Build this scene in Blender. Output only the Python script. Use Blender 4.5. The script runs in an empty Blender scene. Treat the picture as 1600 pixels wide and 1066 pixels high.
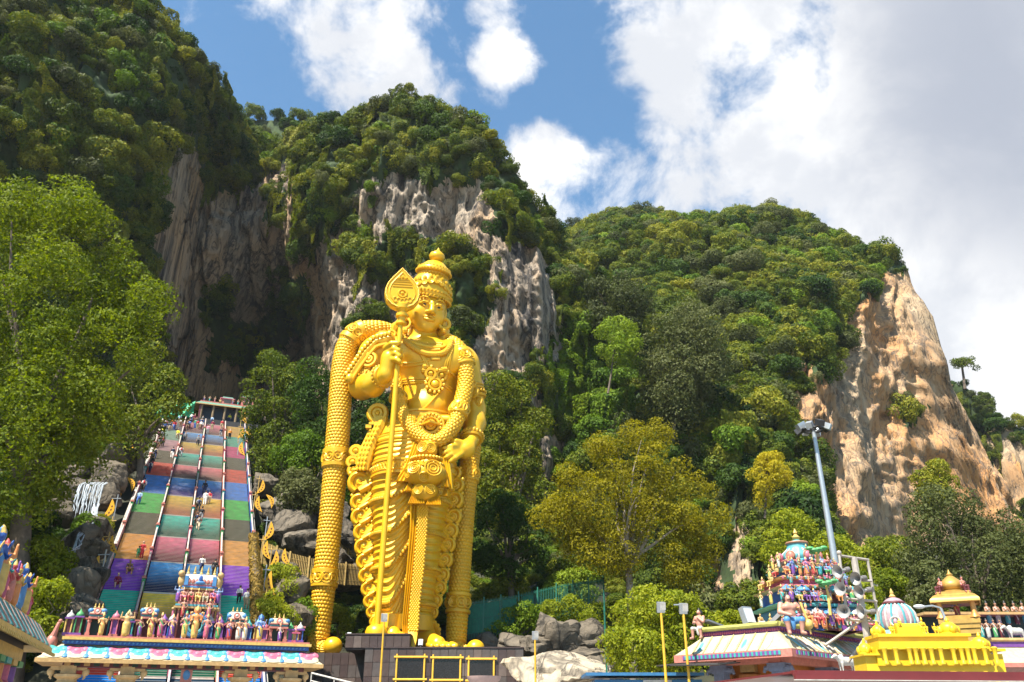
import bpy, math, random
import numpy as np
from mathutils import Vector, Matrix
from mathutils.bvhtree import BVHTree

# ------------------------------------------------------------------ camera, sky, sun, exposure
scene = bpy.context.scene
COL = scene.collection
F = 1280.0
TH = math.atan(F / 2733.0)
CT, ST = math.cos(TH), math.sin(TH)
EYE = 1.7
cam_data = bpy.data.cameras.new("camera")
cam_data.sensor_width = 36.0
cam_data.lens = F / 1600.0 * 36.0
cam_data.clip_start = 0.1
cam_data.clip_end = 6000.0
cam = bpy.data.objects.new("camera", cam_data)
cam.location = (0, 0, EYE)
cam.rotation_euler = (math.pi / 2 + TH, 0, 0)
COL.objects.link(cam)
scene.camera = cam

SUN_EL = math.radians(58)
SUN_H = Vector((-0.58, -0.81, 0)).normalized()
SUN_DIR = Vector((SUN_H.x * math.cos(SUN_EL), SUN_H.y * math.cos(SUN_EL), math.sin(SUN_EL)))
sun_data = bpy.data.lights.new("sun", "SUN")
sun_data.energy = 5.0
sun_data.angle = math.radians(0.55)
sun_data.color = (1.0, 0.94, 0.82)
sun = bpy.data.objects.new("sun", sun_data)
sun.rotation_euler = SUN_DIR.to_track_quat('Z', 'Y').to_euler()
sun.location = (0, -20, 200)
COL.objects.link(sun)

vs = scene.view_settings
vs.view_transform = 'Standard'
vs.look = 'None'
vs.exposure = 1.5
vs.gamma = 1.0
vs.use_curve_mapping = False
scene.cycles.max_bounces = 6
scene.cycles.transparent_max_bounces = 8
scene.cycles.diffuse_bounces = 3
scene.cycles.use_denoising = True

def pdir(px, py):
    a = (px - 800) / F
    b = (533 - py) / F
    return Vector((a, CT - ST * b, ST + CT * b)).normalized()

def P(px, py, D):
    """world point seen at photo pixel (px, py) at distance Y = D"""
    a = (px - 800) / F
    b = (533 - py) / F
    y = CT - ST * b
    return Vector((a / y * D, D, (ST + CT * b) / y * D + EYE))

def projn(V):
    """photo pixels of an array of world points"""
    z = V[:, 2] - EYE
    d = V[:, 1] * CT + z * ST
    u = -V[:, 1] * ST + z * CT
    return 800 + F * V[:, 0] / d, 533 - F * u / d

# ------------------------------------------------------------------ sky: Nishita + cumulus built from noise on the view direction
world = bpy.data.worlds.new("World")
scene.world = world
world.use_nodes = True
wt = world.node_tree
wt.nodes.clear()
def wn(t, **k):
    n = wt.nodes.new(t)
    for a, b in k.items():
        setattr(n, a, b)
    return n
def wl(a, b):
    wt.links.new(a, b)
def wmath(op, a, b=None, clamp=False):
    n = wn("ShaderNodeMath", operation=op, use_clamp=clamp)
    for i, v in enumerate((a, b)):
        if v is None:
            continue
        if isinstance(v, (int, float)):
            n.inputs[i].default_value = v
        else:
            wl(v, n.inputs[i])
    return n.outputs[0]
out = wn("ShaderNodeOutputWorld")
bg = wn("ShaderNodeBackground")
bg.inputs[1].default_value = 0.066
wl(bg.outputs[0], out.inputs[0])
sky = wn("ShaderNodeTexSky", sky_type='NISHITA', sun_disc=False)
sky.sun_elevation = SUN_EL
sky.sun_rotation = math.atan2(SUN_H.x, SUN_H.y)
sky.air_density = 1.0
sky.dust_density = 0.4
sky.ozone_density = 2.2
tc = wn("ShaderNodeTexCoord")
dirv = tc.outputs["Generated"]
def noise(scale, detail, rough, dist=0.0, off=(0, 0, 0), sc=(1, 1, 1)):
    mp = wn("ShaderNodeMapping")
    mp.inputs["Location"].default_value = off
    mp.inputs["Scale"].default_value = sc
    wl(dirv, mp.inputs["Vector"])
    n = wn("ShaderNodeTexNoise")
    n.inputs["Scale"].default_value = scale
    n.inputs["Detail"].default_value = detail
    n.inputs["Roughness"].default_value = rough
    n.inputs["Distortion"].default_value = dist
    wl(mp.outputs[0], n.inputs["Vector"])
    return n.outputs[0]
# banks of cloud: (pixel, angular radius in deg, weight)
BANKS = [((470, 10), 4.5, .8), ((560, 60), 6.0, .95), ((650, 110), 4.5, .7), ((690, 30), 3, .4),
         ((782, 20), 2.6, .8), ((785, 85), 3.0, .85), ((775, 130), 2.2, .6), ((385, 58), 1.3, .6), ((270, 5), 2.0, .6),
         ((990, 30), 4.0, .7), ((1005, 95), 2.4, .6), ((1130, 60), 7.5, 1.0), ((1100, 170), 5.5, 1.0), ((1230, 170), 9, 1.0),
         ((1180, 280), 6.5, .9), ((1400, 230), 13, 1.15), ((1560, 120), 13, 1.35), ((1600, 340), 15, 1.35), ((860, 285), 4.6, 1.05),
         ((950, 305), 4.5, 1.0), ((1050, 315), 4.0, .9), ((1450, 420), 12, 1.2), ((1560, 520), 14, 1.4), ((1600, -150), 16, 1.0), ((300, -200), 9, .6),
         ((-300, 0), 12, .8), ((2100, 300), 20, .9)]
acc = None
for (bx, by), rad, w in BANKS:
    dn = wn("ShaderNodeVectorMath", operation='DOT_PRODUCT')
    wl(dirv, dn.inputs[0])
    dn.inputs[1].default_value = pdir(bx, by)
    mr = wn("ShaderNodeMapRange", interpolation_type='SMOOTHSTEP')
    wl(dn.outputs["Value"], mr.inputs[0])
    mr.inputs[1].default_value = math.cos(math.radians(rad * 1.35))
    mr.inputs[2].default_value = math.cos(math.radians(rad * 0.25))
    mr.inputs[3].default_value = 0.0
    mr.inputs[4].default_value = w
    acc = mr.outputs[0] if acc is None else wmath('MAXIMUM', acc, mr.outputs[0])
n1 = noise(9.0, 9.0, 0.62, 0.25, (3.1, 1.7, 0.4))
n2 = noise(5.5, 7.0, 0.6, 0.3, (7.7, 2.2, 1.3))
dens = wmath('ADD', wmath('MULTIPLY', acc, 0.72), wmath('MULTIPLY', wmath('SUBTRACT', n1, 0.5), 1.55))
mask = wn("ShaderNodeMapRange", interpolation_type='SMOOTHSTEP')
wl(dens, mask.inputs[0])
mask.inputs[1].default_value = 0.40
mask.inputs[2].default_value = 0.74
thick = wn("ShaderNodeMapRange", interpolation_type='SMOOTHSTEP')
wl(wmath('ADD', wmath('MULTIPLY', n2, 1.0), wmath('MULTIPLY', n1, 0.25)), thick.inputs[0])
thick.inputs[1].default_value = 0.52
thick.inputs[2].default_value = 0.76
# the cloud deck turns to a dull grey veil towards the right
dn = wn("ShaderNodeVectorMath", operation='DOT_PRODUCT')
wl(dirv, dn.inputs[0])
dn.inputs[1].default_value = pdir(1720, 90)
veil = wn("ShaderNodeMapRange", interpolation_type='SMOOTHSTEP')
wl(dn.outputs["Value"], veil.inputs[0])
veil.inputs[1].default_value = math.cos(math.radians(17))
veil.inputs[2].default_value = math.cos(math.radians(5))
ccol = wn("ShaderNodeMixRGB")
ccol.inputs[1].default_value = (6.6, 6.55, 6.5, 1)
ccol.inputs[2].default_value = (4.5, 4.65, 4.95, 1)
wl(thick.outputs[0], ccol.inputs[0])
ccol2 = wn("ShaderNodeMixRGB")
wl(wmath('MULTIPLY', veil.outputs[0], 0.85), ccol2.inputs[0])
wl(ccol.outputs[0], ccol2.inputs[1])
ccol2.inputs[2].default_value = (2.5, 2.75, 3.3, 1)
skyt = wn("ShaderNodeMixRGB", blend_type='MULTIPLY')
skyt.inputs[0].default_value = 1.0
wl(sky.outputs[0], skyt.inputs[1])
skyt.inputs[2].default_value = (1.0, 1.27, 1.27, 1)
mixc = wn("ShaderNodeMixRGB")
wl(mask.outputs[0], mixc.inputs[0])
wl(skyt.outputs[0], mixc.inputs[1])
wl(ccol2.outputs[0], mixc.inputs[2])
wl(mixc.outputs[0], bg.inputs[0])
# ------------------------------------------------------------------ numeric helpers
rng = np.random.default_rng(11)
random.seed(5)

def hash3(ix, iy, iz, seed=0):
    with np.errstate(over='ignore'):
        n = (ix.astype(np.uint32) * np.uint32(374761393) + iy.astype(np.uint32) * np.uint32(668265263)
             + iz.astype(np.uint32) * np.uint32(2246822519) + np.uint32(seed * 1013904223 & 0xffffffff))
        n = (n ^ (n >> np.uint32(13))) * np.uint32(1274126177)
        n = n ^ (n >> np.uint32(16))
    return n.astype(np.float64) / 4294967295.0

def vnoise(x, y, z, seed=0):
    x, y, z = np.broadcast_arrays(np.asarray(x, float), np.asarray(y, float), np.asarray(z, float))
    ix, iy, iz = np.floor(x).astype(np.int64), np.floor(y).astype(np.int64), np.floor(z).astype(np.int64)
    fx, fy, fz = x - ix, y - iy, z - iz
    fx, fy, fz = [t * t * (3 - 2 * t) for t in (fx, fy, fz)]
    r = 0
    for dx in (0, 1):
        for dy in (0, 1):
            for dz in (0, 1):
                w = (fx if dx else 1 - fx) * (fy if dy else 1 - fy) * (fz if dz else 1 - fz)
                r = r + w * hash3(ix + dx, iy + dy, iz + dz, seed)
    return r * 2 - 1

def fbm(x, y, z, octv=4, seed=0, gain=0.5):
    a, s, r = 1.0, 1.0, 0
    for o in range(octv):
        r = r + a * vnoise(x * s, y * s, z * s, seed + o)
        a *= gain
        s *= 2.03
    return r

def ridge(x, y, z, octv=4, seed=0, gain=0.5):
    a, s, r = 1.0, 1.0, 0
    for o in range(octv):
        r = r + a * (1 - np.abs(vnoise(x * s, y * s, z * s, seed + o)) * 2)
        a *= gain
        s *= 2.03
    return r

def sstep(x, a, b):
    t = np.clip((np.asarray(x, float) - a) / (b - a), 0, 1)
    return t * t * (3 - 2 * t)

def inpoly(px, py, poly):
    r = np.zeros(px.shape, bool)
    n = len(poly)
    j = n - 1
    for i in range(n):
        xi, yi = poly[i]
        xj, yj = poly[j]
        c = ((yi > py) != (yj > py)) & (px < (xj - xi) * (py - yi) / (yj - yi + 1e-9) + xi)
        r ^= c
        j = i
    return r

# ------------------------------------------------------------------ object helpers
def mesh_np(name, V, faces, mats=(), midx=None, smooth=True, attrs=None):
    """faces: list of (n,k) int arrays"""
    me = bpy.data.meshes.new(name)
    V = np.asarray(V, np.float32)
    me.vertices.add(len(V))
    me.vertices.foreach_set("co", V.ravel())
    faces = [np.asarray(f, np.int32) for f in faces if len(f)]
    nl = sum(f.size for f in faces)
    npoly = sum(len(f) for f in faces)
    me.loops.add(nl)
    me.loops.foreach_set("vertex_index", np.concatenate([f.ravel() for f in faces]))
    me.polygons.add(npoly)
    tot = np.concatenate([np.full(len(f), f.shape[1], np.int32) for f in faces])
    st = np.concatenate([[0], np.cumsum(tot)[:-1]]).astype(np.int32)
    me.polygons.foreach_set("loop_start", st)
    if midx is not None:
        me.polygons.foreach_set("material_index", np.asarray(midx, np.int32))
    if smooth:
        me.polygons.foreach_set("use_smooth", np.ones(npoly, bool))
    for m in mats:
        me.materials.append(m)
    me.update(calc_edges=True)
    for k, (dom, val) in (attrs or {}).items():
        a = me.attributes.new(k, 'FLOAT', dom)
        a.data.foreach_set("value", np.asarray(val, np.float32))
    return me

def link(name, me, parent=None, loc=None, rot=None, scale=None):
    o = bpy.data.objects.new(name, me)
    COL.objects.link(o)
    if parent is not None:
        o.parent = parent
    if loc is not None:
        o.location = loc
    if rot is not None:
        o.rotation_euler = rot
    if scale is not None:
        o.scale = scale if hasattr(scale, '__len__') else (scale,) * 3
    return o

def tag(o, label=None, cat=None, group=None, kind=None):
    for k, v in (('label', label), ('category', cat), ('group', group), ('kind', kind)):
        if v:
            o[k] = v
    return o

def thing(name, label, cat, loc=(0, 0, 0), rot=None, group=None):
    o = link(name, None, None, loc, rot)
    return tag(o, label, cat, group)

def set_slots(o, mats):
    for i, m in enumerate(mats):
        o.material_slots[i].link = 'OBJECT'
        o.material_slots[i].material = m

class MB:
    """collects shapes, links them as one mesh object"""
    def __init__(s):
        s.V, s.F, s.M, s.n = [], [], [], 0
    def add(s, V, faces, m=0):
        V = np.asarray(V, float).reshape(-1, 3)
        for f in faces:
            s.F.append([i + s.n for i in f])
            s.M.append(m)
        s.V.append(V)
        s.n += len(V)
        return s
    def box(s, c, d, m=0, rz=0.0, rx=0.0, ry=0.0, taper=1.0):
        x, y, z = [t / 2 for t in d]
        V = np.array([(-x, -y, -z), (x, -y, -z), (x, y, -z), (-x, y, -z)] +
                     [(-x * taper, -y * taper, z), (x * taper, -y * taper, z), (x * taper, y * taper, z), (-x * taper, y * taper, z)])
        if rz or rx or ry:
            R = np.array(Matrix.Rotation(rz, 3, 'Z') @ Matrix.Rotation(ry, 3, 'Y') @ Matrix.Rotation(rx, 3, 'X'))
            V = V @ R.T
        return s.add(V + np.array(c), [(0, 3, 2, 1), (4, 5, 6, 7), (0, 1, 5, 4), (1, 2, 6, 5), (2, 3, 7, 6), (3, 0, 4, 7)], m)
    def tube(s, pts, r, m=0, n=8, cap=True, flat=1.0):
        pts = [Vector(p) for p in pts]
        rr = r if hasattr(r, '__len__') else [r] * len(pts)
        V = []
        prev = None
        for i, p in enumerate(pts):
            t = (pts[min(i + 1, len(pts) - 1)] - pts[max(i - 1, 0)])
            t = t.normalized() if t.length > 1e-9 else Vector((0, 0, 1))
            if prev is None:
                a = Vector((0, 1, 0)) if abs(t.y) < 0.9 else Vector((1, 0, 0))
                u = t.cross(a).normalized()
            else:
                u = (prev - t * prev.dot(t))
                u = u.normalized() if u.length > 1e-6 else t.orthogonal().normalized()
            prev = u
            w = t.cross(u)
            for k in range(n):
                an = 2 * math.pi * k / n
                V.append(p + (u * math.cos(an) + w * math.sin(an) * flat) * rr[i])
        Fs = []
        for i in range(len(pts) - 1):
            for k in range(n):
                a, b = i * n + k, i * n + (k + 1) % n
                Fs.append((a, b, b + n, a + n))
        if cap:
            Fs.append(tuple(range(n))[::-1])
            Fs.append(tuple((len(pts) - 1) * n + k for k in range(n)))
        return s.add(V, Fs, m)
    def lathe(s, prof, c=(0, 0, 0), m=0, n=16, sq=False, sy=1.0, ph=0.0):
        V, Fs = [], []
        for r, z in prof:
            for k in range(n):
                an = 2 * math.pi * (k + (0.5 if sq else 0)) / n + ph
                q = r * (1 / max(abs(math.cos(an)), abs(math.sin(an))) if sq and n > 4 else (math.sqrt(2) if sq else 1))
                V.append((c[0] + q * math.cos(an), c[1] + q * math.sin(an) * sy, c[2] + z))
        for i in range(len(prof) - 1):
            for k in range(n):
                a, b = i * n + k, i * n + (k + 1) % n
                Fs.append((a, b, b + n, a + n))
        Fs.append(tuple(range(n))[::-1])
        Fs.append(tuple((len(prof) - 1) * n + k for k in range(n)))
        return s.add(V, Fs, m)
    def ball(s, c, r, m=0, n=8, rz=0.0):
        r = r if hasattr(r, '__len__') else (r, r, r)
        k2 = max(4, n // 2 + 1)
        V, Fs = [], []
        for i in range(1, k2):
            th = math.pi * i / k2
            for k in range(n):
                an = 2 * math.pi * k / n
                x, y = r[0] * math.sin(th) * math.cos(an), r[1] * math.sin(th) * math.sin(an)
                if rz:
                    x, y = x * math.cos(rz) - y * math.sin(rz), x * math.sin(rz) + y * math.cos(rz)
                V.append((c[0] + x, c[1] + y, c[2] - r[2] * math.cos(th)))
        b = len(V)
        V += [(c[0], c[1], c[2] - r[2]), (c[0], c[1], c[2] + r[2])]
        for i in range(k2 - 2):
            for k in range(n):
                a, q = i * n + k, i * n + (k + 1) % n
                Fs.append((a, q, q + n, a + n))
        for k in range(n):
            Fs.append((b, (k + 1) % n, k))
            o = (k2 - 2) * n
            Fs.append((b + 1, o + k, o + (k + 1) % n))
        return s.add(V, Fs, m)
    def ring(s, c, R, r, nrm=(0, -1, 0), m=0, n=20, k=6, sq=1.0):
        nrm = Vector(nrm).normalized()
        u = nrm.orthogonal().normalized()
        if abs(nrm.z) < 0.9:
            u = Vector((0, 0, 1)).cross(nrm).normalized()
        w = nrm.cross(u)
        V, Fs = [], []
        for i in range(n):
            a = 2 * math.pi * i / n
            d = u * math.cos(a) + w * math.sin(a) * sq
            for j in range(k):
                b = 2 * math.pi * j / k
                V.append(Vector(c) + d * (R + r * math.cos(b)) + nrm * (r * math.sin(b)))
        for i in range(n):
            for j in range(k):
                Fs.append((i * k + j, ((i + 1) % n) * k + j, ((i + 1) % n) * k + (j + 1) % k, i * k + (j + 1) % k))
        return s.add(V, Fs, m)
    def prism(s, poly, y0, y1, m=0):
        """polygon in x,z extruded along y"""
        n = len(poly)
        V = [(p[0], y0, p[1]) for p in poly] + [(p[0], y1, p[1]) for p in poly]
        Fs = [tuple(range(n)), tuple(range(2 * n - 1, n - 1, -1))]
        for i in range(n):
            j = (i + 1) % n
            Fs.append((i, i + n, j + n, j))
        return s.add(V, Fs, m)
    def sweep(s, prof, pts, m=0, closed=False):
        """profile (out, z) swept along a horizontal path of (x, y); out = to the right of travel"""
        pts = [Vector((p[0], p[1], 0)) for p in pts]
        n, k = len(pts), len(prof)
        V, Fs = [], []
        for i in range(n):
            a = pts[i - 1] if (i or closed) else pts[i]
            b = pts[(i + 1) % n] if (i < n - 1 or closed) else pts[i]
            d0 = (pts[i] - a).normalized() if (pts[i] - a).length else None
            d1 = (b - pts[i]).normalized() if (b - pts[i]).length else None
            d0 = d0 or d1
            d1 = d1 or d0
            n0, n1 = Vector((d0.y, -d0.x, 0)), Vector((d1.y, -d1.x, 0))
            nn = (n0 + n1).normalized()
            nn = nn / max(0.3, nn.dot(n0))
            for o, z in prof:
                V.append(pts[i] + nn * o + Vector((0, 0, z)))
        for i in range(n if closed else n - 1):
            for j in range(k - 1):
                a, b = i * k + j, ((i + 1) % n) * k + j
                Fs.append((a, b, b + 1, a + 1))
        return s.add(V, Fs, m)
    def xform(s, M):
        M = np.array(M)
        s.V = [v @ M[:3, :3].T + M[:3, 3] for v in s.V]
        return s
    def mesh(s, name, mats, smooth=False):
        me = bpy.data.meshes.new(name)
        V = np.concatenate(s.V) if s.V else np.zeros((0, 3))
        me.from_pydata(V.tolist(), [], s.F)
        mats = mats if isinstance(mats, (list, tuple)) else [mats]
        for m in mats:
            me.materials.append(m)
        me.polygons.foreach_set("material_index", np.array(s.M, np.int32))
        if smooth:
            me.polygons.foreach_set("use_smooth", np.ones(len(s.F), bool))
            try:
                me.set_sharp_from_angle(angle=math.radians(smooth if smooth is not True else 40))
            except Exception:
                pass
        me.update()
        return me
    def build(s, name, mats, parent=None, smooth=False, **k):
        return link(name, s.mesh(name, mats, smooth), parent, **k)

# ------------------------------------------------------------------ soft-blended solids (for bodies) and their skin
class Sculpt:
    def __init__(s):
        s.p = []
    def ell(s, c, r, k=0.3, m=0, R=None, op='+'):
        s.p.append(('e', np.array(c, float), np.array(r, float), k, m, None if R is None else np.array(R), op))
        return s
    def cap(s, a, b, ra, rb=None, k=0.3, m=0, op='+'):
        s.p.append(('c', np.array(a, float), np.array(b, float), (ra, ra if rb is None else rb), k, m, op))
        return s
    def chain(s, pts, rr, k=0.3, m=0):
        for i in range(len(pts) - 1):
            s.cap(pts[i], pts[i + 1], rr[i], rr[i + 1], k, m)
        return s
    @staticmethod
    def dist(p, X, Y, Z):
        if p[0] == 'e':
            x, y, z = X - p[1][0], Y - p[1][1], Z - p[1][2]
            if p[5] is not None:
                R = p[5]
                x, y, z = [R[0, i] * x + R[1, i] * y + R[2, i] * z for i in range(3)]
            r = p[2]
            k0 = np.sqrt((x / r[0]) ** 2 + (y / r[1]) ** 2 + (z / r[2]) ** 2)
            k1 = np.sqrt((x / r[0] ** 2) ** 2 + (y / r[1] ** 2) ** 2 + (z / r[2] ** 2) ** 2)
            return k0 * (k0 - 1) / np.maximum(k1, 1e-6)
        a, b, (ra, rb) = p[1], p[2], p[3]
        d = b - a
        L = max(d @ d, 1e-9)
        x, y, z = X - a[0], Y - a[1], Z - a[2]
        t = np.clip((x * d[0] + y * d[1] + z * d[2]) / L, 0, 1)
        return np.sqrt((x - t * d[0]) ** 2 + (y - t * d[1]) ** 2 + (z - t * d[2]) ** 2) - (ra + (rb - ra) * t)
    def bb(s, p):
        if p[0] == 'e':
            r = p[2].max() if p[5] is not None else p[2]
            return p[1] - r, p[1] + r
        r = max(p[3])
        return np.minimum(p[1], p[2]) - r, np.maximum(p[1], p[2]) + r
    def skin(s, vox):
        B = [s.bb(p) for p in s.p if p[6] == '+']
        lo = np.min([b[0] for b in B], 0) - 3 * vox
        hi = np.max([b[1] for b in B], 0) + 3 * vox
        n = np.ceil((hi - lo) / vox).astype(int) + 1
        ax = [lo[i] + np.arange(n[i]) * vox for i in range(3)]
        g = np.full(n, 9.0, np.float32)
        for p in s.p:
            k = p[4] if p[0] == 'c' else p[3]
            op = p[6]
            l, h = s.bb(p)
            mg = 2 * vox + 2.2 * k
            i0 = np.maximum(0, np.floor((l - mg - lo) / vox).astype(int))
            i1 = np.minimum(n, np.ceil((h + mg - lo) / vox).astype(int) + 1)
            sl = tuple(slice(a, b) for a, b in zip(i0, i1))
            if any(a >= b for a, b in zip(i0, i1)):
                continue
            X = ax[0][sl[0]][:, None, None]
            Y = ax[1][sl[1]][None, :, None]
            Z = ax[2][sl[2]][None, None, :]
            d = s.dist(p, X, Y, Z)
            cur = g[sl]
            if op == '-':
                hh = np.clip(0.5 - 0.5 * (d + cur) / k, 0, 1)
                g[sl] = cur * (1 - hh) + (-d) * hh + k * hh * (1 - hh)
            else:
                hh = np.clip(0.5 + 0.5 * (d - cur) / k, 0, 1)
                g[sl] = d * (1 - hh) + cur * hh - k * hh * (1 - hh)
        V, Q = surface_nets(g, lo, vox)
        C = V[Q].mean(1)
        best = np.full(len(C), 1e9)
        mi = np.zeros(len(C), np.int32)
        for p in s.p:
            if p[6] == '-':
                continue
            d = s.dist(p, C[:, 0], C[:, 1], C[:, 2])
            w = d < best
            best[w] = d[w]
            mi[w] = p[5] if p[0] == 'c' else p[4]
        return V, Q, mi

def surface_nets(g, lo, vox):
    s = g < 0
    nx, ny, nz = g.shape
    cnt = np.zeros((nx - 1, ny - 1, nz - 1), np.int8)
    for a in (0, 1):
        for b in (0, 1):
            for c in (0, 1):
                cnt += s[a:nx - 1 + a, b:ny - 1 + b, c:nz - 1 + c]
    act = (cnt > 0) & (cnt < 8)
    I, J, K = np.nonzero(act)
    idx = np.full(act.shape, -1, np.int64)
    idx[I, J, K] = np.arange(len(I))
    acc = np.zeros((len(I), 3))
    num = np.zeros(len(I))
    for axis in range(3):
        o1, o2 = [t for t in range(3) if t != axis]
        for a in (0, 1):
            for b in (0, 1):
                off = [0, 0, 0]
                off[o1], off[o2] = a, b
                off2 = list(off)
                off2[axis] = 1
                A = g[I + off[0], J + off[1], K + off[2]]
                Bv = g[I + off2[0], J + off2[1], K + off2[2]]
                w = (A < 0) != (Bv < 0)
                t = np.where(w, A / np.where(w, A - Bv, 1), 0)
                pos = np.array(off, float)[None, :].repeat(len(I), 0)
                pos[:, axis] = t
                acc[w] += pos[w]
                num[w] += 1
    V = (np.stack([I, J, K], 1) + acc / num[:, None]) * vox + lo
    Q = []
    for axis in range(3):
        o1, o2 = [(1, 2), (2, 0), (0, 1)][axis]
        A = np.take(s, range(0, s.shape[axis] - 1), axis)
        Bm = np.take(s, range(1, s.shape[axis]), axis)
        e = np.argwhere(A != Bm)
        e = e[(e[:, o1] > 0) & (e[:, o2] > 0) & (e[:, o1] < s.shape[o1] - 1) & (e[:, o2] < s.shape[o2] - 1)]
        ins = A[e[:, 0], e[:, 1], e[:, 2]]
        def cell(d1, d2):
            q = e.copy()
            q[:, o1] -= d1
            q[:, o2] -= d2
            return idx[q[:, 0], q[:, 1], q[:, 2]]
        q = np.stack([cell(1, 1), cell(0, 1), cell(0, 0), cell(1, 0)], 1)
        q[~ins] = q[~ins][:, ::-1]
        Q.append(q)
    return V, np.concatenate(Q)

# ------------------------------------------------------------------ materials
MATS = {}
def nodes_of(m):
    m.use_nodes = True
    nt = m.node_tree
    return nt, nt.nodes["Principled BSDF"]

def mat(name, col, rough=0.6, metal=0.0, var=0.18, vscale=3.0, bump=0.0, bscale=20.0, spec=0.4, dirt=0.0):
    if name in MATS:
        return MATS[name]
    col = tuple(x * .84 for x in col)
    m = bpy.data.materials.new(name)
    nt, b = nodes_of(m)
    b.inputs["Roughness"].default_value = rough
    b.inputs["Metallic"].default_value = metal
    b.inputs["Specular IOR Level"].default_value = spec
    tcn = nt.nodes.new("ShaderNodeTexCoord")
    nz = nt.nodes.new("ShaderNodeTexNoise")
    nz.inputs["Scale"].default_value = vscale
    nz.inputs["Detail"].default_value = 6
    nz.inputs["Roughness"].default_value = 0.65
    nt.links.new(tcn.outputs["Object"], nz.inputs["Vector"])
    mr = nt.nodes.new("ShaderNodeMapRange")
    mr.inputs[1].default_value = 0.3
    mr.inputs[2].default_value = 0.7
    mr.inputs[3].default_value = 1 - var
    mr.inputs[4].default_value = 1 + var * 0.6
    nt.links.new(nz.outputs[0], mr.inputs[0])
    mx = nt.nodes.new("ShaderNodeMixRGB")
    mx.blend_type = 'MULTIPLY'
    mx.inputs[0].default_value = 1
    mx.inputs[1].default_value = (*col, 1)
    nt.links.new(mr.outputs[0], mx.inputs[2])
    last = mx.outputs[0]
    if dirt:
        n3 = nt.nodes.new("ShaderNodeTexNoise")
        n3.inputs["Scale"].default_value = vscale * 0.35
        n3.inputs["Detail"].default_value = 8
        n3.inputs["Roughness"].default_value = 0.75
        nt.links.new(tcn.outputs["Object"], n3.inputs["Vector"])
        r3 = nt.nodes.new("ShaderNodeMapRange")
        r3.inputs[1].default_value = 0.5
        r3.inputs[2].default_value = 0.72
        r3.inputs[4].default_value = dirt
        nt.links.new(n3.outputs[0], r3.inputs[0])
        m3 = nt.nodes.new("ShaderNodeMixRGB")
        m3.inputs[2].default_value = (0.09, 0.075, 0.055, 1)
        nt.links.new(r3.outputs[0], m3.inputs[0])
        nt.links.new(last, m3.inputs[1])
        last = m3.outputs[0]
    nt.links.new(last, b.inputs["Base Color"])
    if bump:
        n2 = nt.nodes.new("ShaderNodeTexNoise")
        n2.inputs["Scale"].default_value = bscale
        n2.inputs["Detail"].default_value = 5
        nt.links.new(tcn.outputs["Object"], n2.inputs["Vector"])
        bp = nt.nodes.new("ShaderNodeBump")
        bp.inputs["Strength"].default_value = bump
        nt.links.new(n2.outputs[0], bp.inputs["Height"])
        nt.links.new(bp.outputs[0], b.inputs["Normal"])
    MATS[name] = m
    return m

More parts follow.
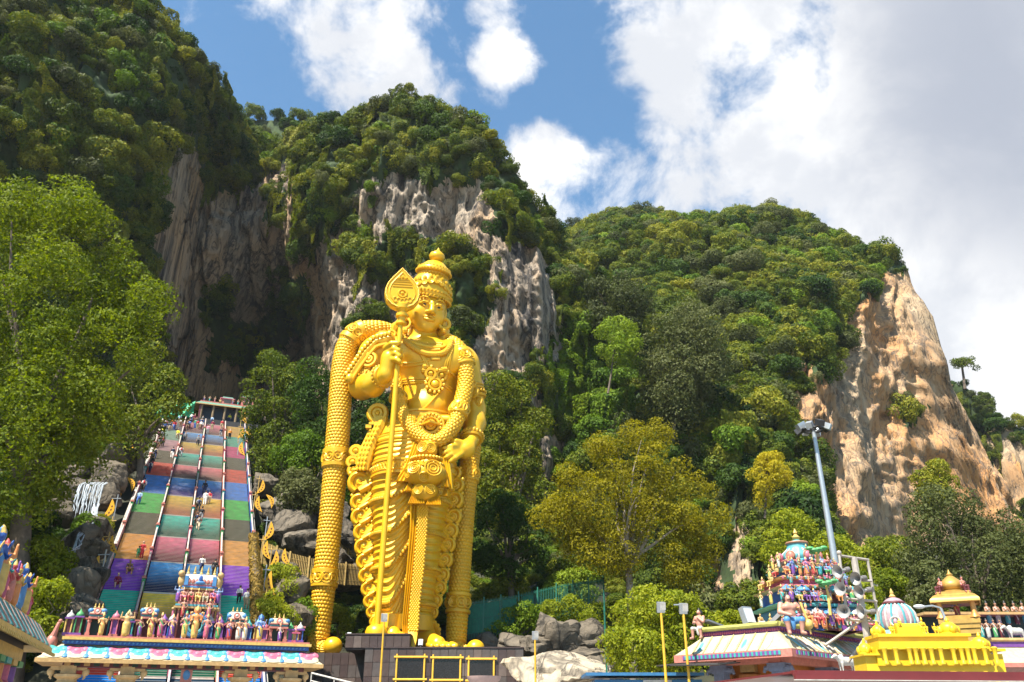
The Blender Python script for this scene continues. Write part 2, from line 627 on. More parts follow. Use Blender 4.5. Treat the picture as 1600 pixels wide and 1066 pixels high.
def rock_mat(name, base, pale, dark, warm, streak=1.0, bumpd=1.0, warm_amt=0.5, dark_amt=0.5):
    """limestone: pale and warm sheets, dark water stains running down"""
    base, pale, dark, warm = [tuple(x * .86 for x in c_) for c_ in (base, pale, dark, warm)]
    m = bpy.data.materials.new(name)
    nt, b = nodes_of(m)
    L = nt.links.new
    b.inputs["Roughness"].default_value = 0.9
    b.inputs["Specular IOR Level"].default_value = 0.2
    geo = nt.nodes.new("ShaderNodeNewGeometry")
    def nz(scale, sc, detail=8, rough=0.62, dist=0.3):
        mp = nt.nodes.new("ShaderNodeMapping")
        mp.inputs["Scale"].default_value = sc
        L(geo.outputs["Position"], mp.inputs["Vector"])
        n = nt.nodes.new("ShaderNodeTexNoise")
        n.inputs["Scale"].default_value = scale
        n.inputs["Detail"].default_value = detail
        n.inputs["Roughness"].default_value = rough
        n.inputs["Distortion"].default_value = dist
        L(mp.outputs[0], n.inputs["Vector"])
        return n.outputs[0]
    def rmp(v, a, c, lo=0.0, hi=1.0):
        r = nt.nodes.new("ShaderNodeMapRange")
        r.inputs[1].default_value, r.inputs[2].default_value = a, c
        r.inputs[3].default_value, r.inputs[4].default_value = lo, hi
        L(v, r.inputs[0])
        return r.outputs[0]
    def mx(f, a, c):
        n = nt.nodes.new("ShaderNodeMixRGB")
        for i, v in enumerate((f, a, c)):
            if isinstance(v, tuple):
                n.inputs[i].default_value = (*v, 1)
            elif isinstance(v, float):
                n.inputs[i].default_value = v
            else:
                L(v, n.inputs[i])
        return n.outputs[0]
    st = nz(0.22, (1, 1, 0.10 * streak), 9, 0.68, 0.6)
    st2 = nz(0.5, (1, 1, 0.26 * streak), 7, 0.7, 0.4)
    big = nz(0.045, (1, 1, 0.6), 5, 0.6, 0.5)
    fine = nz(1.4, (1, 1, 0.5), 8, 0.7)
    c = mx(rmp(st2, 0.35, 0.68), base, pale)
    c = mx(rmp(big, 0.5 - 0.12 * warm_amt, 0.72 - 0.12 * warm_amt), c, warm)
    c = mx(rmp(fine, 0.56, 0.75, 0, 0.7), c, dark)
    c = mx(rmp(st, 0.60 - 0.12 * dark_amt, 0.70 - 0.10 * dark_amt, 0, 0.9), c, dark)
    def crack(scale, sc, wdt, amt):
        v = nz(scale, sc, 5, 0.55, 1.2)
        a1 = nt.nodes.new("ShaderNodeMath")
        a1.operation = 'SUBTRACT'
        L(v, a1.inputs[0])
        a1.inputs[1].default_value = 0.5
        a2 = nt.nodes.new("ShaderNodeMath")
        a2.operation = 'ABSOLUTE'
        L(a1.outputs[0], a2.inputs[0])
        return rmp(a2.outputs[0], 0.0, wdt, amt, 0)
    ck = crack(.10, (1, 1, .35 * min(1, streak)), .022, .85)
    c = mx(ck, c, dark)
    ck2 = crack(.34, (1, 1, .22 * min(2, streak)), .035, .6)
    c = mx(ck2, c, dark)
    wt_ = nz(.35, (1, 1, .06 * streak), 6, .6, .8)
    c = mx(rmp(wt_, .58, .70, 0, .75), c, pale)
    L(c, b.inputs["Base Color"])
    bp = nt.nodes.new("ShaderNodeBump")
    bp.inputs["Strength"].default_value = 0.7
    bp.inputs["Distance"].default_value = 1.6 * bumpd
    ad = nt.nodes.new("ShaderNodeMath")
    ad.operation = 'ADD'
    L(st2, ad.inputs[0])
    L(wt_, ad.inputs[1])
    sbk = nt.nodes.new("ShaderNodeMath")
    sbk.operation = 'MULTIPLY_ADD'
    sbk.inputs[1].default_value = -0.5
    L(ck2, sbk.inputs[0])
    L(ad.outputs[0], sbk.inputs[2])
    L(sbk.outputs[0], bp.inputs["Height"])
    L(bp.outputs[0], b.inputs["Normal"])
    return m

def leaf_mat(name, dark, mid, light, trans=0.3, rough=0.6):
    """one colour per leaf (face attribute), one shift per plant"""
    dark, mid, light = [tuple(x * q_ for x in c_) for c_, q_ in ((dark, .75), (mid, .86), (light, .92))]
    m = bpy.data.materials.new(name)
    m.use_nodes = True
    nt = m.node_tree
    L = nt.links.new
    b = nt.nodes["Principled BSDF"]
    b.inputs["Roughness"].default_value = rough
    b.inputs["Specular IOR Level"].default_value = 0.12
    at = nt.nodes.new("ShaderNodeAttribute")
    at.attribute_name = "tint"
    oi = nt.nodes.new("ShaderNodeObjectInfo")
    ad = nt.nodes.new("ShaderNodeMath")
    ad.operation = 'MULTIPLY_ADD'
    ad.inputs[1].default_value = 0.75
    L(at.outputs["Fac"], ad.inputs[0])
    sb = nt.nodes.new("ShaderNodeMath")
    sb.operation = 'MULTIPLY_ADD'
    sb.inputs[1].default_value = 0.55
    sb.inputs[2].default_value = -0.15
    L(oi.outputs["Random"], sb.inputs[0])
    L(sb.outputs[0], ad.inputs[2])
    cr = nt.nodes.new("ShaderNodeValToRGB")
    e = cr.color_ramp.elements
    e[0].position, e[0].color = 0.05, (*dark, 1)
    e[1].position, e[1].color = 0.95, (*light, 1)
    k = e.new(0.5)
    k.color = (*mid, 1)
    L(ad.outputs[0], cr.inputs[0])
    L(cr.outputs[0], b.inputs["Base Color"])
    tr = nt.nodes.new("ShaderNodeBsdfTranslucent")
    hs = nt.nodes.new("ShaderNodeHueSaturation")
    hs.inputs["Saturation"].default_value = 1.15
    hs.inputs["Value"].default_value = 1.5
    L(cr.outputs[0], hs.inputs["Color"])
    L(hs.outputs[0], tr.inputs[0])
    ms = nt.nodes.new("ShaderNodeMixShader")
    ms.inputs[0].default_value = trans
    L(b.outputs[0], ms.inputs[1])
    L(tr.outputs[0], ms.inputs[2])
    L(ms.outputs[0], nt.nodes["Material Output"].inputs[0])
    return m
# ------------------------------------------------------------------ the lie of the land
ST0 = P(147, 950, 66)                      # a point on the stair's left edge
SD = Vector((-0.3723, 0.9282, 0))          # horizontal run of the stair
SR = Vector((0.9282, 0.3723, 0))           # across the stair
SLOPE = 0.577
SW = 12.2                                  # stair width
T0 = -(ST0.z) / SLOPE                      # foot of the stair
T1 = 62.5                                  # head of the stair

def stair_pt(t, w, dz=0.0):
    p = ST0 + SD * t + SR * w
    return Vector((p.x, p.y, ST0.z + SLOPE * t + dz))

def ground_z(X, Y):
    X, Y = np.asarray(X, float), np.asarray(Y, float)
    dx, dy = X - ST0.x, Y - ST0.y
    t = dx * SD.x + dy * SD.y
    w = dx * SR.x + dy * SR.y
    zs = ST0.z + SLOPE * np.clip(t, -40, T1 + 1)
    left = zs - 1.2 + 0.13 * np.clip(-w, 0, 40) * sstep(t, -18, 0) - 1.0 * sstep(-w, 0, 3)
    right = zs - 2.2 - 0.10 * np.clip(w - SW, 0, 40)
    h = np.where(w < SW * .5, left, right)
    flat = 11.0 * sstep(Y, 83, 92) + 0.42 * np.clip(Y - 92, 0, 60)
    k = sstep(w, SW + 1.0, SW + 9)
    h = h * (1 - k) + np.minimum(h + 3, flat) * k
    far = 2.0 * sstep(Y, 70, 95) + 0.40 * np.clip(Y - 92, 0, 80)
    k2 = sstep(X, 8, 24)
    h = h * (1 - k2) + far * k2
    n = fbm(X * .22, Y * .22, 0 * X, 3, 5)
    stair = sstep(np.abs(w - SW / 2), SW / 2 + 0.2, SW / 2 + 2.5)
    h = h + n * 1.1 * stair * sstep(h, 0.3, 5)
    return np.clip(h, 0, 58)

rock_tan = rock_mat("limestone_tan", (.25, .205, .16), (.42, .34, .26), (.030, .030, .033), (.46, .30, .17), .8, 1.0, .75, .75)
rock_orange = rock_mat("limestone_orange", (.32, .225, .14), (.44, .33, .215), (.13, .105, .085), (.47, .235, .09), 1.0, .7, .85, .22)
rock_grey = rock_mat("boulder_rock", (.095, .08, .062), (.18, .15, .115), (.022, .021, .019), (.16, .125, .082), 6.0, .3, .4, .35)
soil = mat("forest_soil", (.035, .036, .020), .95, var=.5, vscale=.4, bump=.6, bscale=3)
paving = mat("plaza_paving", (.34, .31, .28), .8, var=.2, vscale=.6)

under = mat("leafy_undergrowth", (.028, .05, .012), .95, var=.6, vscale=.5, bump=.8, bscale=1.5)

# ground: one sheet to the horizon
gx = np.concatenate([np.linspace(-3000, -130, 14)[:-1], np.linspace(-130, 150, 190), np.linspace(150, 3000, 14)[1:]])
gy = np.concatenate([np.linspace(-600, -20, 8)[:-1], np.linspace(-20, 190, 150), np.linspace(190, 4500, 14)[1:]])
GX, GY = np.meshgrid(gx, gy, indexing='ij')
GZ = ground_z(GX, GY)
V = np.stack([GX, GY, GZ], -1).reshape(-1, 3)
n0, n1 = GX.shape
ii = np.arange((n0 - 1) * (n1 - 1))
a = (ii // (n1 - 1)) * n1 + ii % (n1 - 1)
Q = np.stack([a, a + n1, a + n1 + 1, a + 1], 1)
slope_face = (V[Q][:, :, 2].max(1) > 0.02).astype(int)
tag(link("ground", mesh_np("ground", V, [Q], [paving, soil], slope_face)), kind="structure")

# ------------------------------------------------------------------ limestone hills
# silhouette control points: photo pixel of the top, distance of the top, pixel and distance of the foot
HILL_A = [(-420, -150, 92, None, 78), (-200, -150, 100, None, 84), (0, -120, 110, None, 93), (150, -50, 119, None, 104), (240, 10, 127, None, 113),
          (305, 98, 134, None, 121), (340, 150, 150, None, 136), (368, 195, 177, None, 160), (430, 200, 182, None, 169),
          (480, 200, 172, None, 161), (530, 178, 157, None, 148), (600, 178, 155, None, 143), (650, 180, 154, None, 142),
          (710, 190, 152, None, 141), (755, 235, 151, None, 140), (805, 285, 152, None, 142), (850, 335, 155, None, 144),
          (905, 385, 160, None, 147), (940, 425, 166, None, 151), (958, 500, 178, None, 164), (985, 580, 225, None, 215)]
HILL_B = [(800, 395, 290, 720, 230), (860, 372, 275, 800, 150), (930, 358, 268, 860, 122), (1000, 346, 262, 930, 117), (1080, 343, 255, 1010, 119),
          (1130, 341, 250, 1080, 117), (1200, 338, 245, 1150, 117), (1255, 355, 238, 1215, 117), (1290, 365, 228, 1275, 122),
          (1325, 366, 219, 1320, 136), (1355, 374, 213, 1370, 154), (1398, 405, 207, 1450, 172), (1425, 447, 205, 1520, 186), (1449, 550, 206, 1560, 202),
          (1488, 648, 208, 1600, 202), (1528, 722, 211, 1650, 200), (1572, 800, 214, 1690, 200), (1620, 880, 220, 1740, 200)]
HILL_C = [(1380, 575, 282, None, 265), (1470, 592, 272, None, 258), (1512, 606, 265, None, 252), (1560, 650, 262, None, 250), (1600, 680, 258, None, 248),
          (1680, 700, 255, None, 245), (1800, 760, 250, None, 240), (1900, 820, 250, None, 240)]
HILL_D = [(250, 230, 245, None, 225), (330, 185, 240, None, 222), (380, 168, 238, None, 220), (430, 178, 238, None, 220), (480, 195, 240, None, 222), (560, 260, 245, None, 230)]

# bare rock, as outlines in the photograph (everything else on the hills is green)
ROCK = [
    [(255, 235), (300, 205), (326, 290), (350, 310), (375, 270), (395, 310), (400, 285), (430, 255), (462, 255), (462, 310), (460, 360), (470, 400), (500, 380), (520, 330), (545, 380), (560, 420), (600, 440), (640, 420), (690, 430),
     (700, 520), (730, 580), (740, 420), (760, 380), (755, 320), (790, 385), (850, 385), (868, 480), (872, 560), (830, 600), (780, 615), (700, 600), (560, 640), (385, 640), (260, 640), (255, 480), (240, 380)],
    [(545, 320), (605, 268), (640, 284), (700, 284), (760, 292), (785, 395), (730, 405), (650, 385), (560, 365)],
    [(805, 590), (850, 540), (850, 640), (870, 680), (905, 650), (908, 700), (850, 740), (820, 700)],
    [(820, 740), (875, 730), (880, 900), (840, 900)], [(1140, 830), (1165, 800), (1180, 930), (1150, 930)], [(1090, 870), (1120, 850), (1120, 960), (1090, 960)],
    [(1372, 418), (1405, 425), (1430, 470), (1455, 545), (1480, 605), (1500, 660), (1540, 730), (1572, 800), (1570, 860), (1300, 900), (1290, 800), (1262, 720),
     (1232, 660), (1240, 545), (1262, 560), (1275, 600), (1300, 560), (1330, 478), (1360, 455)],
    [(1548, 660), (1580, 672), (1600, 700), (1620, 790), (1560, 800), (1545, 720)],
]
GREEN_ON_ROCK = [[(320, 470), (365, 440), (372, 560), (330, 590)], [(365, 510), (440, 480), (470, 520), (400, 590), (370, 590)], [(440, 430), (480, 420), (470, 500), (445, 500)],
                 [(695, 400), (770, 400), (765, 500), (720, 560), (698, 520)], [(575, 372), (690, 375), (690, 425), (600, 425)], [(1408, 630), (1445, 630), (1440, 668), (1410, 665)],
                 [(415, 290), (440, 290), (440, 350), (418, 350)], [(825, 540), (850, 540), (850, 600), (828, 600)],
                 [(560, 480), (600, 480), (600, 520), (560, 520)]]
CREEP = [(840, 520), (890, 490), (960, 560), (1000, 640), (960, 720), (900, 690), (850, 640)]

ROCK_EDGE = [[(1405, 428), (1450, 436), (1475, 500), (1500, 560), (1545, 640), (1590, 740), (1640, 860), (1540, 860), (1480, 650), (1430, 520)]]
def is_rock(px, py, more=()):
    wx = px + 11 * vnoise(px * .05, py * .05, 0 * px, 5) + 5 * vnoise(px * .17, py * .17, 0 * px, 6)
    wy = py + 11 * vnoise(px * .05, py * .05, 0 * px + 9, 5) + 5 * vnoise(px * .17, py * .17, 0 * px + 9, 6)
    r = np.zeros(px.shape, bool)
    for p in ROCK + list(more):
        r |= inpoly(wx, wy, p)
    for p in GREEN_ON_ROCK:
        r &= ~inpoly(wx, wy, p)
    return r


def cat_interp(A, n):
    A = np.asarray(A, float)
    s = np.concatenate([[0], np.cumsum(np.linalg.norm(np.diff(A[:, :2], axis=0), axis=1))])
    q = np.linspace(0, s[-1], n)
    out = np.stack([np.interp(q, s, A[:, i]) for i in range(A.shape[1])], 1)
    ker = np.hanning(2 * max(2, n // 90) + 3)[1:-1]
    ker /= ker.sum()
    h = len(ker) // 2
    for i in range(out.shape[1]):
        e = np.concatenate([np.full(h, out[0, i]), out[:, i], np.full(h, out[-1, i])])
        out[:, i] = np.convolve(e, ker, 'valid')
    return out, q

def massif(name, ctrl, ns, nh, mats, amp_big, amp_ridge, seed, power=1.6, cave=None):
    A = []
    for px, py, D, pb, Db in ctrl:
        T = P(px, py, D)
        if pb is None:
            bx = T.x
        else:
            bx = P(pb, 930, Db).x
        A.append((T.x, T.y, T.z, bx, Db))
    A, s = cat_interp(A, ns)
    hh = np.concatenate([np.linspace(0, 1, nh), 1 + np.linspace(0, 1, nh // 4)[1:] * 0.8])
    S_, H_ = np.meshgrid(np.arange(ns), hh, indexing='ij')
    hc = np.clip(H_, 0, 1)
    f = hc ** power
    ov = np.clip(H_ - 1, 0, 1)
    X = A[:, 3][:, None] * (1 - f) + A[:, 0][:, None] * f
    Y = A[:, 4][:, None] * (1 - f) + A[:, 1][:, None] * f + ov * 75
    ztop = A[:, 2][:, None] + 0 * H_
    Z = -6 + (ztop + 6) * hc - ov ** 1.6 * 26
    # round the shoulder
    n_big = fbm(X * .035 + s[:, None] * .01, Z * .03, Y * .02, 4, seed)
    streak = ridge(s[:, None] * .12 + 0 * H_, Z * .014, 0 * Z + 3.3, 3, seed + 9, .6)
    lump = fbm(s[:, None] * .25 + 0 * H_, Z * .13, 0 * Z, 3, seed + 21)
    fine = ridge(s[:, None] * .55 + 0 * H_, Z * .10, 0 * Z, 3, seed + 31, .55)
    env = sstep(H_, 0.0, .15)
    fade = 1 - sstep(H_, .97, 1.12)
    top = 1 - .75 * sstep(H_, .72, 1.0)
    wq = vnoise(s[:, None] * .09, Z * .05, 0 * Z, seed + 50) * 3
    fold = ridge((s[:, None] + wq) * .30 + 0 * H_, Z * .022, 0 * Z + 9, 3, seed + 51, .6)
    crag = ridge((s[:, None] + wq) * .30, Z * .22, Y * .1, 4, seed + 61, .62)
    dY = -(amp_big * n_big + (amp_ridge * (streak - .5) * .7 + amp_ridge * .4 * lump + amp_ridge * .30 * fold + amp_ridge * .12 * fine + amp_ridge * .30 * crag) * top) * env * (0.25 + .75 * fade)
    if cave is not None:
        dY = dY + cave(X, Y, Z, s)
    Y = Y + dY
    Z = Z + n_big * 2.0 * sstep(H_, .6, 1) * (1 - ov)
    V = np.stack([X, Y, Z], -1)
    nH = len(hh)
    ii = np.arange((ns - 1) * (nH - 1))
    a = (ii // (nH - 1)) * nH + ii % (nH - 1)
    Q = np.stack([a, a + nH, a + nH + 1, a + 1], 1)
    Vf = V.reshape(-1, 3)
    mi = None
    if len(mats) > 1:
        C = Vf[Q].mean(1)
        mi = np.where(is_rock(*projn(C), ROCK_EDGE if ctrl is HILL_B else ()), 0, 1)
    o = tag(link(name, mesh_np(name, Vf, [Q], mats, mi, False)), kind="structure")
    return o, V, Q

CX = P(405, 560, 168).x
def cave_cut(X, Y, Z, s):
    w = np.exp(-((X - CX + 2) / 17.0) ** 2) * sstep(Y, 130, 150)
    arch = 1 - sstep(Z, 78 + 8 * vnoise(X * .2, 0 * X, 0 * X, 3), 112)
    spikes = 6.0 * np.maximum(0, vnoise(X * .35, Z * .06, 0 * X, 8)) * sstep(Z, 62, 80) * (1 - sstep(Z, 100, 118))
    w2 = np.exp(-((X - CX - 14) / 5.0) ** 2) * sstep(Y, 125, 140)
    return 40 * w * arch - spikes * w + 14 * w2 * (1 - sstep(Z, 58, 70))
hillA, VA, QA = massif("limestone_hill", HILL_A, 640, 360, [rock_tan, under], 6.0, 4.2, 2, 2.4, cave_cut)
hillB, VB, QB = massif("limestone_hill", HILL_B, 520, 240, [rock_orange, under], 6.0, 3.2, 40, 1.35)
hillC, VC, QC = massif("limestone_hill", HILL_C, 150, 80, [rock_orange, under], 4.0, 3.0, 60, 1.6)
hillD, VD, QD = massif("limestone_hill", HILL_D, 80, 60, [rock_tan, under], 4.0, 2.0, 80, 1.6)
# ------------------------------------------------------------------ foliage
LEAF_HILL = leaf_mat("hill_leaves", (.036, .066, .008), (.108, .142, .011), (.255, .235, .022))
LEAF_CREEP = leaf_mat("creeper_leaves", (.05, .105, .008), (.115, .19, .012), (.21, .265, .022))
LEAF_LIME = leaf_mat("lime_leaves", (.08, .122, .008), (.195, .232, .013), (.36, .36, .028), .40)  # yellow-green leaf colour
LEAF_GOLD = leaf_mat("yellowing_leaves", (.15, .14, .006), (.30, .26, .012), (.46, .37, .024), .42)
LEAF_DARK = leaf_mat("dark_leaves", (.014, .036, .006), (.034, .070, .009), (.075, .115, .014))  # deep green leaf colour
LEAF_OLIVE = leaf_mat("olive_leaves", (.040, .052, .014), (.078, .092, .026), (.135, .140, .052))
BARK = mat("bark", (.13, .10, .075), .9, var=.4, vscale=2.0, bump=.5, bscale=9)

def leaves(C, N, size, jit=0.55, r=rng, asp=.55):
    """rhombic leaves at C facing N"""
    n = len(C)
    N = N + r.normal(0, jit, (n, 3))
    N /= np.linalg.norm(N, axis=1)[:, None] + 1e-9
    T = r.normal(0, 1, (n, 3))
    T[:, 2] -= .5
    T -= N * (T * N).sum(1)[:, None]
    T /= np.linalg.norm(T, axis=1)[:, None] + 1e-9
    B = np.cross(N, T)
    L = (size * r.uniform(.7, 1.3, n))[:, None]
    V = np.stack([C - T * L * .5, C + B * L * asp * .5 + N * L * .06, C + T * L * .5, C - B * L * asp * .5 + N * L * .06], 1)
    return V.reshape(-1, 3)

def lobes_crown(n_lobes, r, flat=0.8, spread=.68, lob=(.24, .44), low=-.65):
    """centres and radii of the leaf clumps of a unit crown (base at z=0, about 2 across)"""
    c, rad = [], []
    for i in range(n_lobes):
        a = r.uniform(0, 2 * math.pi)
        u = r.uniform(low, 1)
        q = math.sqrt(max(0, 1 - u * u)) * spread * r.uniform(.7, 1.1)
        c.append((q * math.cos(a), q * math.sin(a), u * flat * spread * r.uniform(.85, 1.15)))
        rad.append(r.uniform(*lob))
    return np.array(c), np.array(rad)

def crown_leaves(c, rad, n, size, r, clump=0.4, jit=.38, up=.25):
    w = rad ** 2
    k = r.choice(len(c), n, p=w / w.sum())
    d = r.normal(0, 1, (n, 3))
    d[:, 2] += up
    d /= np.linalg.norm(d, axis=1)[:, None]
    # break the lobe's skin into tufts
    t = vnoise(d[:, 0] * 2.3 + k * 7.1, d[:, 1] * 2.3, d[:, 2] * 2.3, 3)
    rr = rad[k] * (1 + clump * t * .7 + r.normal(0, .07, n))
    C = c[k] + d * rr[:, None] * np.array([1, 1, .85])
    V = leaves(C, d, np.full(n, size), jit, r)
    lobe_t = r.uniform(-.14, .14, len(c))
    tint = np.clip(.5 + lobe_t[k] + r.normal(0, .17, n), 0, 1)
    return V, tint

def leaf_mesh(name, V, tint, mats, extra=None):
    n = len(V) // 4
    Q = np.arange(n * 4).reshape(n, 4)
    me = mesh_np(name, V, [Q], mats, None, False, {"tint": ('FACE', tint)})
    return me

def crown_mesh(name, seed, lobes, n, size, m, **k):
    r = np.random.default_rng(seed)
    c, rad = lobes_crown(lobes, r, **k)
    V, t = crown_leaves(c, rad, n, size, r)
    return leaf_mesh(name, V, t, [m])

def drape_mesh(name, seed, n, size, m):
    """a curtain of creeper: 2 wide, 3 tall, hanging down from z = 0, front towards -y"""
    r = np.random.default_rng(seed)
    x = r.uniform(-1, 1, n)
    z = -r.uniform(0, 1, n) ** 1.2 * 3
    w = (1 - np.abs(x) ** 2) * (1 + .55 * vnoise(x * 3, 0 * x, 0 * x + seed, 1))
    keep = -z < 3 * np.clip(w, .05, 1.2)
    x, z = x[keep], z[keep]
    y = -.25 - .35 * vnoise(x * 2.2, z * 1.3, 0 * x, seed) - r.uniform(0, .1, len(x)) - .25 * np.sqrt(np.clip(1 - x * x, 0, 1))
    C = np.stack([x, y, z], 1)
    N = np.tile(np.array([0, -1, .45]), (len(x), 1))
    V = leaves(C, N, np.full(len(x), size), .5, r, .7)
    return leaf_mesh(name, V, np.clip(.5 + .2 * vnoise(x * 2, z * 2, 0 * x, seed + 4) + r.normal(0, .15, len(x)), 0, 1), [m])

CROWN = {}
for i in range(4):
    CROWN['h%d' % i] = crown_mesh("hill_crown", 100 + i, 11 + 2 * i, 4200, .11, LEAF_HILL)
for i in range(2):
    CROWN['o%d' % i] = crown_mesh("olive_crown", 120 + i, 14, 3800, .10, LEAF_OLIVE)
for i in range(2):
    CROWN['c%d' % i] = crown_mesh("creeper_clump", 130 + i, 9, 3200, .12, LEAF_CREEP, flat=.6)
for i in range(2):
    CROWN['d%d' % i] = drape_mesh("creeper_curtain", 140 + i, 3400, .13, LEAF_HILL)
CROWN['D'] = drape_mesh("creeper_curtain_bright", 144, 3400, .13, LEAF_CREEP)
for i in range(2):
    CROWN['k%d' % i] = crown_mesh("dark_crown", 150 + i, 13, 3200, .13, LEAF_DARK)

SCAT = []     # (x, y, z, kind, scale, yaw, zscale)
def scatter(Vg, n, smin, smax, seed, kinds, hmin=0, top_boost=0.0, reach=1.0, zlo=1.0):
    r = np.random.default_rng(seed)
    ns, nh = Vg.shape[:2]
    du = np.gradient(Vg, axis=0)
    dv = np.gradient(Vg, axis=1)
    N = np.cross(dv, du)
    N /= np.linalg.norm(N, axis=2)[..., None] + 1e-9
    area = np.linalg.norm(np.cross(dv, du), axis=2)
    w = area.copy()
    w[:, nh - 1] = 0
    px, py = projn(Vg.reshape(-1, 3))
    px, py = px.reshape(ns, nh), py.reshape(ns, nh)
    ok = (~is_rock(px, py, ROCK_EDGE if Vg is VB else ())) & (Vg[..., 2] > ground_z(Vg[..., 0], Vg[..., 1]) - 3) & (px > -160) & (px < 1760) & (py > -220) & (py < 1000)
    w = w * ok
    pk = r.choice(ns * nh, n, p=(w / w.sum()).ravel())
    occ = []
    for k in pk:
        i, j = divmod(k, nh)
        p = Vg[i, j]
        nn = N[i, j]
        if nn[1] > 0 and nn[2] < 0:
            nn = -nn
        steep = abs(nn[2]) < .45
        s = (smin + (smax - smin) * r.uniform() ** 1.3) * (.8 if steep else 1.0)
        cr = inpoly(np.array([px[i, j]]), np.array([py[i, j]]), CREEP)[0]
        if cr:
            kd = r.choice(['c0', 'c1', 'D', 'D'])
        else:
            u = r.uniform()
            kd = r.choice(kinds)
            if steep and u < .30:
                kd = r.choice(['d0', 'd1'])
        pos = p + nn * s * .25 + np.array([0, 0, s * .15 * (not steep)])
        if kd in ('d0', 'd1', 'D'):
            yaw = math.atan2(nn[0], -nn[1])
            SCAT.append((*(p + np.array([nn[0], nn[1], 0]) * .4 + np.array([0, 0, s * .8])), kd, s * .95, yaw, r.uniform(.8, 1.5)))
        else:
            SCAT.append((*pos, kd, s, r.uniform(0, 6.28), r.uniform(.8, 1.15)))
HK = ['h0', 'h1', 'h2', 'h3', 'h0', 'h1', 'h2', 'h3', 'o0', 'o1', 'c0', 'k0', 'k1']
scatter(VA, 5600, 1.3, 4.8, 1, HK)
scatter(VB, 5200, 1.4, 5.6, 2, HK)
scatter(VC, 800, 2.4, 4.6, 3, HK)
scatter(VD, 420, 3.0, 5.0, 4, HK)

def in_view(x, y, z, m=40):
    if y < 1:
        return False
    a, b = projn(np.array([[x, y, z]]))
    return -m < a[0] < 1600 + m and -m < b[0] < 1066 + m

def forest(name, pts, key):
    """many plants nobody could count: points with the crown instanced on them"""
    me = bpy.data.meshes.new(name)
    n = len(pts)
    me.vertices.add(n)
    me.vertices.foreach_set("co", np.array([p[:3] for p in pts], np.float32).ravel())
    for nm, val, ty in (("rotz", [p[5] for p in pts], 'FLOAT'), ("sc", [p[4] for p in pts], 'FLOAT'), ("zs", [p[4] * p[6] for p in pts], 'FLOAT')):
        at = me.attributes.new(nm, ty, 'POINT')
        at.data.foreach_set("value", np.array(val, np.float32))
    o = link(name, me)
    tag(o, kind="stuff")
    ng = bpy.data.node_groups.new(name, 'GeometryNodeTree')
    ng.interface.new_socket("Geometry", in_out='INPUT', socket_type='NodeSocketGeometry')
    ng.interface.new_socket("Geometry", in_out='OUTPUT', socket_type='NodeSocketGeometry')
    N = ng.nodes.new
    gi, go = N('NodeGroupInput'), N('NodeGroupOutput')
    iop = N('GeometryNodeInstanceOnPoints')
    oi = N('GeometryNodeObjectInfo')
    oi.inputs["Object"].default_value = key
    oi.inputs["As Instance"].default_value = True
    oi.transform_space = 'ORIGINAL'
    def attr(nm):
        a = N('GeometryNodeInputNamedAttribute')
        a.data_type = 'FLOAT'
        a.inputs["Name"].default_value = nm
        return a.outputs[0]
    cr = N('ShaderNodeCombineXYZ')
    ng.links.new(attr("rotz"), cr.inputs[2])
    cs = N('ShaderNodeCombineXYZ')
    s = attr("sc")
    ng.links.new(s, cs.inputs[0])
    ng.links.new(s, cs.inputs[1])
    ng.links.new(attr("zs"), cs.inputs[2])
    ng.links.new(gi.outputs[0], iop.inputs["Points"])
    ng.links.new(oi.outputs["Geometry"], iop.inputs["Instance"])
    e2r = N('FunctionNodeEulerToRotation')
    ng.links.new(cr.outputs[0], e2r.inputs[0])
    ng.links.new(e2r.outputs[0], iop.inputs["Rotation"])
    ng.links.new(cs.outputs[0], iop.inputs["Scale"])
    ng.links.new(iop.outputs[0], go.inputs[0])
    md = o.modifiers.new("plants", 'NODES')
    md.node_group = ng
    return o

KIND_NAME = {'h': ("hill_tree", "bushy green tree"), 'o': ("hill_tree", "olive green tree"), 'c': ("creeper_clump", "bright creeper clump"),
             'd': ("creeper_curtain", "green creeper curtain"), 'D': ("creeper_curtain", "bright creeper curtain"), 'k': ("hill_tree", "dark green tree")}
def zone(x, y, z):
    a, b = projn(np.array([[x, y, z]]))
    a, b = a[0], b[0]
    if y > 240 and a > 1400:
        return "far hill behind the orange cliff", ""
    if y > 215 and a < 600:
        return "hazy hill in the notch above the cave", ""
    if a > 860 and y > 105 and not (a < 915 and y < 175):
        hz = "left" if a < 1010 else ("middle" if a < 1170 else ("right" if a < 1330 else "cliff"))
        vt = "crest" if b < 390 else ("upper slope" if b < 490 else ("mid slope" if b < 610 else ("lower slope" if b < 740 else "foot")))
        return "wooded right hill", hz + " " + vt
    if a < 330:
        hz = "outer" if a < 110 else ("middle" if a < 220 else "inner")
        vt = "top" if b < 70 else ("upper face" if b < 170 else ("mid face" if b < 290 else "lower face"))
        return "steep left hill", hz + " " + vt
    hz = "above the cave" if a < 500 else ("above the statue" if a < 720 else "right of the statue")
    vt = "crest" if b < 230 else ("upper ledges" if b < 360 else ("mid ledges" if b < 520 else "foot"))
    return "limestone cliff " + hz, vt

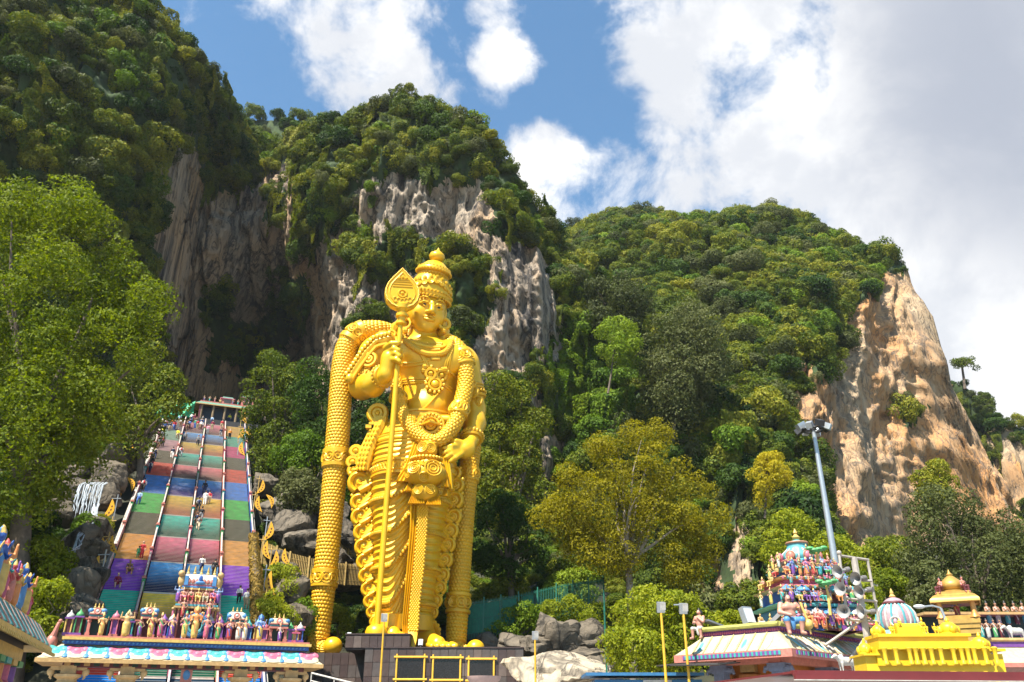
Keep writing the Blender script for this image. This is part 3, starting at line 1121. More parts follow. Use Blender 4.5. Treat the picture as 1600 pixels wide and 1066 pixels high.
def place_scatter():
    vis = [p for p in SCAT if in_view(*p[:3], 60)]
    hid = [p for p in SCAT if not in_view(*p[:3], 60)]
    def size(p):
        return p[4] / (p[1] * CT + (p[2] - EYE) * ST)
    count = {}
    vis.sort(key=lambda p: -size(p))
    protos = {}
    rest = {}
    for p in vis:
        kd = p[3]
        name, lab = KIND_NAME[kd[0]]
        c = count.get(name, 0)
        if c < 290:
            count[name] = c + 1
            o = link(name, CROWN[kd], None, p[:3], (0, 0, p[5]), (p[4], p[4], p[4] * p[6]))
            zn, part = zone(*p[:3])
            sz = "large" if p[4] > 3.6 else ("middling" if p[4] > 2.6 else "small")
            tag(o, "%s %s on the %s%s" % (sz, lab, zn, ", " + part if part else ""), "tree" if name == "hill_tree" else "creeper", "%s %ss on the %s%s" % (sz, lab, zn, ", " + part if part else ""))
            protos.setdefault(kd, o)
        else:
            rest.setdefault(kd, []).append(p)
    for p in hid:
        rest.setdefault(p[3], []).append(p)
    for kd, pts in rest.items():
        if kd in protos:
            forest("hillside_forest" if kd[0] in 'hok' else "hillside_creeper", pts, protos[kd])
if not globals().get("NOVEG"): place_scatter()
# ------------------------------------------------------------------ the golden statue
GOLD = mat("gold_paint", (.80, .455, .010), .36, .22, .14, .35, .12, 2.5, .5, .10)
GOLD_D = mat("gold_paint_beaded", (.74, .40, .008), .42, .18, .2, .5, 0, 1, .45, .15)
STY = 81.0
SO = P(655, 1010, STY)
def S(px, py, dy=0.0):
    return P(px, py, STY + dy) - SO

statue = thing("deity_statue", "colossal golden standing deity statue holding a leaf-headed spear before the limestone cliff", "statue", SO)

def ext(me_fn):
    return me_fn

# --- body: one continuous skin
B = Sculpt()
B.ell(S(671, 572), (3.9, 2.7, 3.3), .8)
B.ell(S(648, 554, -1.7), (2.3, 1.3, 1.6), .5).ell(S(702, 562, -1.5), (1.9, 1.3, 1.8), .5)
B.ell(S(669, 618), (2.95, 2.3, 3.4), .9).ell(S(669, 640, -.5), (2.45, 2.2, 1.9), .6)
B.ell(S(650, 690), (4.4, 3.0, 3.0), .9)
B.cap(S(661, 538, .2), S(665, 500, .1), 1.6, 1.45, .4)
B.cap(S(652, 548, .3), S(598, 547, .2), 1.3, 1.7, .8).cap(S(676, 550, .3), S(722, 562, .2), 1.2, 1.5, .8)
B.ell(S(590, 552, 0), (1.85, 1.8, 1.9), .7).ell(S(724, 570, .1), (1.45, 1.6, 1.7), .7)
elL, wrL = S(566, 604, -.6), S(603, 586, -4.3)
B.cap(S(583, 555), elL, 1.6, 1.35, .5).cap(elL, S(583, 602, -2.6), 1.35, 1.2, .5).cap(S(583, 602, -2.6), wrL, 1.2, .75, .4)
elR, wrR = S(741, 640, .2), S(737, 687, -1.9)
B.cap(S(729, 572), elR, 1.45, 1.15, .5).cap(elR, S(742, 662, -.6), 1.18, 1.1, .4).cap(S(742, 662, -.6), wrR, 1.1, .75, .4)
# raised hand closed on the spear, one finger up
pl = S(609, 560, -4.5)
B.cap(wrL, pl, .75, .85, .3, 0).ell(pl, (.85, .5, 1.15), .25)
for k, (kx, ky, mx, my, tx, ty) in enumerate([(603, 547, 612, 541, 622, 540), (607, 549, 616, 546, 623, 549), (609, 553, 618, 551, 624, 555), (610, 558, 619, 558, 624, 561)]):
    ky, my, ty = ky + (k - 1.5) * 2, my + (k - 1.5) * 2.6, ty + (k - 1.5) * 2.6
    b = S(kx, ky, -4.7)
    m_ = S(mx, my, -5.5)
    t_ = S(tx, ty, -5.6)
    B.chain([b, m_, t_], [.36, .31, .25], .06)
    B.cap(t_, S(tx + 2, ty + 3, -5.1), .25, .22, .05)
B.chain([S(615, 566, -4.7), S(624, 558, -4.4), S(626, 547, -4.5)], [.45, .38, .28], .12)
# hand resting on the hip, fingers towards the sash
pr = S(727, 702, -2.9)
B.cap(wrR, pr, .75, .8, .3).ell(pr, (1.0, .55, .95), .3)
for k, (kx, ky, mx, my, tx, ty) in enumerate([(718, 698, 706, 699, 693, 702), (717, 701, 705, 704, 692, 709), (718, 704, 707, 709, 696, 715), (721, 708, 712, 714, 703, 720)]):
    B.chain([S(kx, ky + (k - 1.5) * .8, -3.3), S(mx, my + (k - 1.5) * 1.0, -4.0), S(tx, ty + (k - 1.5) * 1.0, -3.9)], [.34, .28, .20], .04)
B.chain([S(722, 694, -3.2), S(712, 690, -3.6), S(704, 690, -3.5)], [.42, .36, .25], .1)
# folds of the flesh
B.cap(S(636, 655, -2.7), S(702, 656, -2.7), .5, .5, .8)
for fx, fy, lf in ((600, 988, 0), (662, 1003, 1)):
    FT = Sculpt()
    h = S(fx, fy, -1.2)
    FT.cap(S(fx - 4 * lf, fy - 24, -.2), h, 1.25, 1.15, .5)
    toe = S(fx + (22 if lf else 14), fy + 4, -3.6)
    FT.cap(h, toe, 1.1, .72, .5)
    for q in range(5):
        a = toe + Vector((.75 - .5 * q + (.5 if lf else 0), -.1 - (.16 * q), -.12))
        FT.cap(a, a + Vector((.35, -.85 + .07 * q, -.14)), .38 - .03 * q, .33 - .025 * q, .05)
    fV, fQ, _ = FT.skin(.10)
    link("foot", mesh_np("statue_foot", fV, [fQ], [GOLD]), statue)
bV, bQ, _ = B.skin(.13)
body = link("body", mesh_np("statue_body", bV, [bQ], [GOLD]), statue)

# --- head, looking a little to the right and down
H = Sculpt()
H.ell((0, .35, .55), (1.95, 2.25, 2.35), .5).ell((0, -.45, -.45), (1.72, 1.65, 2.05), .5)
H.ell((0, -1.05, -1.95), (.95, .85, .72), .45).ell((.85, -1.05, -.85), (.85, .85, .95), .4).ell((-.85, -1.05, -.85), (.85, .85, .95), .4)
for sx in (-1, 1):
    H.chain([(sx * .22, -2.0, .58), (sx * .6, -2.04, .82), (sx * 1.0, -1.92, .84), (sx * 1.42, -1.60, .60)], [.06, .09, .09, .05], .08)
    H.ell((sx * .74, -2.14, .16), (.58, .30, .25), .12, op='-')
    H.ell((sx * .74, -1.70, .13), (.52, .36, .24), .03)
    H.chain([(sx * .24, -1.96, .06), (sx * .50, -2.10, .30), (sx * .85, -2.06, .33), (sx * 1.30, -1.70, .14)], [.07, .12, .12, .06], .05)
    H.chain([(sx * .30, -1.97, .06), (sx * .72, -2.07, -.12), (sx * 1.18, -1.74, .08)], [.05, .06, .05], .05)
    H.ell((sx * .30, -2.22, -.66), (.25, .24, .2), .1)
    H.ell((sx * 1.9, .2, -.1), (.28, .55, .85), .2)
    H.ell((sx * 1.95, .1, -1.0), (.3, .42, .5), .2)
H.chain([(0, -1.98, .45), (0, -2.32, -.1), (0, -2.52, -.58)], [.2, .24, .32], .16)
H.cap((-.62, -1.90, -1.10), (0, -2.22, -1.12), .09, .16, .08).cap((.62, -1.90, -1.10), (0, -2.22, -1.12), .09, .16, .08)
H.cap((-.42, -2.0, -1.33), (.42, -2.0, -1.33), .13, .13, .08).ell((0, -2.1, -1.36), (.38, .2, .17), .08)
H.ell((0, -2.35, -1.22), (.62, .42, .03), .05, op='-')
HM = Matrix.Translation(S(666.5, 486, -.4)) @ Matrix.Rotation(math.radians(21), 4, 'Z') @ Matrix.Rotation(math.radians(13), 4, 'X') @ Matrix.Rotation(math.radians(5), 4, 'Y') @ Matrix.Scale(1.1, 4)
hV, hQ, _ = H.skin(.07)
hV = hV @ np.array(HM)[:3, :3].T + np.array(HM)[:3, 3]
head = link("head", mesh_np("statue_head", hV, [hQ], [GOLD]), statue)
PUPIL = mat("eye_pupil", (.05, .03, .01), .3)
for sx in (-1, 1):
    MB().ball((sx * .73, -2.03, .10), (.17, .05, .13), n=10).xform(HM).build("pupil", PUPIL, head)
m = MB()
for q in range(3):
    m.tube([(-.75 + .1 * q, -1.98 + .05 * q, 1.0 + .2 * q), (0, -2.18 + .06 * q, 1.02 + .2 * q), (.75 - .1 * q, -1.98 + .05 * q, 1.0 + .2 * q)], .05, n=6)
m.xform(HM).build("forehead_mark", GOLD, head, True)

# --- crown
m = MB()
m.lathe([(2.02, 1.05), (2.2, 1.15), (2.28, 1.5), (2.22, 1.9), (2.12, 2.4), (1.85, 3.1), (1.5, 3.65), (1.42, 3.75), (1.45, 3.9), (1.72, 4.0), (1.8, 4.15), (1.7, 4.4), (1.35, 4.75), (.95, 5.15),
         (.62, 5.3), (.5, 5.42), (.72, 5.6), (.82, 5.9), (.72, 6.2), (.4, 6.42), (.16, 6.6), (.05, 6.85)], (0, .15, 0), n=40)
crown = m.xform(HM).build("crown", GOLD, statue, 50)
m = MB()
for R_, z, n, rr in ((2.24, 1.12, 40, .16), (2.30, 1.62, 40, .13), (1.76, 4.08, 34, .15), (1.62, 4.45, 30, .12), (1.5, 3.72, 30, .12)):
    for k in range(n):
        a = 2 * math.pi * k / n
        m.ball((R_ * math.cos(a), .15 + R_ * math.sin(a), z), rr, n=6)
tag(m.xform(HM).build("bead", GOLD_D, crown, True), kind="stuff")
m = MB()
for k in range(-4, 5):
    a = -math.pi / 2 + k * .27
    zz = 2.15 + .55 * math.exp(-(k / 2.0) ** 2)
    for R_, r_, dz in ((.26, .09, 0), (.12, .10, 0)):
        m.ring((2.2 * math.cos(a), .15 + 2.2 * math.sin(a), zz + dz), R_, r_, (math.cos(a), math.sin(a), .25), n=12, k=5)
    m.ball((2.12 * math.cos(a), .15 + 2.12 * math.sin(a), zz + .48), .17, n=6)
for k in range(-3, 4):
    a = -math.pi / 2 + k * .3
    m.ball((1.95 * math.cos(a), .15 + 1.95 * math.sin(a), 3.0 - .08 * abs(k)), (.26, .18, .3), n=7)
m.xform(HM).build("crest", GOLD, crown, True)

# --- surface finder for the jewellery
aV = np.concatenate([bV, hV])
aQ = np.concatenate([bQ, hQ + len(bV)])
BVH = BVHTree.FromPolygons([Vector(v) for v in aV], aQ.tolist())
CAMLOC = Vector((0, 0, EYE)) - SO
def on_body(px, py, lift=0.0, dflt=-2.5):
    d = pdir(px, py)
    h = BVH.ray_cast(CAMLOC, d)
    if h[0] is None:
        return S(px, py, dflt), Vector((0, -1, 0))
    n = h[1] if h[1].dot(d) < 0 else -h[1]
    return h[0] + n * lift, n
def poly_px(pts, n):
    A = np.array(pts, float)
    s = np.concatenate([[0], np.cumsum(np.linalg.norm(np.diff(A, axis=0), axis=1))])
    q = np.linspace(0, s[-1], n)
    return np.stack([np.interp(q, s, A[:, 0]), np.interp(q, s, A[:, 1])], 1)
def smooth_px(pts, n):
    """Catmull-Rom through pixel points"""
    A = [np.array(p, float) for p in pts]
    A = [2 * A[0] - A[1]] + A + [2 * A[-1] - A[-2]]
    out_ = []
    for i in range(1, len(A) - 2):
        for t in np.linspace(0, 1, 14, endpoint=False):
            p0, p1, p2, p3 = A[i - 1:i + 3]
            out_.append(.5 * (2 * p1 + (p2 - p0) * t + (2 * p0 - 5 * p1 + 4 * p2 - p3) * t * t + (3 * p1 - p0 - 3 * p2 + p3) * t ** 3))
    out_.append(A[-2])
    return poly_px(out_, n)
def cord(pts, r, n=30, lift=None):
    q = [on_body(a, b, (r * .5 if lift is None else lift))[0] for a, b in smooth_px(pts, n)]
    return q
jw = MB()
# collar: three rows falling into a heavy beaded festoon
for pts, r, n in (([(628, 527), (645, 537), (670, 543), (692, 543), (703, 536)], .20, 34), ([(630, 529), (645, 543), (668, 551), (690, 551), (703, 541)], .17, 36)):
    jw.tube(cord(pts, r), r, n=6)
m = MB()
for a, b in smooth_px([(627, 526), (640, 540), (660, 552), (678, 555), (694, 553), (702, 545), (705, 536)], 36):
    m.ball(on_body(a, b, .18)[0], .34, n=7)
tag(m.build("necklace_bead", GOLD_D, statue, True), kind="stuff")
m = MB()
for j in range(4):
    for a, b in smooth_px([(640 + 3 * j, 531 + 3 * j), (662, 538 + 3.2 * j), (690 - j, 538 + 3 * j)], 22):
        m.ball(on_body(a, b, .06)[0], .16, n=5)
tag(m.build("collar_bead", GOLD_D, statue, True), kind="stuff")
jw.build("collar", GOLD, statue, True)
# long chains with the scrolled pendant
ch = MB()
for pts in ([(644, 533), (655, 550), (664, 567), (666, 574)], [(704, 546), (698, 562), (694, 576)]):
    for off in (0, 3):
        ch.tube(cord([(a + off, b) for a, b in pts], .13), .14, n=6)
ch.tube(cord([(706, 541), (701, 575), (692, 605), (680, 620), (660, 640), (640, 646)], .1, 40), .13, n=6)
for pts in ([(626, 567), (645, 567), (672, 563)], [(628, 571), (648, 571), (664, 569)], [(624, 595), (645, 592), (668, 592)], [(624, 598), (645, 596), (668, 596)], [(700, 579), (712, 588)], [(694, 600), (706, 608)], [(694, 603), (705, 612)]):
    ch.tube(cord(pts, .1), .13, n=6)
for c0 in ([(632, 570), (662, 568)], [(626, 600), (666, 597)]):
    for a, b in poly_px(c0, 16):
        ch.ball(on_body(a, b, 0)[0], .16, n=5)
ch.build("chest_chain", GOLD, statue, True)
pd = MB()
for cx, cy in ((673, 585), (689, 587)):
    c0, n0 = on_body(cx, cy, .25)
    pd.ring(c0, .5, .2, n0, n=16)
    pd.ball(c0, .3, n=7)
    for a in (.5, 1.5, 2.6):
        pd.ball(c0 + Vector((.75 * math.cos(a), -.1, .75 * math.sin(a))), .22, n=6)
for cx, cy in ((664, 574), (696, 577), (662, 580), (698, 582)):
    pd.ball(on_body(cx, cy, .2)[0], .33, n=7)
c0, n0 = on_body(679, 602, .28)
pd.ring(c0, .62, .16, n0, n=20)
pd.ball(c0, (.45, .28, .45), n=10)
for k in range(12):
    a = k * math.pi / 6
    u = Vector((0, 0, 1)).cross(n0).normalized()
    w_ = n0.cross(u)
    pd.ball(c0 + u * math.cos(a) * .92 + w_ * math.sin(a) * .92, .21, n=6)
c0, n0 = on_body(681, 561, .15)
pd.box(c0, (1.0, .3, .3))
tag(pd.build("pendant_bead", GOLD_D, statue, True), kind="stuff")
# armlets, bracelets, anklets
def bangle(name, a, b, R_, n, r_, par=statue):
    m = MB()
    d = (Vector(b) - Vector(a))
    for k in range(n):
        c = Vector(a) + d * (k / max(1, n - 1))
        m.ring(c, R_, r_ * (1.25 if k % 2 else 1), d, n=26, k=6)
        if k == n // 2:
            u = d.orthogonal().normalized()
            w_ = d.normalized().cross(u)
            for q in range(20):
                an = q * math.pi / 10
                m.ball(c + (u * math.cos(an) + w_ * math.sin(an)) * (R_ + r_), r_ * 1.1, n=5)
    return m.build(name, GOLD_D, par, True)
bangle("bracelet", wrL.lerp(elL, .10), wrL.lerp(elL, .24), .95, 3, .18)
bangle("bracelet", wrR.lerp(elR, .02), wrR.lerp(elR, .16), .95, 3, .18)
shL, shR = S(583, 555), S(729, 572)
bangle("armlet", shL.lerp(elL, .72), shL.lerp(elL, .98), 1.55, 4, .15)
bangle("armlet", shR.lerp(elR, .50), shR.lerp(elR, .74), 1.34, 4, .15)
bangle("anklet", S(659, 985, -.4), S(660, 990, -.7), 1.35, 2, .2)
m = MB()
for c0, R_ in ((S(572, 575, -1.9), .95), (S(567, 583, -1.9), .7), (S(577, 562, -2.2), .75), (S(735, 600, -1.4), .5), (S(738, 613, -1.3), .55), (S(746, 628, -.9), .42)):
    m.ring(c0, R_, .2, (-.25, -1, .1), n=18)
    m.ring(c0 + Vector((0, -.1, 0)), R_ * .45, .16, (-.25, -1, .1), n=12)
    m.ball(c0 + Vector((0, -.15, 0)), R_ * .25, n=6)
m.build("arm_ornament", GOLD_D, statue, True)
# shoulder flap edged with beads, ear locks and ear drops
m = MB()
ps = [S(a, b, dy) for (a, b), dy in zip(poly_px([(612, 527), (588, 533), (570, 552), (556, 574), (545, 590)], 16), np.linspace(-1.9, -2.1, 16))]
m.tube(ps, .34, n=8)
for p in ps:
    m.ball(p + Vector((-.25, -.25, .3)), .28, n=6)
ps = [S(a, b, -2.25) for a, b in poly_px([(605, 537), (588, 541), (575, 556), (562, 574), (550, 592)], 14)]
m.tube(ps, .22, n=6)
m.ball(S(547, 592, -2.0), .62, n=9)
m.ball(S(600, 532, -1.4), (1.25, .9, 1.1), n=10)
m.build("shoulder_flap", GOLD, statue, True)
m = MB()
for sx, px0 in ((-1, 0), (1, 1)):
    pts = [(632, 497), (622, 505), (617, 514), (612, 524)] if sx < 0 else [(692, 500), (694, 512), (697, 522), (700, 530)]
    for q in range(3):
        pp = [S(a + q * 3 * sx * -1, b + q * 2, -.3 + q * .25) for a, b in smooth_px(pts, 9)]
        m.tube(pp, [.42 + .12 * math.sin(k * 1.7) for k in range(9)], n=7)
        m.ring(pp[-1] + Vector((0, -.3, 0)), .42, .18, n=12)
    c0 = S(634 if sx < 0 else 694, 506 if sx < 0 else 506, -.9)
    m.ring(c0, .6, .22, (.3 * sx, -1, 0), n=14)
    m.ball(c0 + Vector((0, -.1, -.9)), .35, n=7)
m.build("ear_lock", GOLD, statue, True)

# --- the beaded shawl: two thick rolls hanging to the ground and a loop across the waist
def beaded_roll(name, keys, r0, nlen, nper=120, band=(), flat=1.0, bump=.10):
    """keys: (px, py, dy, radius factor)"""
    K = [(S(a, b, dy), f) for a, b, dy, f in keys]
    P3 = np.array([list(p) + [f] for p, f in K])
    A = [2 * P3[0] - P3[1]] + list(P3) + [2 * P3[-1] - P3[-2]]
    out_ = []
    for i in range(1, len(A) - 2):
        for t in np.linspace(0, 1, 16, endpoint=False):
            p0, p1, p2, p3 = A[i - 1:i + 3]
            out_.append(.5 * (2 * p1 + (p2 - p0) * t + (2 * p0 - 5 * p1 + 4 * p2 - p3) * t * t + (3 * p1 - p0 - 3 * p2 + p3) * t ** 3))
    out_ = np.array(out_ + [A[-2]])
    s = np.concatenate([[0], np.cumsum(np.linalg.norm(np.diff(out_[:, :3], axis=0), axis=1))])
    q = np.linspace(0, s[-1], nlen)
    Cn = np.stack([np.interp(q, s, out_[:, i]) for i in range(4)], 1)
    ctr = Cn[:, :3]
    T = np.gradient(ctr, axis=0)
    T /= np.linalg.norm(T, axis=1)[:, None]
    ref = np.array([0, -1, 0.0])
    U = np.cross(T, ref)
    U /= np.linalg.norm(U, axis=1)[:, None]
    W = np.cross(U, T)
    th = np.linspace(0, 2 * math.pi, nper, endpoint=False)
    pitch = .34
    nb = round(2 * math.pi * r0 / .34)
    row = np.floor(q / pitch)
    vph = (q / pitch - row) - .5
    uph = (th[None, :] / (2 * math.pi) * nb + (row[:, None] % 2) * .5) % 1 - .5
    d2 = np.sqrt(np.clip(1 - (uph * 2) ** 2 - (vph[:, None] * 2) ** 2, 0, 1))
    bmp = d2 * bump
    for (b0, b1) in band:
        t = q / s[-1]
        msk = (t > b0) & (t < b1)
        bmp[msk] = .14
        edge = ((np.abs(t - b0) < .006) | (np.abs(t - b1) < .006))
        bmp[edge] = .26
    rad = r0 * Cn[:, 3][:, None] + bmp
    V = ctr[:, None, :] + U[:, None, :] * (np.cos(th)[None, :] * rad)[..., None] + W[:, None, :] * (np.sin(th)[None, :] * rad * flat)[..., None]
    V = V.reshape(-1, 3)
    i = np.arange((nlen - 1) * nper)
    a = i
    b = (i // nper) * nper + (i % nper + 1) % nper
    Q = np.stack([a, b, b + nper, a + nper], 1)
    o = link(name, mesh_np(name, V, [Q], [GOLD_D]), statue)
    rs = MB()
    for (b0, b1) in band:
        L = (b1 - b0) * s[-1]
        nrow = max(1, int(round(L / 1.9)))
        for k in range(nrow):
            t = (b0 + (b1 - b0) * (k + .5) / nrow) * s[-1]
            j = int(np.argmin(np.abs(q - t)))
            rr = r0 * Cn[j, 3]
            for an in (-2.5, -1.9, -1.25, -.65):
                an = an + .0
                dirn = U[j] * math.cos(an) * -1 + W[j] * -math.sin(an) * flat
                c = ctr[j] + dirn * (rr + .16)
                for R_, r_ in ((.5, .12), (.22, .13)):
                    rs.ring(c, R_, r_, dirn, n=14, k=5)
    if band:
        tag(rs.build("rosette", GOLD_D, o, True), kind="stuff")
    return o
beaded_roll("beaded_shawl", [(640, 527, 2.2, .8), (612, 522, 1.7, .95), (590, 517, .9, 1.0), (565, 520, .6, 1.05), (545, 538, .4, 1.08), (537, 565, .3, 1.05), (533, 600, .2, 1.03), (530, 650, .2, 1.05), (525, 720, .2, 1.07), (519, 790, .2, 1.02),
             (512, 860, .2, 1.0), (506, 920, .2, .95), (500, 980, .2, .85), (497, 1006, .1, .82), (505, 1014, -.3, .6), (513, 1013, -.5, .4)], 1.08, 1300,
            band=((.135, .175), (.50, .535), (.80, .83)))
beaded_roll("beaded_shawl", [(738, 640, 2.6, .9), (737, 690, 2.4, .95), (733, 730, 2.2, .95), (727, 790, 1.9, .95), (722, 850, 1.7, .97), (718, 910, 1.5, .98), (715, 960, 1.4, .95), (713, 1000, 1.2, .9), (716, 1015, .8, .7), (730, 1019, .3, .5)], 1.0, 1000,
            band=((.27, .31), (.76, .82)))
beaded_roll("beaded_shawl", [(612, 560, 1.6, .7), (618, 590, -.9, .8), (622, 620, -2.2, .85), (632, 650, -2.9, .85), (650, 677, -3.6, .85), (672, 689, -4.0, .85), (692, 685, -3.9, .92), (710, 663, -3.4, 1.0), (719, 637, -2.7, 1.1), (727, 605, -1.9, 1.15),
             (728, 578, -1.6, 1.2), (722, 556, -1.4, 1.25), (711, 541, -.7, 1.2), (700, 532, .8, 1.0)], .70, 1000, band=((.235, .265), (.62, .65), (.83, .87)))
for nm, (a, b, dy), r_ in (("shawl_ball", (520, 1010, -.6), .88), ("shawl_ball", (743, 1014, -.2), .86)):
    MB().ball(S(a, b, dy), (r_, r_, r_ * .95), n=24).build(nm, GOLD, statue, True)

# --- robe: two pleated legs with drooping folds
def robe_leg(name, keys, side, seed):
    """keys: (py, px_left, px_right, dy, depth); side=+1 when the centre pleat lies to the right"""
    ys = np.array([k[0] for k in keys], float)
    yy = np.linspace(ys[0], ys[-1], 300)
    f = [np.interp(yy, ys, [k[i] for k in keys]) for i in range(1, 5)]
    nper = 120
    th = np.linspace(0, 2 * math.pi, nper, endpoint=False)
    V = np.zeros((len(yy), nper, 3))
    zz = np.zeros(len(yy))
    for i, y in enumerate(yy):
        l, r = S(f[0][i], y, f[2][i]), S(f[1][i], y, f[2][i])
        c = (l + r) / 2
        hw = (r - l).length / 2
        zz[i] = c.z
        V[i, :, 0] = c.x + np.cos(th) * hw
        V[i, :, 1] = c.y + np.sin(th) * f[3][i]
        V[i, :, 2] = c.z
    u = np.cos(th)[None, :] * side
    w = np.clip(u + .25, 0, 2)
    front = sstep(-np.sin(th)[None, :], -.4, .3)
    ph = (zz[:, None] - 2.6 * w ** 2.1 - .25 * np.sin(zz[:, None] * .7 + seed)) / .62
    sp = vnoise(zz[:, None] * .35 + 0 * th[None, :], 0 * th[None, :] + seed, np.sin(th)[None, :] + 0 * zz[:, None], seed) * .8
    fr = (ph + sp * .5) % 1
    fold = np.exp(-((fr - .5) / .16) ** 2) + .35 * fr
    bandp = (zz[:, None] - 2.6 * w ** 2.1) / 3.2 % 1
    bb = (bandp < .17)
    disp = fold * .16 * front
    disp = np.where(bb, .22 + .1 * ((bandp < .03) | (bandp > .14)), disp) 
    V[..., 0] += np.cos(th)[None, :] * disp
    V[..., 1] += np.sin(th)[None, :] * disp
    Vf = V.reshape(-1, 3)
    i = np.arange((len(yy) - 1) * nper)
    b = (i // nper) * nper + (i % nper + 1) % nper
    Q = np.stack([i, i + nper, b + nper, b], 1)
    o = link(name, mesh_np(name, Vf, [Q], [GOLD]), statue)
    m = MB()
    for kb in range(0, 8):
        for t in np.linspace(math.pi * 1.0, math.pi * 2.0, 34):
            uu = math.cos(t) * side
            ww = max(0, uu + .25)
            z = (kb + .085) * 3.2 + 2.6 * ww ** 2.1
            if z < zz[-1] + .4 or z > zz[0] - 4.5:
                continue
            j = int(np.argmin(np.abs(zz - z)))
            k = int(round(t / (2 * math.pi) * nper)) % nper
            p = V[j, k]
            m.ball((p[0] + math.cos(t) * .08, p[1] + math.sin(t) * .08, z), .2, n=6)
    tag(m.build("bead_trim", GOLD_D, o, True), kind="stuff")
    return o
robe_leg("robe", [(668, 598, 716, .2, 3.0), (690, 588, 716, .1, 3.3), (715, 583, 690, -.3, 3.2), (760, 582, 666, -.6, 3.0), (830, 584, 652, -.7, 2.7), (900, 586, 644, -.7, 2.4), (950, 590, 641, -.7, 2.2), (984, 594, 640, -.7, 2.1)], 1, 3)
robe_leg("robe", [(690, 640, 716, .0, 2.8), (720, 645, 713, -.1, 2.9), (760, 648, 708, -.3, 2.7), (830, 642, 693, -.4, 2.4), (900, 640, 683, -.5, 2.1), (950, 640, 676, -.5, 1.8), (985, 642, 673, -.5, 1.7)], -1, 7)
# hem bands at the ankles
m = MB()
for (l, r_, y, dy, dp) in ((590, 640, 980, -.7, 2.25), (640, 674, 981, -.5, 1.85)):
    a_, b_ = S(l, y, dy), S(r_, y, dy)
    c = (a_ + b_) / 2
    hw = (b_ - a_).length / 2
    m.lathe([(hw + .1, -.5), (hw + .35, -.4), (hw + .3, .9), (hw + .05, 1.0)], c, n=40, sy=dp / hw)
m.build("robe_hem", GOLD_D, statue, 50)
# apron hem and girdle
def girdle(name, y, l, r_, dy, dp, h, mt):
    a_, b_ = S(l, y, dy), S(r_, y, dy)
    c = (a_ + b_) / 2
    hw = (b_ - a_).length / 2
    mm = MB()
    mm.lathe([(hw - .1, -h / 2), (hw + .22, -h / 2), (hw + .22, -h / 2 + .2), (hw + .1, -h / 2 + .25), (hw + .1, h / 2 - .25), (hw + .22, h / 2 - .2), (hw + .22, h / 2), (hw - .1, h / 2)], c, n=56, sy=dp / hw)
    for k in range(26):
        t = math.pi + math.pi * (k + .5) / 26
        p = c + Vector((math.cos(t) * (hw + .14), math.sin(t) * (dp + .14), 0))
        nn = Vector((math.cos(t) / hw, math.sin(t) / dp, 0))
        mm.ring(p, h * .22, .1, nn, n=10, k=5)
    return mm.build(name, mt, statue, 50)
girdle("girdle", 672, 612, 714, .1, 3.2, 2.3, GOLD_D)
girdle("apron_hem", 742, 583, 668, -.5, 3.35, 1.5, GOLD)
m = MB()
c0 = S(673, 664, -3.7)
for R_, r_ in ((1.25, .16), (.85, .18), (.42, .16)):
    m.ring(c0, R_, r_, n=26)
m.lathe([(1.2, -.1), (1.2, .1)], c0, n=4)
m.ball(c0, .32, n=8)
for k in range(18):
    a = k * math.pi / 9
    m.ball(c0 + Vector((1.05 * math.cos(a), -.12, 1.05 * math.sin(a))), .17, n=6)
m.build("girdle_medallion", GOLD_D, statue, True)
# draped sash from the girdle to the left, its frilled end
def ribbon(mm, rows, th=.35, ridges=6, amp=.12):
    """rows of (px_l, px_r, py, dy): a cloth strip with lengthwise pleats and thickness"""
    n = ridges * 4 + 1
    V = []
    for l, r_, y, dy in rows:
        a_, b_ = S(l, y, dy), S(r_, y, dy)
        for k in range(n):
            t = k / (n - 1)
            p = a_.lerp(b_, t)
            V.append(p + Vector((0, -amp * abs(math.sin(t * ridges * math.pi)), 0)))
    nr = len(rows)
    V2 = [v + Vector((0, th, 0)) for v in V]
    Fs = []
    N = len(V)
    for i in range(nr - 1):
        for k in range(n - 1):
            a = i * n + k
            Fs.append((a, a + n, a + n + 1, a + 1))
            Fs.append((N + a, N + a + 1, N + a + n + 1, N + a + n))
        for k in (0, n - 1):
            a = i * n + k
            q = (a, N + a, N + a + n, a + n)
            Fs.append(q if k == 0 else q[::-1])
    for i in (0, nr - 1):
        for k in range(n - 1):
            a = i * n + k
            q = (a, a + 1, N + a + 1, N + a)
            Fs.append(q if i == 0 else q[::-1])
    mm.add(V + V2, Fs)
m = MB()
ribbon(m, [(646, 668, 690, -3.6), (640, 660, 708, -3.9), (632, 650, 730, -4.0), (620, 648, 746, -4.1), (616, 646, 752, -4.2)], .4, 5, .16)
ribbon(m, [(655, 675, 700, -3.9), (645, 668, 745, -4.1), (630, 648, 768, -4.2)], .4, 4, .16)
ribbon(m, [(684, 700, 700, -3.7), (692, 706, 740, -3.9), (695, 708, 765, -4.0)], .4, 4, .16)
m.build("sash_end", GOLD, statue, 50)
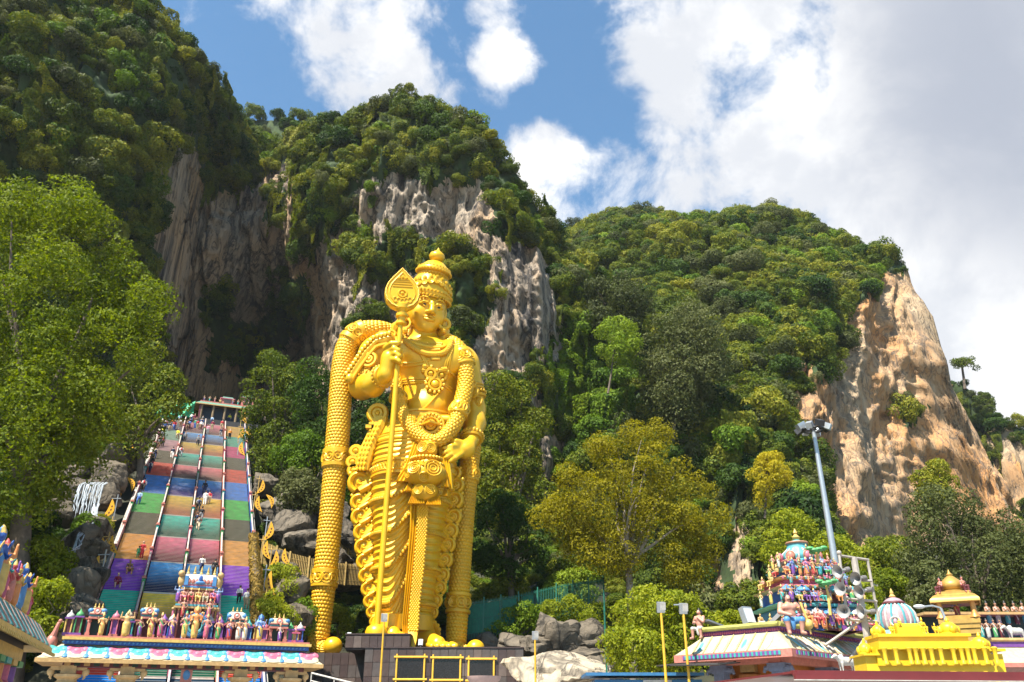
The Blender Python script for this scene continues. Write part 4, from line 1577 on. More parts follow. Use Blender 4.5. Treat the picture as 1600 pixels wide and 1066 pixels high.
# centre fall: fluted pleats and a diapered strip
m = MB()
rows = [(642, 668, 778, -4.3), (640, 664, 830, -4.2), (635, 656, 890, -4.0), (631, 649, 940, -3.9), (628, 645, 975, -4.0), (630, 646, 1000, -4.6), (634, 646, 1012, -5.0)]
ribbon(m, rows, .6, 6, .28)
m.build("pleat", GOLD, statue, 50)
m = MB()
rows = [(653, 670, 778, -4.75), (651, 667, 830, -4.65), (646, 662, 890, -4.5), (641, 656, 940, -4.4), (638, 654, 975, -4.5), (637, 651, 1000, -5.0), (636, 648, 1012, -5.4)]
ribbon(m, rows, .35, 1, .05)
for i in range(70):
    t = i / 69
    y = 780 + t * 205
    l = np.interp(y, [r_[2] for r_ in rows], [r_[0] for r_ in rows])
    r2 = np.interp(y, [r_[2] for r_ in rows], [r_[1] for r_ in rows])
    dy = np.interp(y, [r_[2] for r_ in rows], [r_[3] for r_ in rows])
    for k in range(4):
        px = l + (r2 - l) * (k + .5 + (.5 if i % 2 else 0) - .25) / 4
        m.ball(S(px, y, dy - .06), (.13, .1, .13), n=4)
m.build("centre_strip", GOLD_D, statue, 50)
# tasselled knot like a stack of pots at the front
m = MB()
c0 = S(665, 741, -4.6)
up = S(665, 705, -4.3).z - c0.z
for z, r_, rz in ((up, 1.05, .95), (up - 1.0, 1.35, .45), (up - 1.6, 1.55, .5), (0, 2.05, 1.35), (-1.75, 1.35, 1.05)):
    m.ball((c0.x, c0.y, c0.z + z), (r_, r_ * .8, rz), n=22)
for z, r_, n in ((up - .95, 1.45, 26), (up - 1.55, 1.62, 26), (up - 2.0, 1.7, 26)):
    for k in range(n):
        a = 2 * math.pi * k / n
        m.ball((c0.x + r_ * math.cos(a), c0.y + r_ * .8 * math.sin(a), c0.z + z), .2, n=5)
for x, z, R_ in ((-.95, .25, .62), (.85, .2, .8), (0, -.65, .45), (-1.6, -.2, .4), (0, .75, .42), (-.5, -1.75, .42), (.6, -1.7, .46), (-.35, up + .1, .5), (.45, up, .45)):
    rx, ry, rzz = (2.05, 1.64, 1.35) if z > -1.2 else (1.35, 1.08, 1.05)
    zc = 0 if z > -1.2 else -1.75
    if z > 2:
        rx, ry, rzz, zc = 1.05, .84, .95, up
    yy = ry * math.sqrt(max(0.02, 1 - (x / rx) ** 2 - ((z - zc) / rzz) ** 2))
    nn = Vector((x / rx ** 2, -yy / ry ** 2, (z - zc) / rzz ** 2)).normalized()
    cc = Vector((c0.x + x, c0.y - yy, c0.z + z))
    for q in (1, .66, .33):
        m.ring(cc, R_ * q, .075, nn, n=16, k=5)
for (l, r_, y) in ((637, 664, 783), (665, 690, 785)):
    V_ = []
    ribbon(m, [(l + 6, r_ - 2, y - 9, -4.9), (l, r_, y + 4, -5.3)], .5, 9, .2)
for (l, r_, y) in ((634, 646, 764), (688, 702, 758), (690, 700, 772)):
    ribbon(m, [(l + 3, r_ - 2, y - 8, -4.8), (l, r_, y + 3, -5.1)], .4, 5, .18)
m.build("sash_knot", GOLD_D, statue, 50)

# --- scrolled trim down both sides of the robe
def scroll_mesh(flip):
    m = MB()
    pts, rr = [], []
    for i in range(34):
        t = i / 33
        a = -1.2 + t * 8.0
        q = 1.05 * (1 - t) ** .9 + .08
        pts.append((q * math.cos(a) * flip, -.12 * math.sin(t * 3), q * math.sin(a)))
        rr.append(.34 - .16 * t)
    m.tube(pts, rr, n=8, flat=1.5)
    m.ball((0, .15, 0), (.95, .3, .95), n=12)
    m.ball((0, -.1, 0), .24, n=7)
    # the tail sweeping up towards the leg
    for k in range(3):
        tail = [(flip * (-.1 - .35 * k), 0, -1.0 + .5 * k), (flip * -.9 - flip * .25 * k, -.1, -.55 + .6 * k), (flip * -1.7 - flip * .2 * k, 0, .25 + .8 * k), (flip * -2.1 - flip * .1 * k, .1, 1.3 + .8 * k)]
        m.tube(tail, [.5, .52, .4, .2], n=7, flat=1.4)
    for k in range(3):
        m.ball((flip * (-.75 - .42 * k), -.35, .75 + .42 * k), .27 - .03 * k, n=7)
    m.ball((flip * 1.05, -.05, .75), .3, n=7)
    return m.mesh("scroll", [GOLD], 60)
for sgn, pts in ((-1, [(548, 742, 592), (552, 790, 592), (558, 850, 594), (566, 900, 596), (576, 950, 600), (586, 978, 600)]), (1, [(716, 736, 690), (716, 780, 690), (704, 850, 680), (694, 900, 672), (680, 950, 664), (672, 972, 660)])):
    m = MB()
    ribbon(m, [(min(a, c_), max(a, c_), b, -.45) for a, b, c_ in pts], .5, 3, .1)
    m.build("trim_backing", GOLD, statue, 50)
sm = {1: scroll_mesh(1), -1: scroll_mesh(-1)}
def scroll(px, py, dy, sc, flip, rot=0):
    return link("scroll", sm[flip], statue, S(px - 3 * flip, py, dy), (0, rot, 0), (sc * .86, sc * .8, sc * .86))
for px, py, sc in ((560, 752, 1.15), (559, 783, .85), (561, 806, .9), (564, 830, .85), (566, 853, .85), (568, 876, .8), (571, 898, .78), (574, 919, .72), (577, 938, .68), (580, 955, .6), (584, 970, .54)):
    scroll(px, py, -1.0, sc, -1)
for px, py, sc in ((712, 738, .7), (715, 757, .8), (712, 780, .9), (711, 806, .8), (706, 828, .8), (702, 850, .75), (698, 874, .72), (694, 897, .68), (690, 917, .64), (684, 937, .6), (678, 956, .56)):
    scroll(px, py, -.6, sc, 1)
# upper side tabs ending in a roll at the waist
m = MB()
for k, off in enumerate((0, 5, 10)):
    ps = [S(a + off, b, -1.3 - .25 * k) for a, b in smooth_px([(590, 652), (585, 668), (574, 690), (566, 712), (561, 735)], 12)]
    m.tube(ps, [.45 + .05 * math.sin(q) for q in range(12)], n=8)
    for p in ps[2:]:
        m.ball(p + Vector((-.1, -.4, 0)), .19, n=5)
for R_, r_ in ((.85, .3), (.4, .22)):
    m.ring(S(590, 646, -1.4), R_, r_, n=18)
m.ball(S(590, 646, -1.5), .3, n=7)
for a, b in ((583, 668), (592, 668), (588, 664)):
    m.box(S(a, b, -1.5), (1.4, .8, .35))
for px, py in ((556, 705), (551, 722), (553, 735)):
    m.ring(S(px, py, -1.0), .48, .26, n=14)
    m.ball(S(px, py, -1.1), .3, n=7)
m.build("side_tab", GOLD, statue, True)

# --- spear
spear_b, spear_t = S(588.5, 984, -4.9), S(627, 492, -4.9)
m = MB()
m.tube([spear_b, spear_b.lerp(spear_t, .5), spear_t], [.29, .27, .25], n=14)
spear = m.build("spear", GOLD, statue, True)
m = MB()
m.lathe([(.55, -.9), (.95, -.75), (1.0, -.2), (.85, .2), (.5, .42)], spear_b, n=24)
m.build("spear_foot", GOLD, spear, 50)
ax_ = (spear_t - spear_b).normalized()
m = MB()
m.lathe([(.30, -.9), (.56, -.75), (.56, -.55), (.34, -.45), (.38, 0), (.62, .1), (.64, .4), (.38, .55), (.42, .75), (.74, .95), (.78, 1.4), (.55, 1.6), (.3, 1.75)], S(627.5, 497, -4.9), n=24)
m.build("spear_collar", GOLD, spear, 50)
# leaf-shaped blade, thick, with a beaded rim
def blade_out(sc):
    pts = []
    R0 = [(0, 4.55), (-.55, 3.9), (-1.1, 3.25), (-1.55, 2.6), (-1.8, 1.9), (-1.85, 1.2), (-1.65, .5), (-1.2, -.05), (-.6, -.35), (0, -.42)]
    full = R0 + [(-x, z) for x, z in R0[-2:0:-1]]
    return [(x * sc, 1.9 + (z - 1.9) * sc) for x, z in full]
BMx = Matrix.Translation(S(628.5, 478.5, -5.1)) @ Matrix.Rotation(math.radians(-3), 4, 'Y') @ Matrix.Rotation(math.radians(12), 4, 'Z')
m = MB()
m.prism(blade_out(.96), -.28, .75)
m.prism(blade_out(1.0), -.18, .55)
blade = m.xform(BMx).build("spear_blade", GOLD, spear)
m = MB()
bo = blade_out(.93)
for i in range(len(bo)):
    a_, b_ = Vector((bo[i][0], -.3, bo[i][1])), Vector((bo[(i + 1) % len(bo)][0], -.3, bo[(i + 1) % len(bo)][1]))
    for k in range(4):
        m.ball(a_.lerp(b_, k / 4), .09, n=5)
bo = blade_out(.74)
for i in range(len(bo)):
    m.tube([(bo[i][0], -.3, bo[i][1]), (bo[(i + 1) % len(bo)][0], -.3, bo[(i + 1) % len(bo)][1])], .06, n=5)
m.ring((0, -.32, 1.35), .42, .1, n=18)
m.ball((0, -.3, 1.35), .2, n=7)
for z, hw in ((2.15, 1.05), (2.45, .98), (2.75, .88), (3.0, .72)):
    m.tube([(-hw, -.3, z), (hw, -.3, z)], .06, n=5)
for k in range(-2, 3):
    m.ring((k * .38, -.32, .45 + .08 * abs(k)), .2, .06, n=10, sq=1.5)
for k in range(-1, 2):
    m.ball((k * .35, -.3, 3.3 - .1 * abs(k)), .17, n=6)
tag(m.xform(BMx).build("blade_relief", GOLD_D, blade, True), kind="stuff")

# --- pedestal clad in dark red granite tiles
GRAN = [mat("granite_tile_%s" % k, c, .45, 0, .35, 1.2, .1, 8, .4, .12) for k, c in
        (("brown", (.070, .045, .038)), ("grey", (.085, .068, .062)), ("plum", (.058, .036, .033)), ("pale", (.125, .092, .078)))]
GROUT = mat("tile_joint", (.06, .045, .042), .8)
MORT = mat("dark_plaque", (.016, .012, .012), .25)
FRAME_Y = mat("yellow_frame", (.78, .46, .05), .4)
def W(px, py, D):
    return P(px, py, D)
PD = 74.2
def pedestal():
    x0, x1 = W(569, 1040, PD).x, W(818, 1040, PD).x
    ztop = W(660, 1013, PD).z
    th = thing("statue_pedestal", "dark red granite tiled pedestal with three black framed plaques under the golden statue", "pedestal", ((x0 + x1) / 2, PD, 0))
    w = x1 - x0
    core = MB()
    core.box((0, 5.5, ztop / 2 - .1), (w - .1, 10.9, ztop - .2))
    xs0 = W(482, 1030, 79).x - (x0 + x1) / 2
    xl = -w / 2
    zs = W(540, 995, PD + 1).z
    core.box(((xs0 + xl) / 2, 7.9, ztop / 2 - .1), (xl - xs0, 6.2, ztop - .2))
    uw = W(641, 990, PD + .3).x - W(541, 990, PD + .3).x
    ux = (W(641, 990, PD + .3).x + W(541, 990, PD + .3).x) / 2 - (x0 + x1) / 2
    core.box((ux, 3.4, (ztop + zs) / 2), (uw - .08, 6.2, zs - ztop + .2))
    # slabs the rolls stand on
    core.build("core", GROUT, th)
    tm = {}
    def tile(cx, cy, cz, tw, tht, mi, yaw=0):
        key = (round(tw, 3), round(tht, 3), mi)
        if key not in tm:
            m_ = MB()
            m_.box((0, 0, 0), (tw, .10, tht))
            tm[key] = m_.mesh("tile", [GRAN[mi]])
        link("tile", tm[key], th, (cx, cy, cz), (0, 0, yaw))
    r = random.Random(3)
    tw, tht = .72, 1.12
    def clad(ax0, ax1, az0, az1, y, yaw=0, ox=None):
        nx = max(1, int(round((ax1 - ax0) / tw)))
        nz_ = max(1, int(round((az1 - az0) / tht)))
        sx, sz = (ax1 - ax0) / nx, (az1 - az0) / nz_
        for i in range(nx):
            for j in range(nz_):
                t = ax0 + (i + .5) * sx
                z = az0 + (j + .5) * sz
                if yaw == 0:
                    tile(t, y - r.uniform(0, .02), z, sx - .03, sz - .03, r.choice((0, 0, 1, 1, 2, 2, 3)))
                else:
                    tile(y, t, z, sx - .03, sz - .03, r.choice((0, 0, 1, 1, 2, 2, 3)), yaw)
    clad(xl, w / 2, ztop - 5.6, ztop, -.02)
    clad(ux - uw / 2, ux + uw / 2, ztop + .05, zs, .28)
    clad(xs0, xl - .05, ztop - 4.2, ztop, 4.75)
    cap_ = MB()
    cap_.box((0, 5.4, ztop + .05), (w + .12, 11.1, .1))
    cap_.box((ux, 3.35, zs + .15), (uw + .1, 6.3, .1))
    cap_.build("coping", GRAN[2], th)
    # plaques
    for (a0, a1, b0, b1) in ((619, 664, 1027, 1062), (676, 720, 1028, 1063), (732, 772, 1030, 1064)):
        p0, p1 = W(a0, b1, PD), W(a1, b0, PD)
        cx, cz = (p0.x + p1.x) / 2 - (x0 + x1) / 2, (p0.z + p1.z) / 2
        pw, ph_ = p1.x - p0.x, p1.z - p0.z
        pq = MB().box((cx, -.11, cz), (pw - .1, .06, ph_ - .1)).build("plaque", MORT, th)
        fm = MB()
        for sx_ in (-1, 1):
            fm.tube([(cx + sx_ * pw / 2, -.18, cz - ph_ / 2 - .25), (cx + sx_ * pw / 2, -.18, cz + ph_ / 2 + .25)], .085, n=6)
            fm.tube([(cx - pw / 2 - .25, -.22, cz + sx_ * ph_ / 2), (cx + pw / 2 + .25, -.22, cz + sx_ * ph_ / 2)], .085, n=6)
        fm.build("plaque_frame", FRAME_Y, pq)
    return th
ped = pedestal()
# ------------------------------------------------------------------ painted paints of the temple
def col(name, c, **k):
    k.setdefault('var', .28)
    lum = .3 * c[0] + .6 * c[1] + .1 * c[2]
    c = tuple((x * .85 + lum * .15) * .85 for x in c)
    k.setdefault('vscale', 5)
    k.setdefault('rough', .5)
    k.setdefault('dirt', .3)
    return mat("paint_" + name, c, **k)
PINK = col("pink", (.66, .15, .24))
ROSE = col("rose", (.62, .09, .20))
TEAL = col("teal", (.02, .42, .38))
AQUA = col("aqua", (.07, .44, .50))
BLUE = col("blue", (.02, .12, .48))
SKYB = col("sky_blue", (.06, .27, .60))
CREAM = col("cream", (.60, .50, .30))
WHITE = col("white", (.60, .57, .52))
OCHRE = col("ochre", (.62, .36, .10))
GOLDP = col("gold", (.74, .47, .06))
PURPLE = col("purple", (.22, .06, .36))
GREEN = col("green", (.05, .36, .09))
RED = col("red", (.52, .04, .04))
MAROON = col("maroon", (.16, .022, .03))
DKGREEN = col("dark_green", (.008, .05, .035))
ORANGE = col("orange", (.78, .26, .035))
FLESH = col("flesh", (.62, .27, .18))
BROWNSK = col("brown_skin", (.42, .20, .11))
BLUESK = col("blue_skin", (.20, .32, .60))
GREENSK = col("green_skin", (.10, .42, .22))
BLACKP = col("black", (.02, .018, .018))
SALMON = col("salmon", (.66, .20, .14))
SHADOWY = col("interior_shade", (.05, .045, .045))  # near-black paint with the shade of ceilings and recesses put in
STEEL = mat("galvanised_steel", (.42, .45, .48), .4, .6, .12, 3)
DSTEEL = mat("dark_metal", (.05, .05, .055), .5, .5)
PALE_G = mat("concrete", (.40, .37, .32), .85, 0, .3, .8, .3, 12, dirt=.3)

# ------------------------------------------------------------------ small figures (one skin each, slots: skin, cloth, crown or hair, accent, trousers)
def figure(name, arms=((.16, .0, .56, .10, -.10, .60), (-.16, 0, .56, -.10, -.10, .60)), seat=False, crown=.13, skirt=True, stride=0.0, bulk=1.0, lean=0.0, bag=False, vox=.030, extra=None, hair=False, halo=False):
    f = Sculpt()
    hip = .30 if seat else .50
    b = bulk
    if seat:
        for s in (-1, 1):
            f.cap((s * .06 * b, 0, .30), (s * .13 * b, -.20, .31), .075 * b, .06 * b, .02, 1)
            f.cap((s * .13 * b, -.20, .31), (s * .11 * b, -.20, .05), .055 * b, .04, .02, 1 if skirt else 0)
            f.cap((s * .11 * b, -.20, .03), (s * .12 * b, -.29, .02), .035, .03, .01, 0)
        f.ell((0, 0, .27), (.14 * b, .11 * b, .10), .04, 1)
    else:
        for s in (-1, 1):
            st = stride * s
            kz = .27 + max(0, st) * .5
            f.cap((s * .055 * b, 0, .49), (s * .06 * b, -st * .9 - .01, kz), .068 * b, .05 * b, .02, 4 if not skirt else 1)
            f.cap((s * .06 * b, -st * .9 - .01, kz), (s * .06 * b, -st * .45 + .015, .05 + max(0, st) * .8), .05 * b, .034, .02, 4 if not skirt else 1)
            f.cap((s * .06 * b, -st * .45 + .01, .03 + max(0, st) * .8), (s * .065 * b, -st * .45 - .06, .022 + max(0, st) * .8), .030, .024, .01, 0 if skirt else 2)
        if skirt:
            f.cap((0, 0, .47), (0, .0, .14), .098 * b, .105 * b, .03, 1)
    f.ell((0, 0, hip + .02), (.095 * b, .075 * b, .09), .03, 1 if skirt else 4)
    L = lean
    f.ell((0, -L * .5, hip + .13), (.085 * b, .066 * b, .13), .03, 0 if skirt else 1)
    f.ell((0, -L * .9, hip + .22), (.105 * b, .072 * b, .085), .03, 0 if skirt else 1)
    if skirt:
        f.cap((-.09 * b, -.06 - L * .5, hip + .26), (.08 * b, -.07, hip + .04), .018, .018, .01, 3)
        f.cap((-.05, -.075 * b, hip), (.02, -.08 * b, max(.1, hip - .3)), .026, .03, .01, 3)
    f.cap((0, -L, hip + .28), (0, -L * 1.1, hip + .35), .036, .034, .02, 0)
    hz = hip + .40
    f.ell((0, -L * 1.2 - .005, hz), (.056, .062, .072), .015, 0)
    f.ell((0, -L * 1.2 - .062, hz - .008), (.011, .016, .018), .01, 0)
    if crown:
        f.cap((0, -L * 1.2 + .005, hz + .05), (0, -L * 1.2 + .01, hz + .05 + crown), .058, .018, .012, 2)
    elif hair:
        f.ell((0, -L * 1.2 + .016, hz + .022), (.062, .062, .062), .008, 2)
    if halo:
        f.ell((0, .03, hz + .02), (.15, .02, .15), .01, 3)
    for ex, ey, ez, hx, hy, hzz in arms:
        s = 1 if ex > 0 else -1
        sh = (s * .115 * b, -L * .9, hip + .25)
        e_ = (ex * (1 if b < 1.2 else b * .9), ey - L * .5, ez - .5 + hip)
        h_ = (hx * (1 if b < 1.2 else b * .9), hy - L * .5, hzz - .5 + hip)
        f.cap(sh, e_, .038 * b, .030 * b, .02, 0 if skirt else 1)
        f.cap(e_, h_, .030 * b, .022 * b, .015, 0)
        f.ell(h_, (.026, .026, .032), .01, 0)
    if bag:
        f.ell((0, .085 - L * .8, hip + .17), (.075, .05, .11), .012, 3)
    if extra:
        extra(f)
    V, Q, mi = f.skin(vox)
    V[:, 2] -= V[:, 2].min()
    return mesh_np(name, V, [Q], [FLESH, RED, GOLDP, GREEN, BLUE], mi)

ARM_BLESS = ((.19, 0, .60, .17, -.12, .72), (-.19, 0, .60, -.15, -.12, .55))
ARM_FOUR = ((.19, .01, .66, .22, -.04, .84), (-.19, .01, .66, -.22, -.04, .84), (.17, -.03, .56, .13, -.13, .60), (-.17, -.03, .56, -.13, -.13, .60))
ARM_DOWN = ((.16, 0, .56, .15, -.03, .40), (-.16, 0, .56, -.15, -.03, .40))
ARM_UP = ((.22, 0, .74, .20, -.03, .95), (-.22, 0, .74, -.20, -.03, .95))
ARM_PRAY = ((.15, -.04, .58, .015, -.13, .68), (-.15, -.04, .58, -.015, -.13, .68))
ARM_HIP = ((.20, 0, .58, .10, -.06, .50), (-.19, 0, .60, -.16, -.10, .74))
FIG = {
    'bless': figure("deity_figure", ARM_BLESS), 'four': figure("deity_figure", ARM_FOUR, halo=False), 'woman': figure("deity_figure", ARM_HIP, bulk=.92, crown=.10),
    'pray': figure("deity_figure", ARM_PRAY), 'sit': figure("seated_figure", ARM_FOUR, seat=True), 'sit2': figure("seated_figure", ARM_PRAY, seat=True, crown=.09),
    'guard': figure("guardian_figure", ARM_UP, bulk=1.3, crown=.08), 'halo': figure("deity_figure", ARM_FOUR, halo=True),
}
def place_fig(kind, parent, loc, h, rz, mats, name=None):
    me = FIG[kind]
    o = link(name or me.name.split('.')[0], me, parent, loc, (0, 0, rz), h)
    set_slots(o, mats)
    return o

# ------------------------------------------------------------------ the great stair
def ombre(name, light, dark):
    """riser paint that runs from dark at the foot of each flight to light at its head, as it is painted"""
    m = bpy.data.materials.new(name)
    nt, b = nodes_of(m)
    b.inputs["Roughness"].default_value = .7
    b.inputs["Specular IOR Level"].default_value = .1
    at = nt.nodes.new("ShaderNodeAttribute")
    at.attribute_name = "rise"
    cr = nt.nodes.new("ShaderNodeValToRGB")
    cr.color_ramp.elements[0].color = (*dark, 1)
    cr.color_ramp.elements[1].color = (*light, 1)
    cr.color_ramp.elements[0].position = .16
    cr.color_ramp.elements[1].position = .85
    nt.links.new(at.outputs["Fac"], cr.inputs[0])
    tcn = nt.nodes.new("ShaderNodeTexCoord")
    nz = nt.nodes.new("ShaderNodeTexNoise")
    nz.inputs["Scale"].default_value = 1.3
    nz.inputs["Detail"].default_value = 8
    nt.links.new(tcn.outputs["Object"], nz.inputs["Vector"])
    mr = nt.nodes.new("ShaderNodeMapRange")
    mr.inputs[1].default_value, mr.inputs[2].default_value, mr.inputs[3].default_value, mr.inputs[4].default_value = .3, .7, .72, 1.15
    nt.links.new(nz.outputs[0], mr.inputs[0])
    mx = nt.nodes.new("ShaderNodeMixRGB")
    mx.blend_type = 'MULTIPLY'
    mx.inputs[0].default_value = 1
    nt.links.new(cr.outputs[0], mx.inputs[1])
    nt.links.new(mr.outputs[0], mx.inputs[2])
    nt.links.new(mx.outputs[0], b.inputs["Base Color"])
    return m
def flat_paint(n, c):
    return ombre(n, c, tuple(x * .9 for x in c))
SC = {
    'teal': flat_paint("stair_teal", (.02, .62, .42)), 'purple': flat_paint("stair_purple", (.30, .06, .68)), 'orange': flat_paint("stair_orange", (.90, .42, .08)),
    'olive': flat_paint("stair_olive", (.075, .095, .045)), 'green': flat_paint("stair_green", (.04, .62, .09)), 'blue': flat_paint("stair_blue", (.01, .28, .88)),
    'red': flat_paint("stair_red", (.85, .08, .04)), 'magenta': flat_paint("stair_magenta", (.82, .04, .28)), 'gold': flat_paint("stair_gold", (.90, .52, .02)), 'navy': flat_paint("stair_navy", (.03, .09, .16)),
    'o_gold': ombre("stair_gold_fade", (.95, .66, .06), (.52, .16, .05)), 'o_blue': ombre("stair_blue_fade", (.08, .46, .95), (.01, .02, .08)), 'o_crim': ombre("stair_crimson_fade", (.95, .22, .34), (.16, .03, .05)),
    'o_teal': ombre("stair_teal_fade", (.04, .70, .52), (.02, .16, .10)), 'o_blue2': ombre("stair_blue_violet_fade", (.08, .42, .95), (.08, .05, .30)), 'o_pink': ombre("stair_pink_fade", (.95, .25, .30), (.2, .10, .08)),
    'pinkish': flat_paint("stair_dull_pink", (.62, .36, .40)), 'pale': flat_paint("stair_pale_green", (.22, .52, .36)),
}
NOSE = mat("stair_nosing", (.52, .45, .38), .6, var=.12, dirt=.1)
LANDING = mat("stair_landing", (.74, .66, .58), .7, var=.15)
TREAD = mat("stair_tread", (.42, .36, .32), .8, var=.2)
OUT_L = ['blue', 'red', 'teal', 'purple', 'orange', 'olive', 'green', 'blue', 'red', 'olive', 'pinkish', 'pale', 'navy']
OUT_R = ['blue', 'red', 'teal', 'purple', 'orange', 'olive', 'green', 'blue', 'red', 'olive', 'magenta', 'teal', 'gold']
IN_L = ['navy', 'o_teal', 'o_gold', 'o_blue', 'o_crim', 'o_teal', 'o_gold', 'o_blue2', 'o_pink', 'o_teal', 'o_gold', 'o_blue', 'o_crim']
LANES = [OUT_L, IN_L, IN_L, OUT_R]
T_ST = [-17.1, -9.0, -2.9, 3.1, 9.15, 15.0, 20.9, 27.1, 33.6, 39.0, 44.6, 50.3, 56.0, T1]
LW = SW / 4
stair = thing("great_stair", "long steep rainbow painted stairway of four lanes climbing to the cave", "staircase", (ST0.x, ST0.y, 0), (0, 0, math.atan2(SR.y, SR.x)))
def flight(lane, j):
    t0, t1 = T_ST[j], T_ST[j + 1]
    n = max(6, int(round((t1 - t0) / .29)))
    w0, w1 = lane * LW + .16, (lane + 1) * LW - .16
    V, Q, M, A = [], [], [], []
    dt, dz = (t1 - t0) / n, (t1 - t0) / n * SLOPE
    def quad(p, m_, a):
        k = len(V)
        V.extend(p)
        Q.append((k, k + 1, k + 2, k + 3))
        M.append(m_)
        A.append(a)
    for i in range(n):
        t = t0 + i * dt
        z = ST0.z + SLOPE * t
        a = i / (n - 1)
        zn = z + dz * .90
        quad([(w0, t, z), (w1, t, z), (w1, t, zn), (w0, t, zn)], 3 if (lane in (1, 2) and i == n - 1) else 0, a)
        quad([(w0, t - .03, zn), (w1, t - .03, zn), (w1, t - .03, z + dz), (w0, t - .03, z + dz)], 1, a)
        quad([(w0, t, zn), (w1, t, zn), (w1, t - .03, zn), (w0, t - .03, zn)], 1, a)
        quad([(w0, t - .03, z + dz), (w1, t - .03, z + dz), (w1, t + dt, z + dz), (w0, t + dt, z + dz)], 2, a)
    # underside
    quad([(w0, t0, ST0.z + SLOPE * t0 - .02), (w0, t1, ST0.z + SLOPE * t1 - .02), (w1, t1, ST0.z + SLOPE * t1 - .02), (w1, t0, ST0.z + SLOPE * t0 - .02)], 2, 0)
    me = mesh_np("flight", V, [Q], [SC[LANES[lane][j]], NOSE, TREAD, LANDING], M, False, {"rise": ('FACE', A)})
    link("flight", me, stair)
for lane in range(4):
    for j in range(13):
        flight(lane, j)
# parapets between the lanes
PARA = [col("parapet_white", (.66, .52, .46)), col("parapet_pink", (.74, .36, .36)), TEAL, ROSE, BLUE]
def zt(t):
    return ST0.z + SLOPE * t
for q in range(5):
    w = q * LW
    m = MB()
    m.tube([(w, T0 + .2, zt(T0) + .9), (w, T1, zt(T1) + .9)], .08, 0, n=6)
    m.add([(w - .06, T0, zt(T0)), (w + .06, T0, zt(T0)), (w + .06, T1, zt(T1)), (w - .06, T1, zt(T1)), (w - .06, T0, zt(T0) + .85), (w + .06, T0, zt(T0) + .85), (w + .06, T1, zt(T1) + .85), (w - .06, T1, zt(T1) + .85)],
          [(0, 4, 7, 3), (1, 2, 6, 5), (4, 5, 6, 7), (0, 1, 5, 4)], 1)
    par = m.build("parapet", [PARA[0], (PARA[1], PINK, SKYB, SALMON, BLUE)[q]], stair)
    k = 0
    for j in range(1, 13):
        for fr in (0,):
            t = T_ST[j] + (T_ST[j + 1] - T_ST[j]) * fr
            pm = MB()
            pm.box((w, t, zt(t) + .5), (.26, .34, 1.05), 0)
            pm.box((w, t, zt(t) + 1.12), (.36, .44, .11), 1)
            pm.ball((w, t, zt(t) + 1.22), (.15, .15, .11), 1, 8)
            pm.build("post", [(TEAL, SALMON, GREEN, ROSE)[(k + q) % 4 if fr else (q * 3 + j) % 4], SALMON], par)
            k += 1
# sides of the stair bed
m = MB()
for w, s in ((-.35, -1), (SW + .35, 1)):
    m.add([(w, T0, zt(T0) + .3), (w, T1, zt(T1) + .3), (w, T1, zt(T1) - 6), (w, T0, zt(T0) - 6), (w - .35 * s, T0, zt(T0) + .3), (w - .35 * s, T1, zt(T1) + .3)], [(0, 1, 2, 3), (0, 4, 5, 1)], 0)
m.build("side_wall", PALE_G, stair)

# ------------------------------------------------------------------ the gateway at the foot of the stair
TG = -18.6
GO = ST0 + SD * TG
GATE_O = Vector((GO.x, GO.y, 0))
GROT = math.atan2(SR.y, SR.x)
def gpx(px, py, off=0.0):
    """photo pixel -> (w, z) on the gate's front plane"""
    d = pdir(px, py)
    o = Vector((0, 0, EYE))
    p0 = GATE_O + SD * off
    k = (p0 - o).dot(SD) / d.dot(SD)
    q = o + d * k - GATE_O
    return q.dot(SR), q.z
gate = thing("temple_gate", "wide painted gateway crowned with coloured deity figures and a small tower at the stair's foot", "gateway", GATE_O, (0, 0, GROT))
wl_, ztl = gpx(78, 1027)
wr_, ztr = gpx(494, 1037)
w_l, _ = gpx(95, 1005)
w_r, _ = gpx(478, 1018)
zE = (ztl + ztr) / 2 - .12
EAVE_H = .85
CG = (wl_ + wr_) / 2
# eave: curved sheet with a lip, running round three sides
def eave(par, xa, xb, ya, yb, z0, h, out, mt, lipm, name="eave", lip=.16):
    prof = [(0.0, h), (out * .5, h * .50 + .02), (out, .06)]
    m_ = MB()
    path = [(xb, yb), (xb, ya), (xa, ya), (xa, yb)]
    path = [(xa, yb), (xa, ya), (xb, ya), (xb, yb)]
    m_.sweep([(o, z0 + z) for o, z in prof], path, 0, True)
    m_.sweep([(out, z0 + .06), (out + .05, z0 + .05), (out + .05, z0 - lip), (out - .08, z0 - lip), (0, z0 + .1)], path, 1, True)
    return m_.build(name, [mt, lipm], par, 35)
GY0, GY1 = -.1, 2.6
eave(gate, w_l, w_r, GY0 + .55, GY1, zE, EAVE_H, 1.0, CREAM, OCHRE)
# petals on the eave
def petal_mesh(ca, cb):
    m_ = MB()
    # trefoil of three lobes and a pale drop, lying on the slope (x across, z up the slope, thin in y)
    for x, z, rx, rz in ((-.24, .40, .24, .17), (.24, .40, .24, .17), (0, .30, .25, .20)):
        m_.ball((x, 0, z), (rx, .05, rz), 0, 10)
    for x, z, rx, rz in ((-.30, .42, .10, .09), (.30, .42, .10, .09), (0, .36, .12, .08)):
        m_.ball((x, -.045, z), (rx, .03, rz), 1, 8)
    m_.ball((0, -.01, .08), (.34, .03, .1), 2, 10)
    m_.ball((-.30, -.01, .18), (.15, .03, .14), 2, 8)
    m_.ball((.30, -.01, .18), (.15, .03, .14), 2, 8)
    return m_.mesh("petal", [ca, cb, CREAM], 50)
PETA, PETB = petal_mesh(TEAL, AQUA), petal_mesh(ROSE, PINK)
fm_ = MB()
fm_.ball((0, 0, .10), (.13, .05, .09), 0, 8)
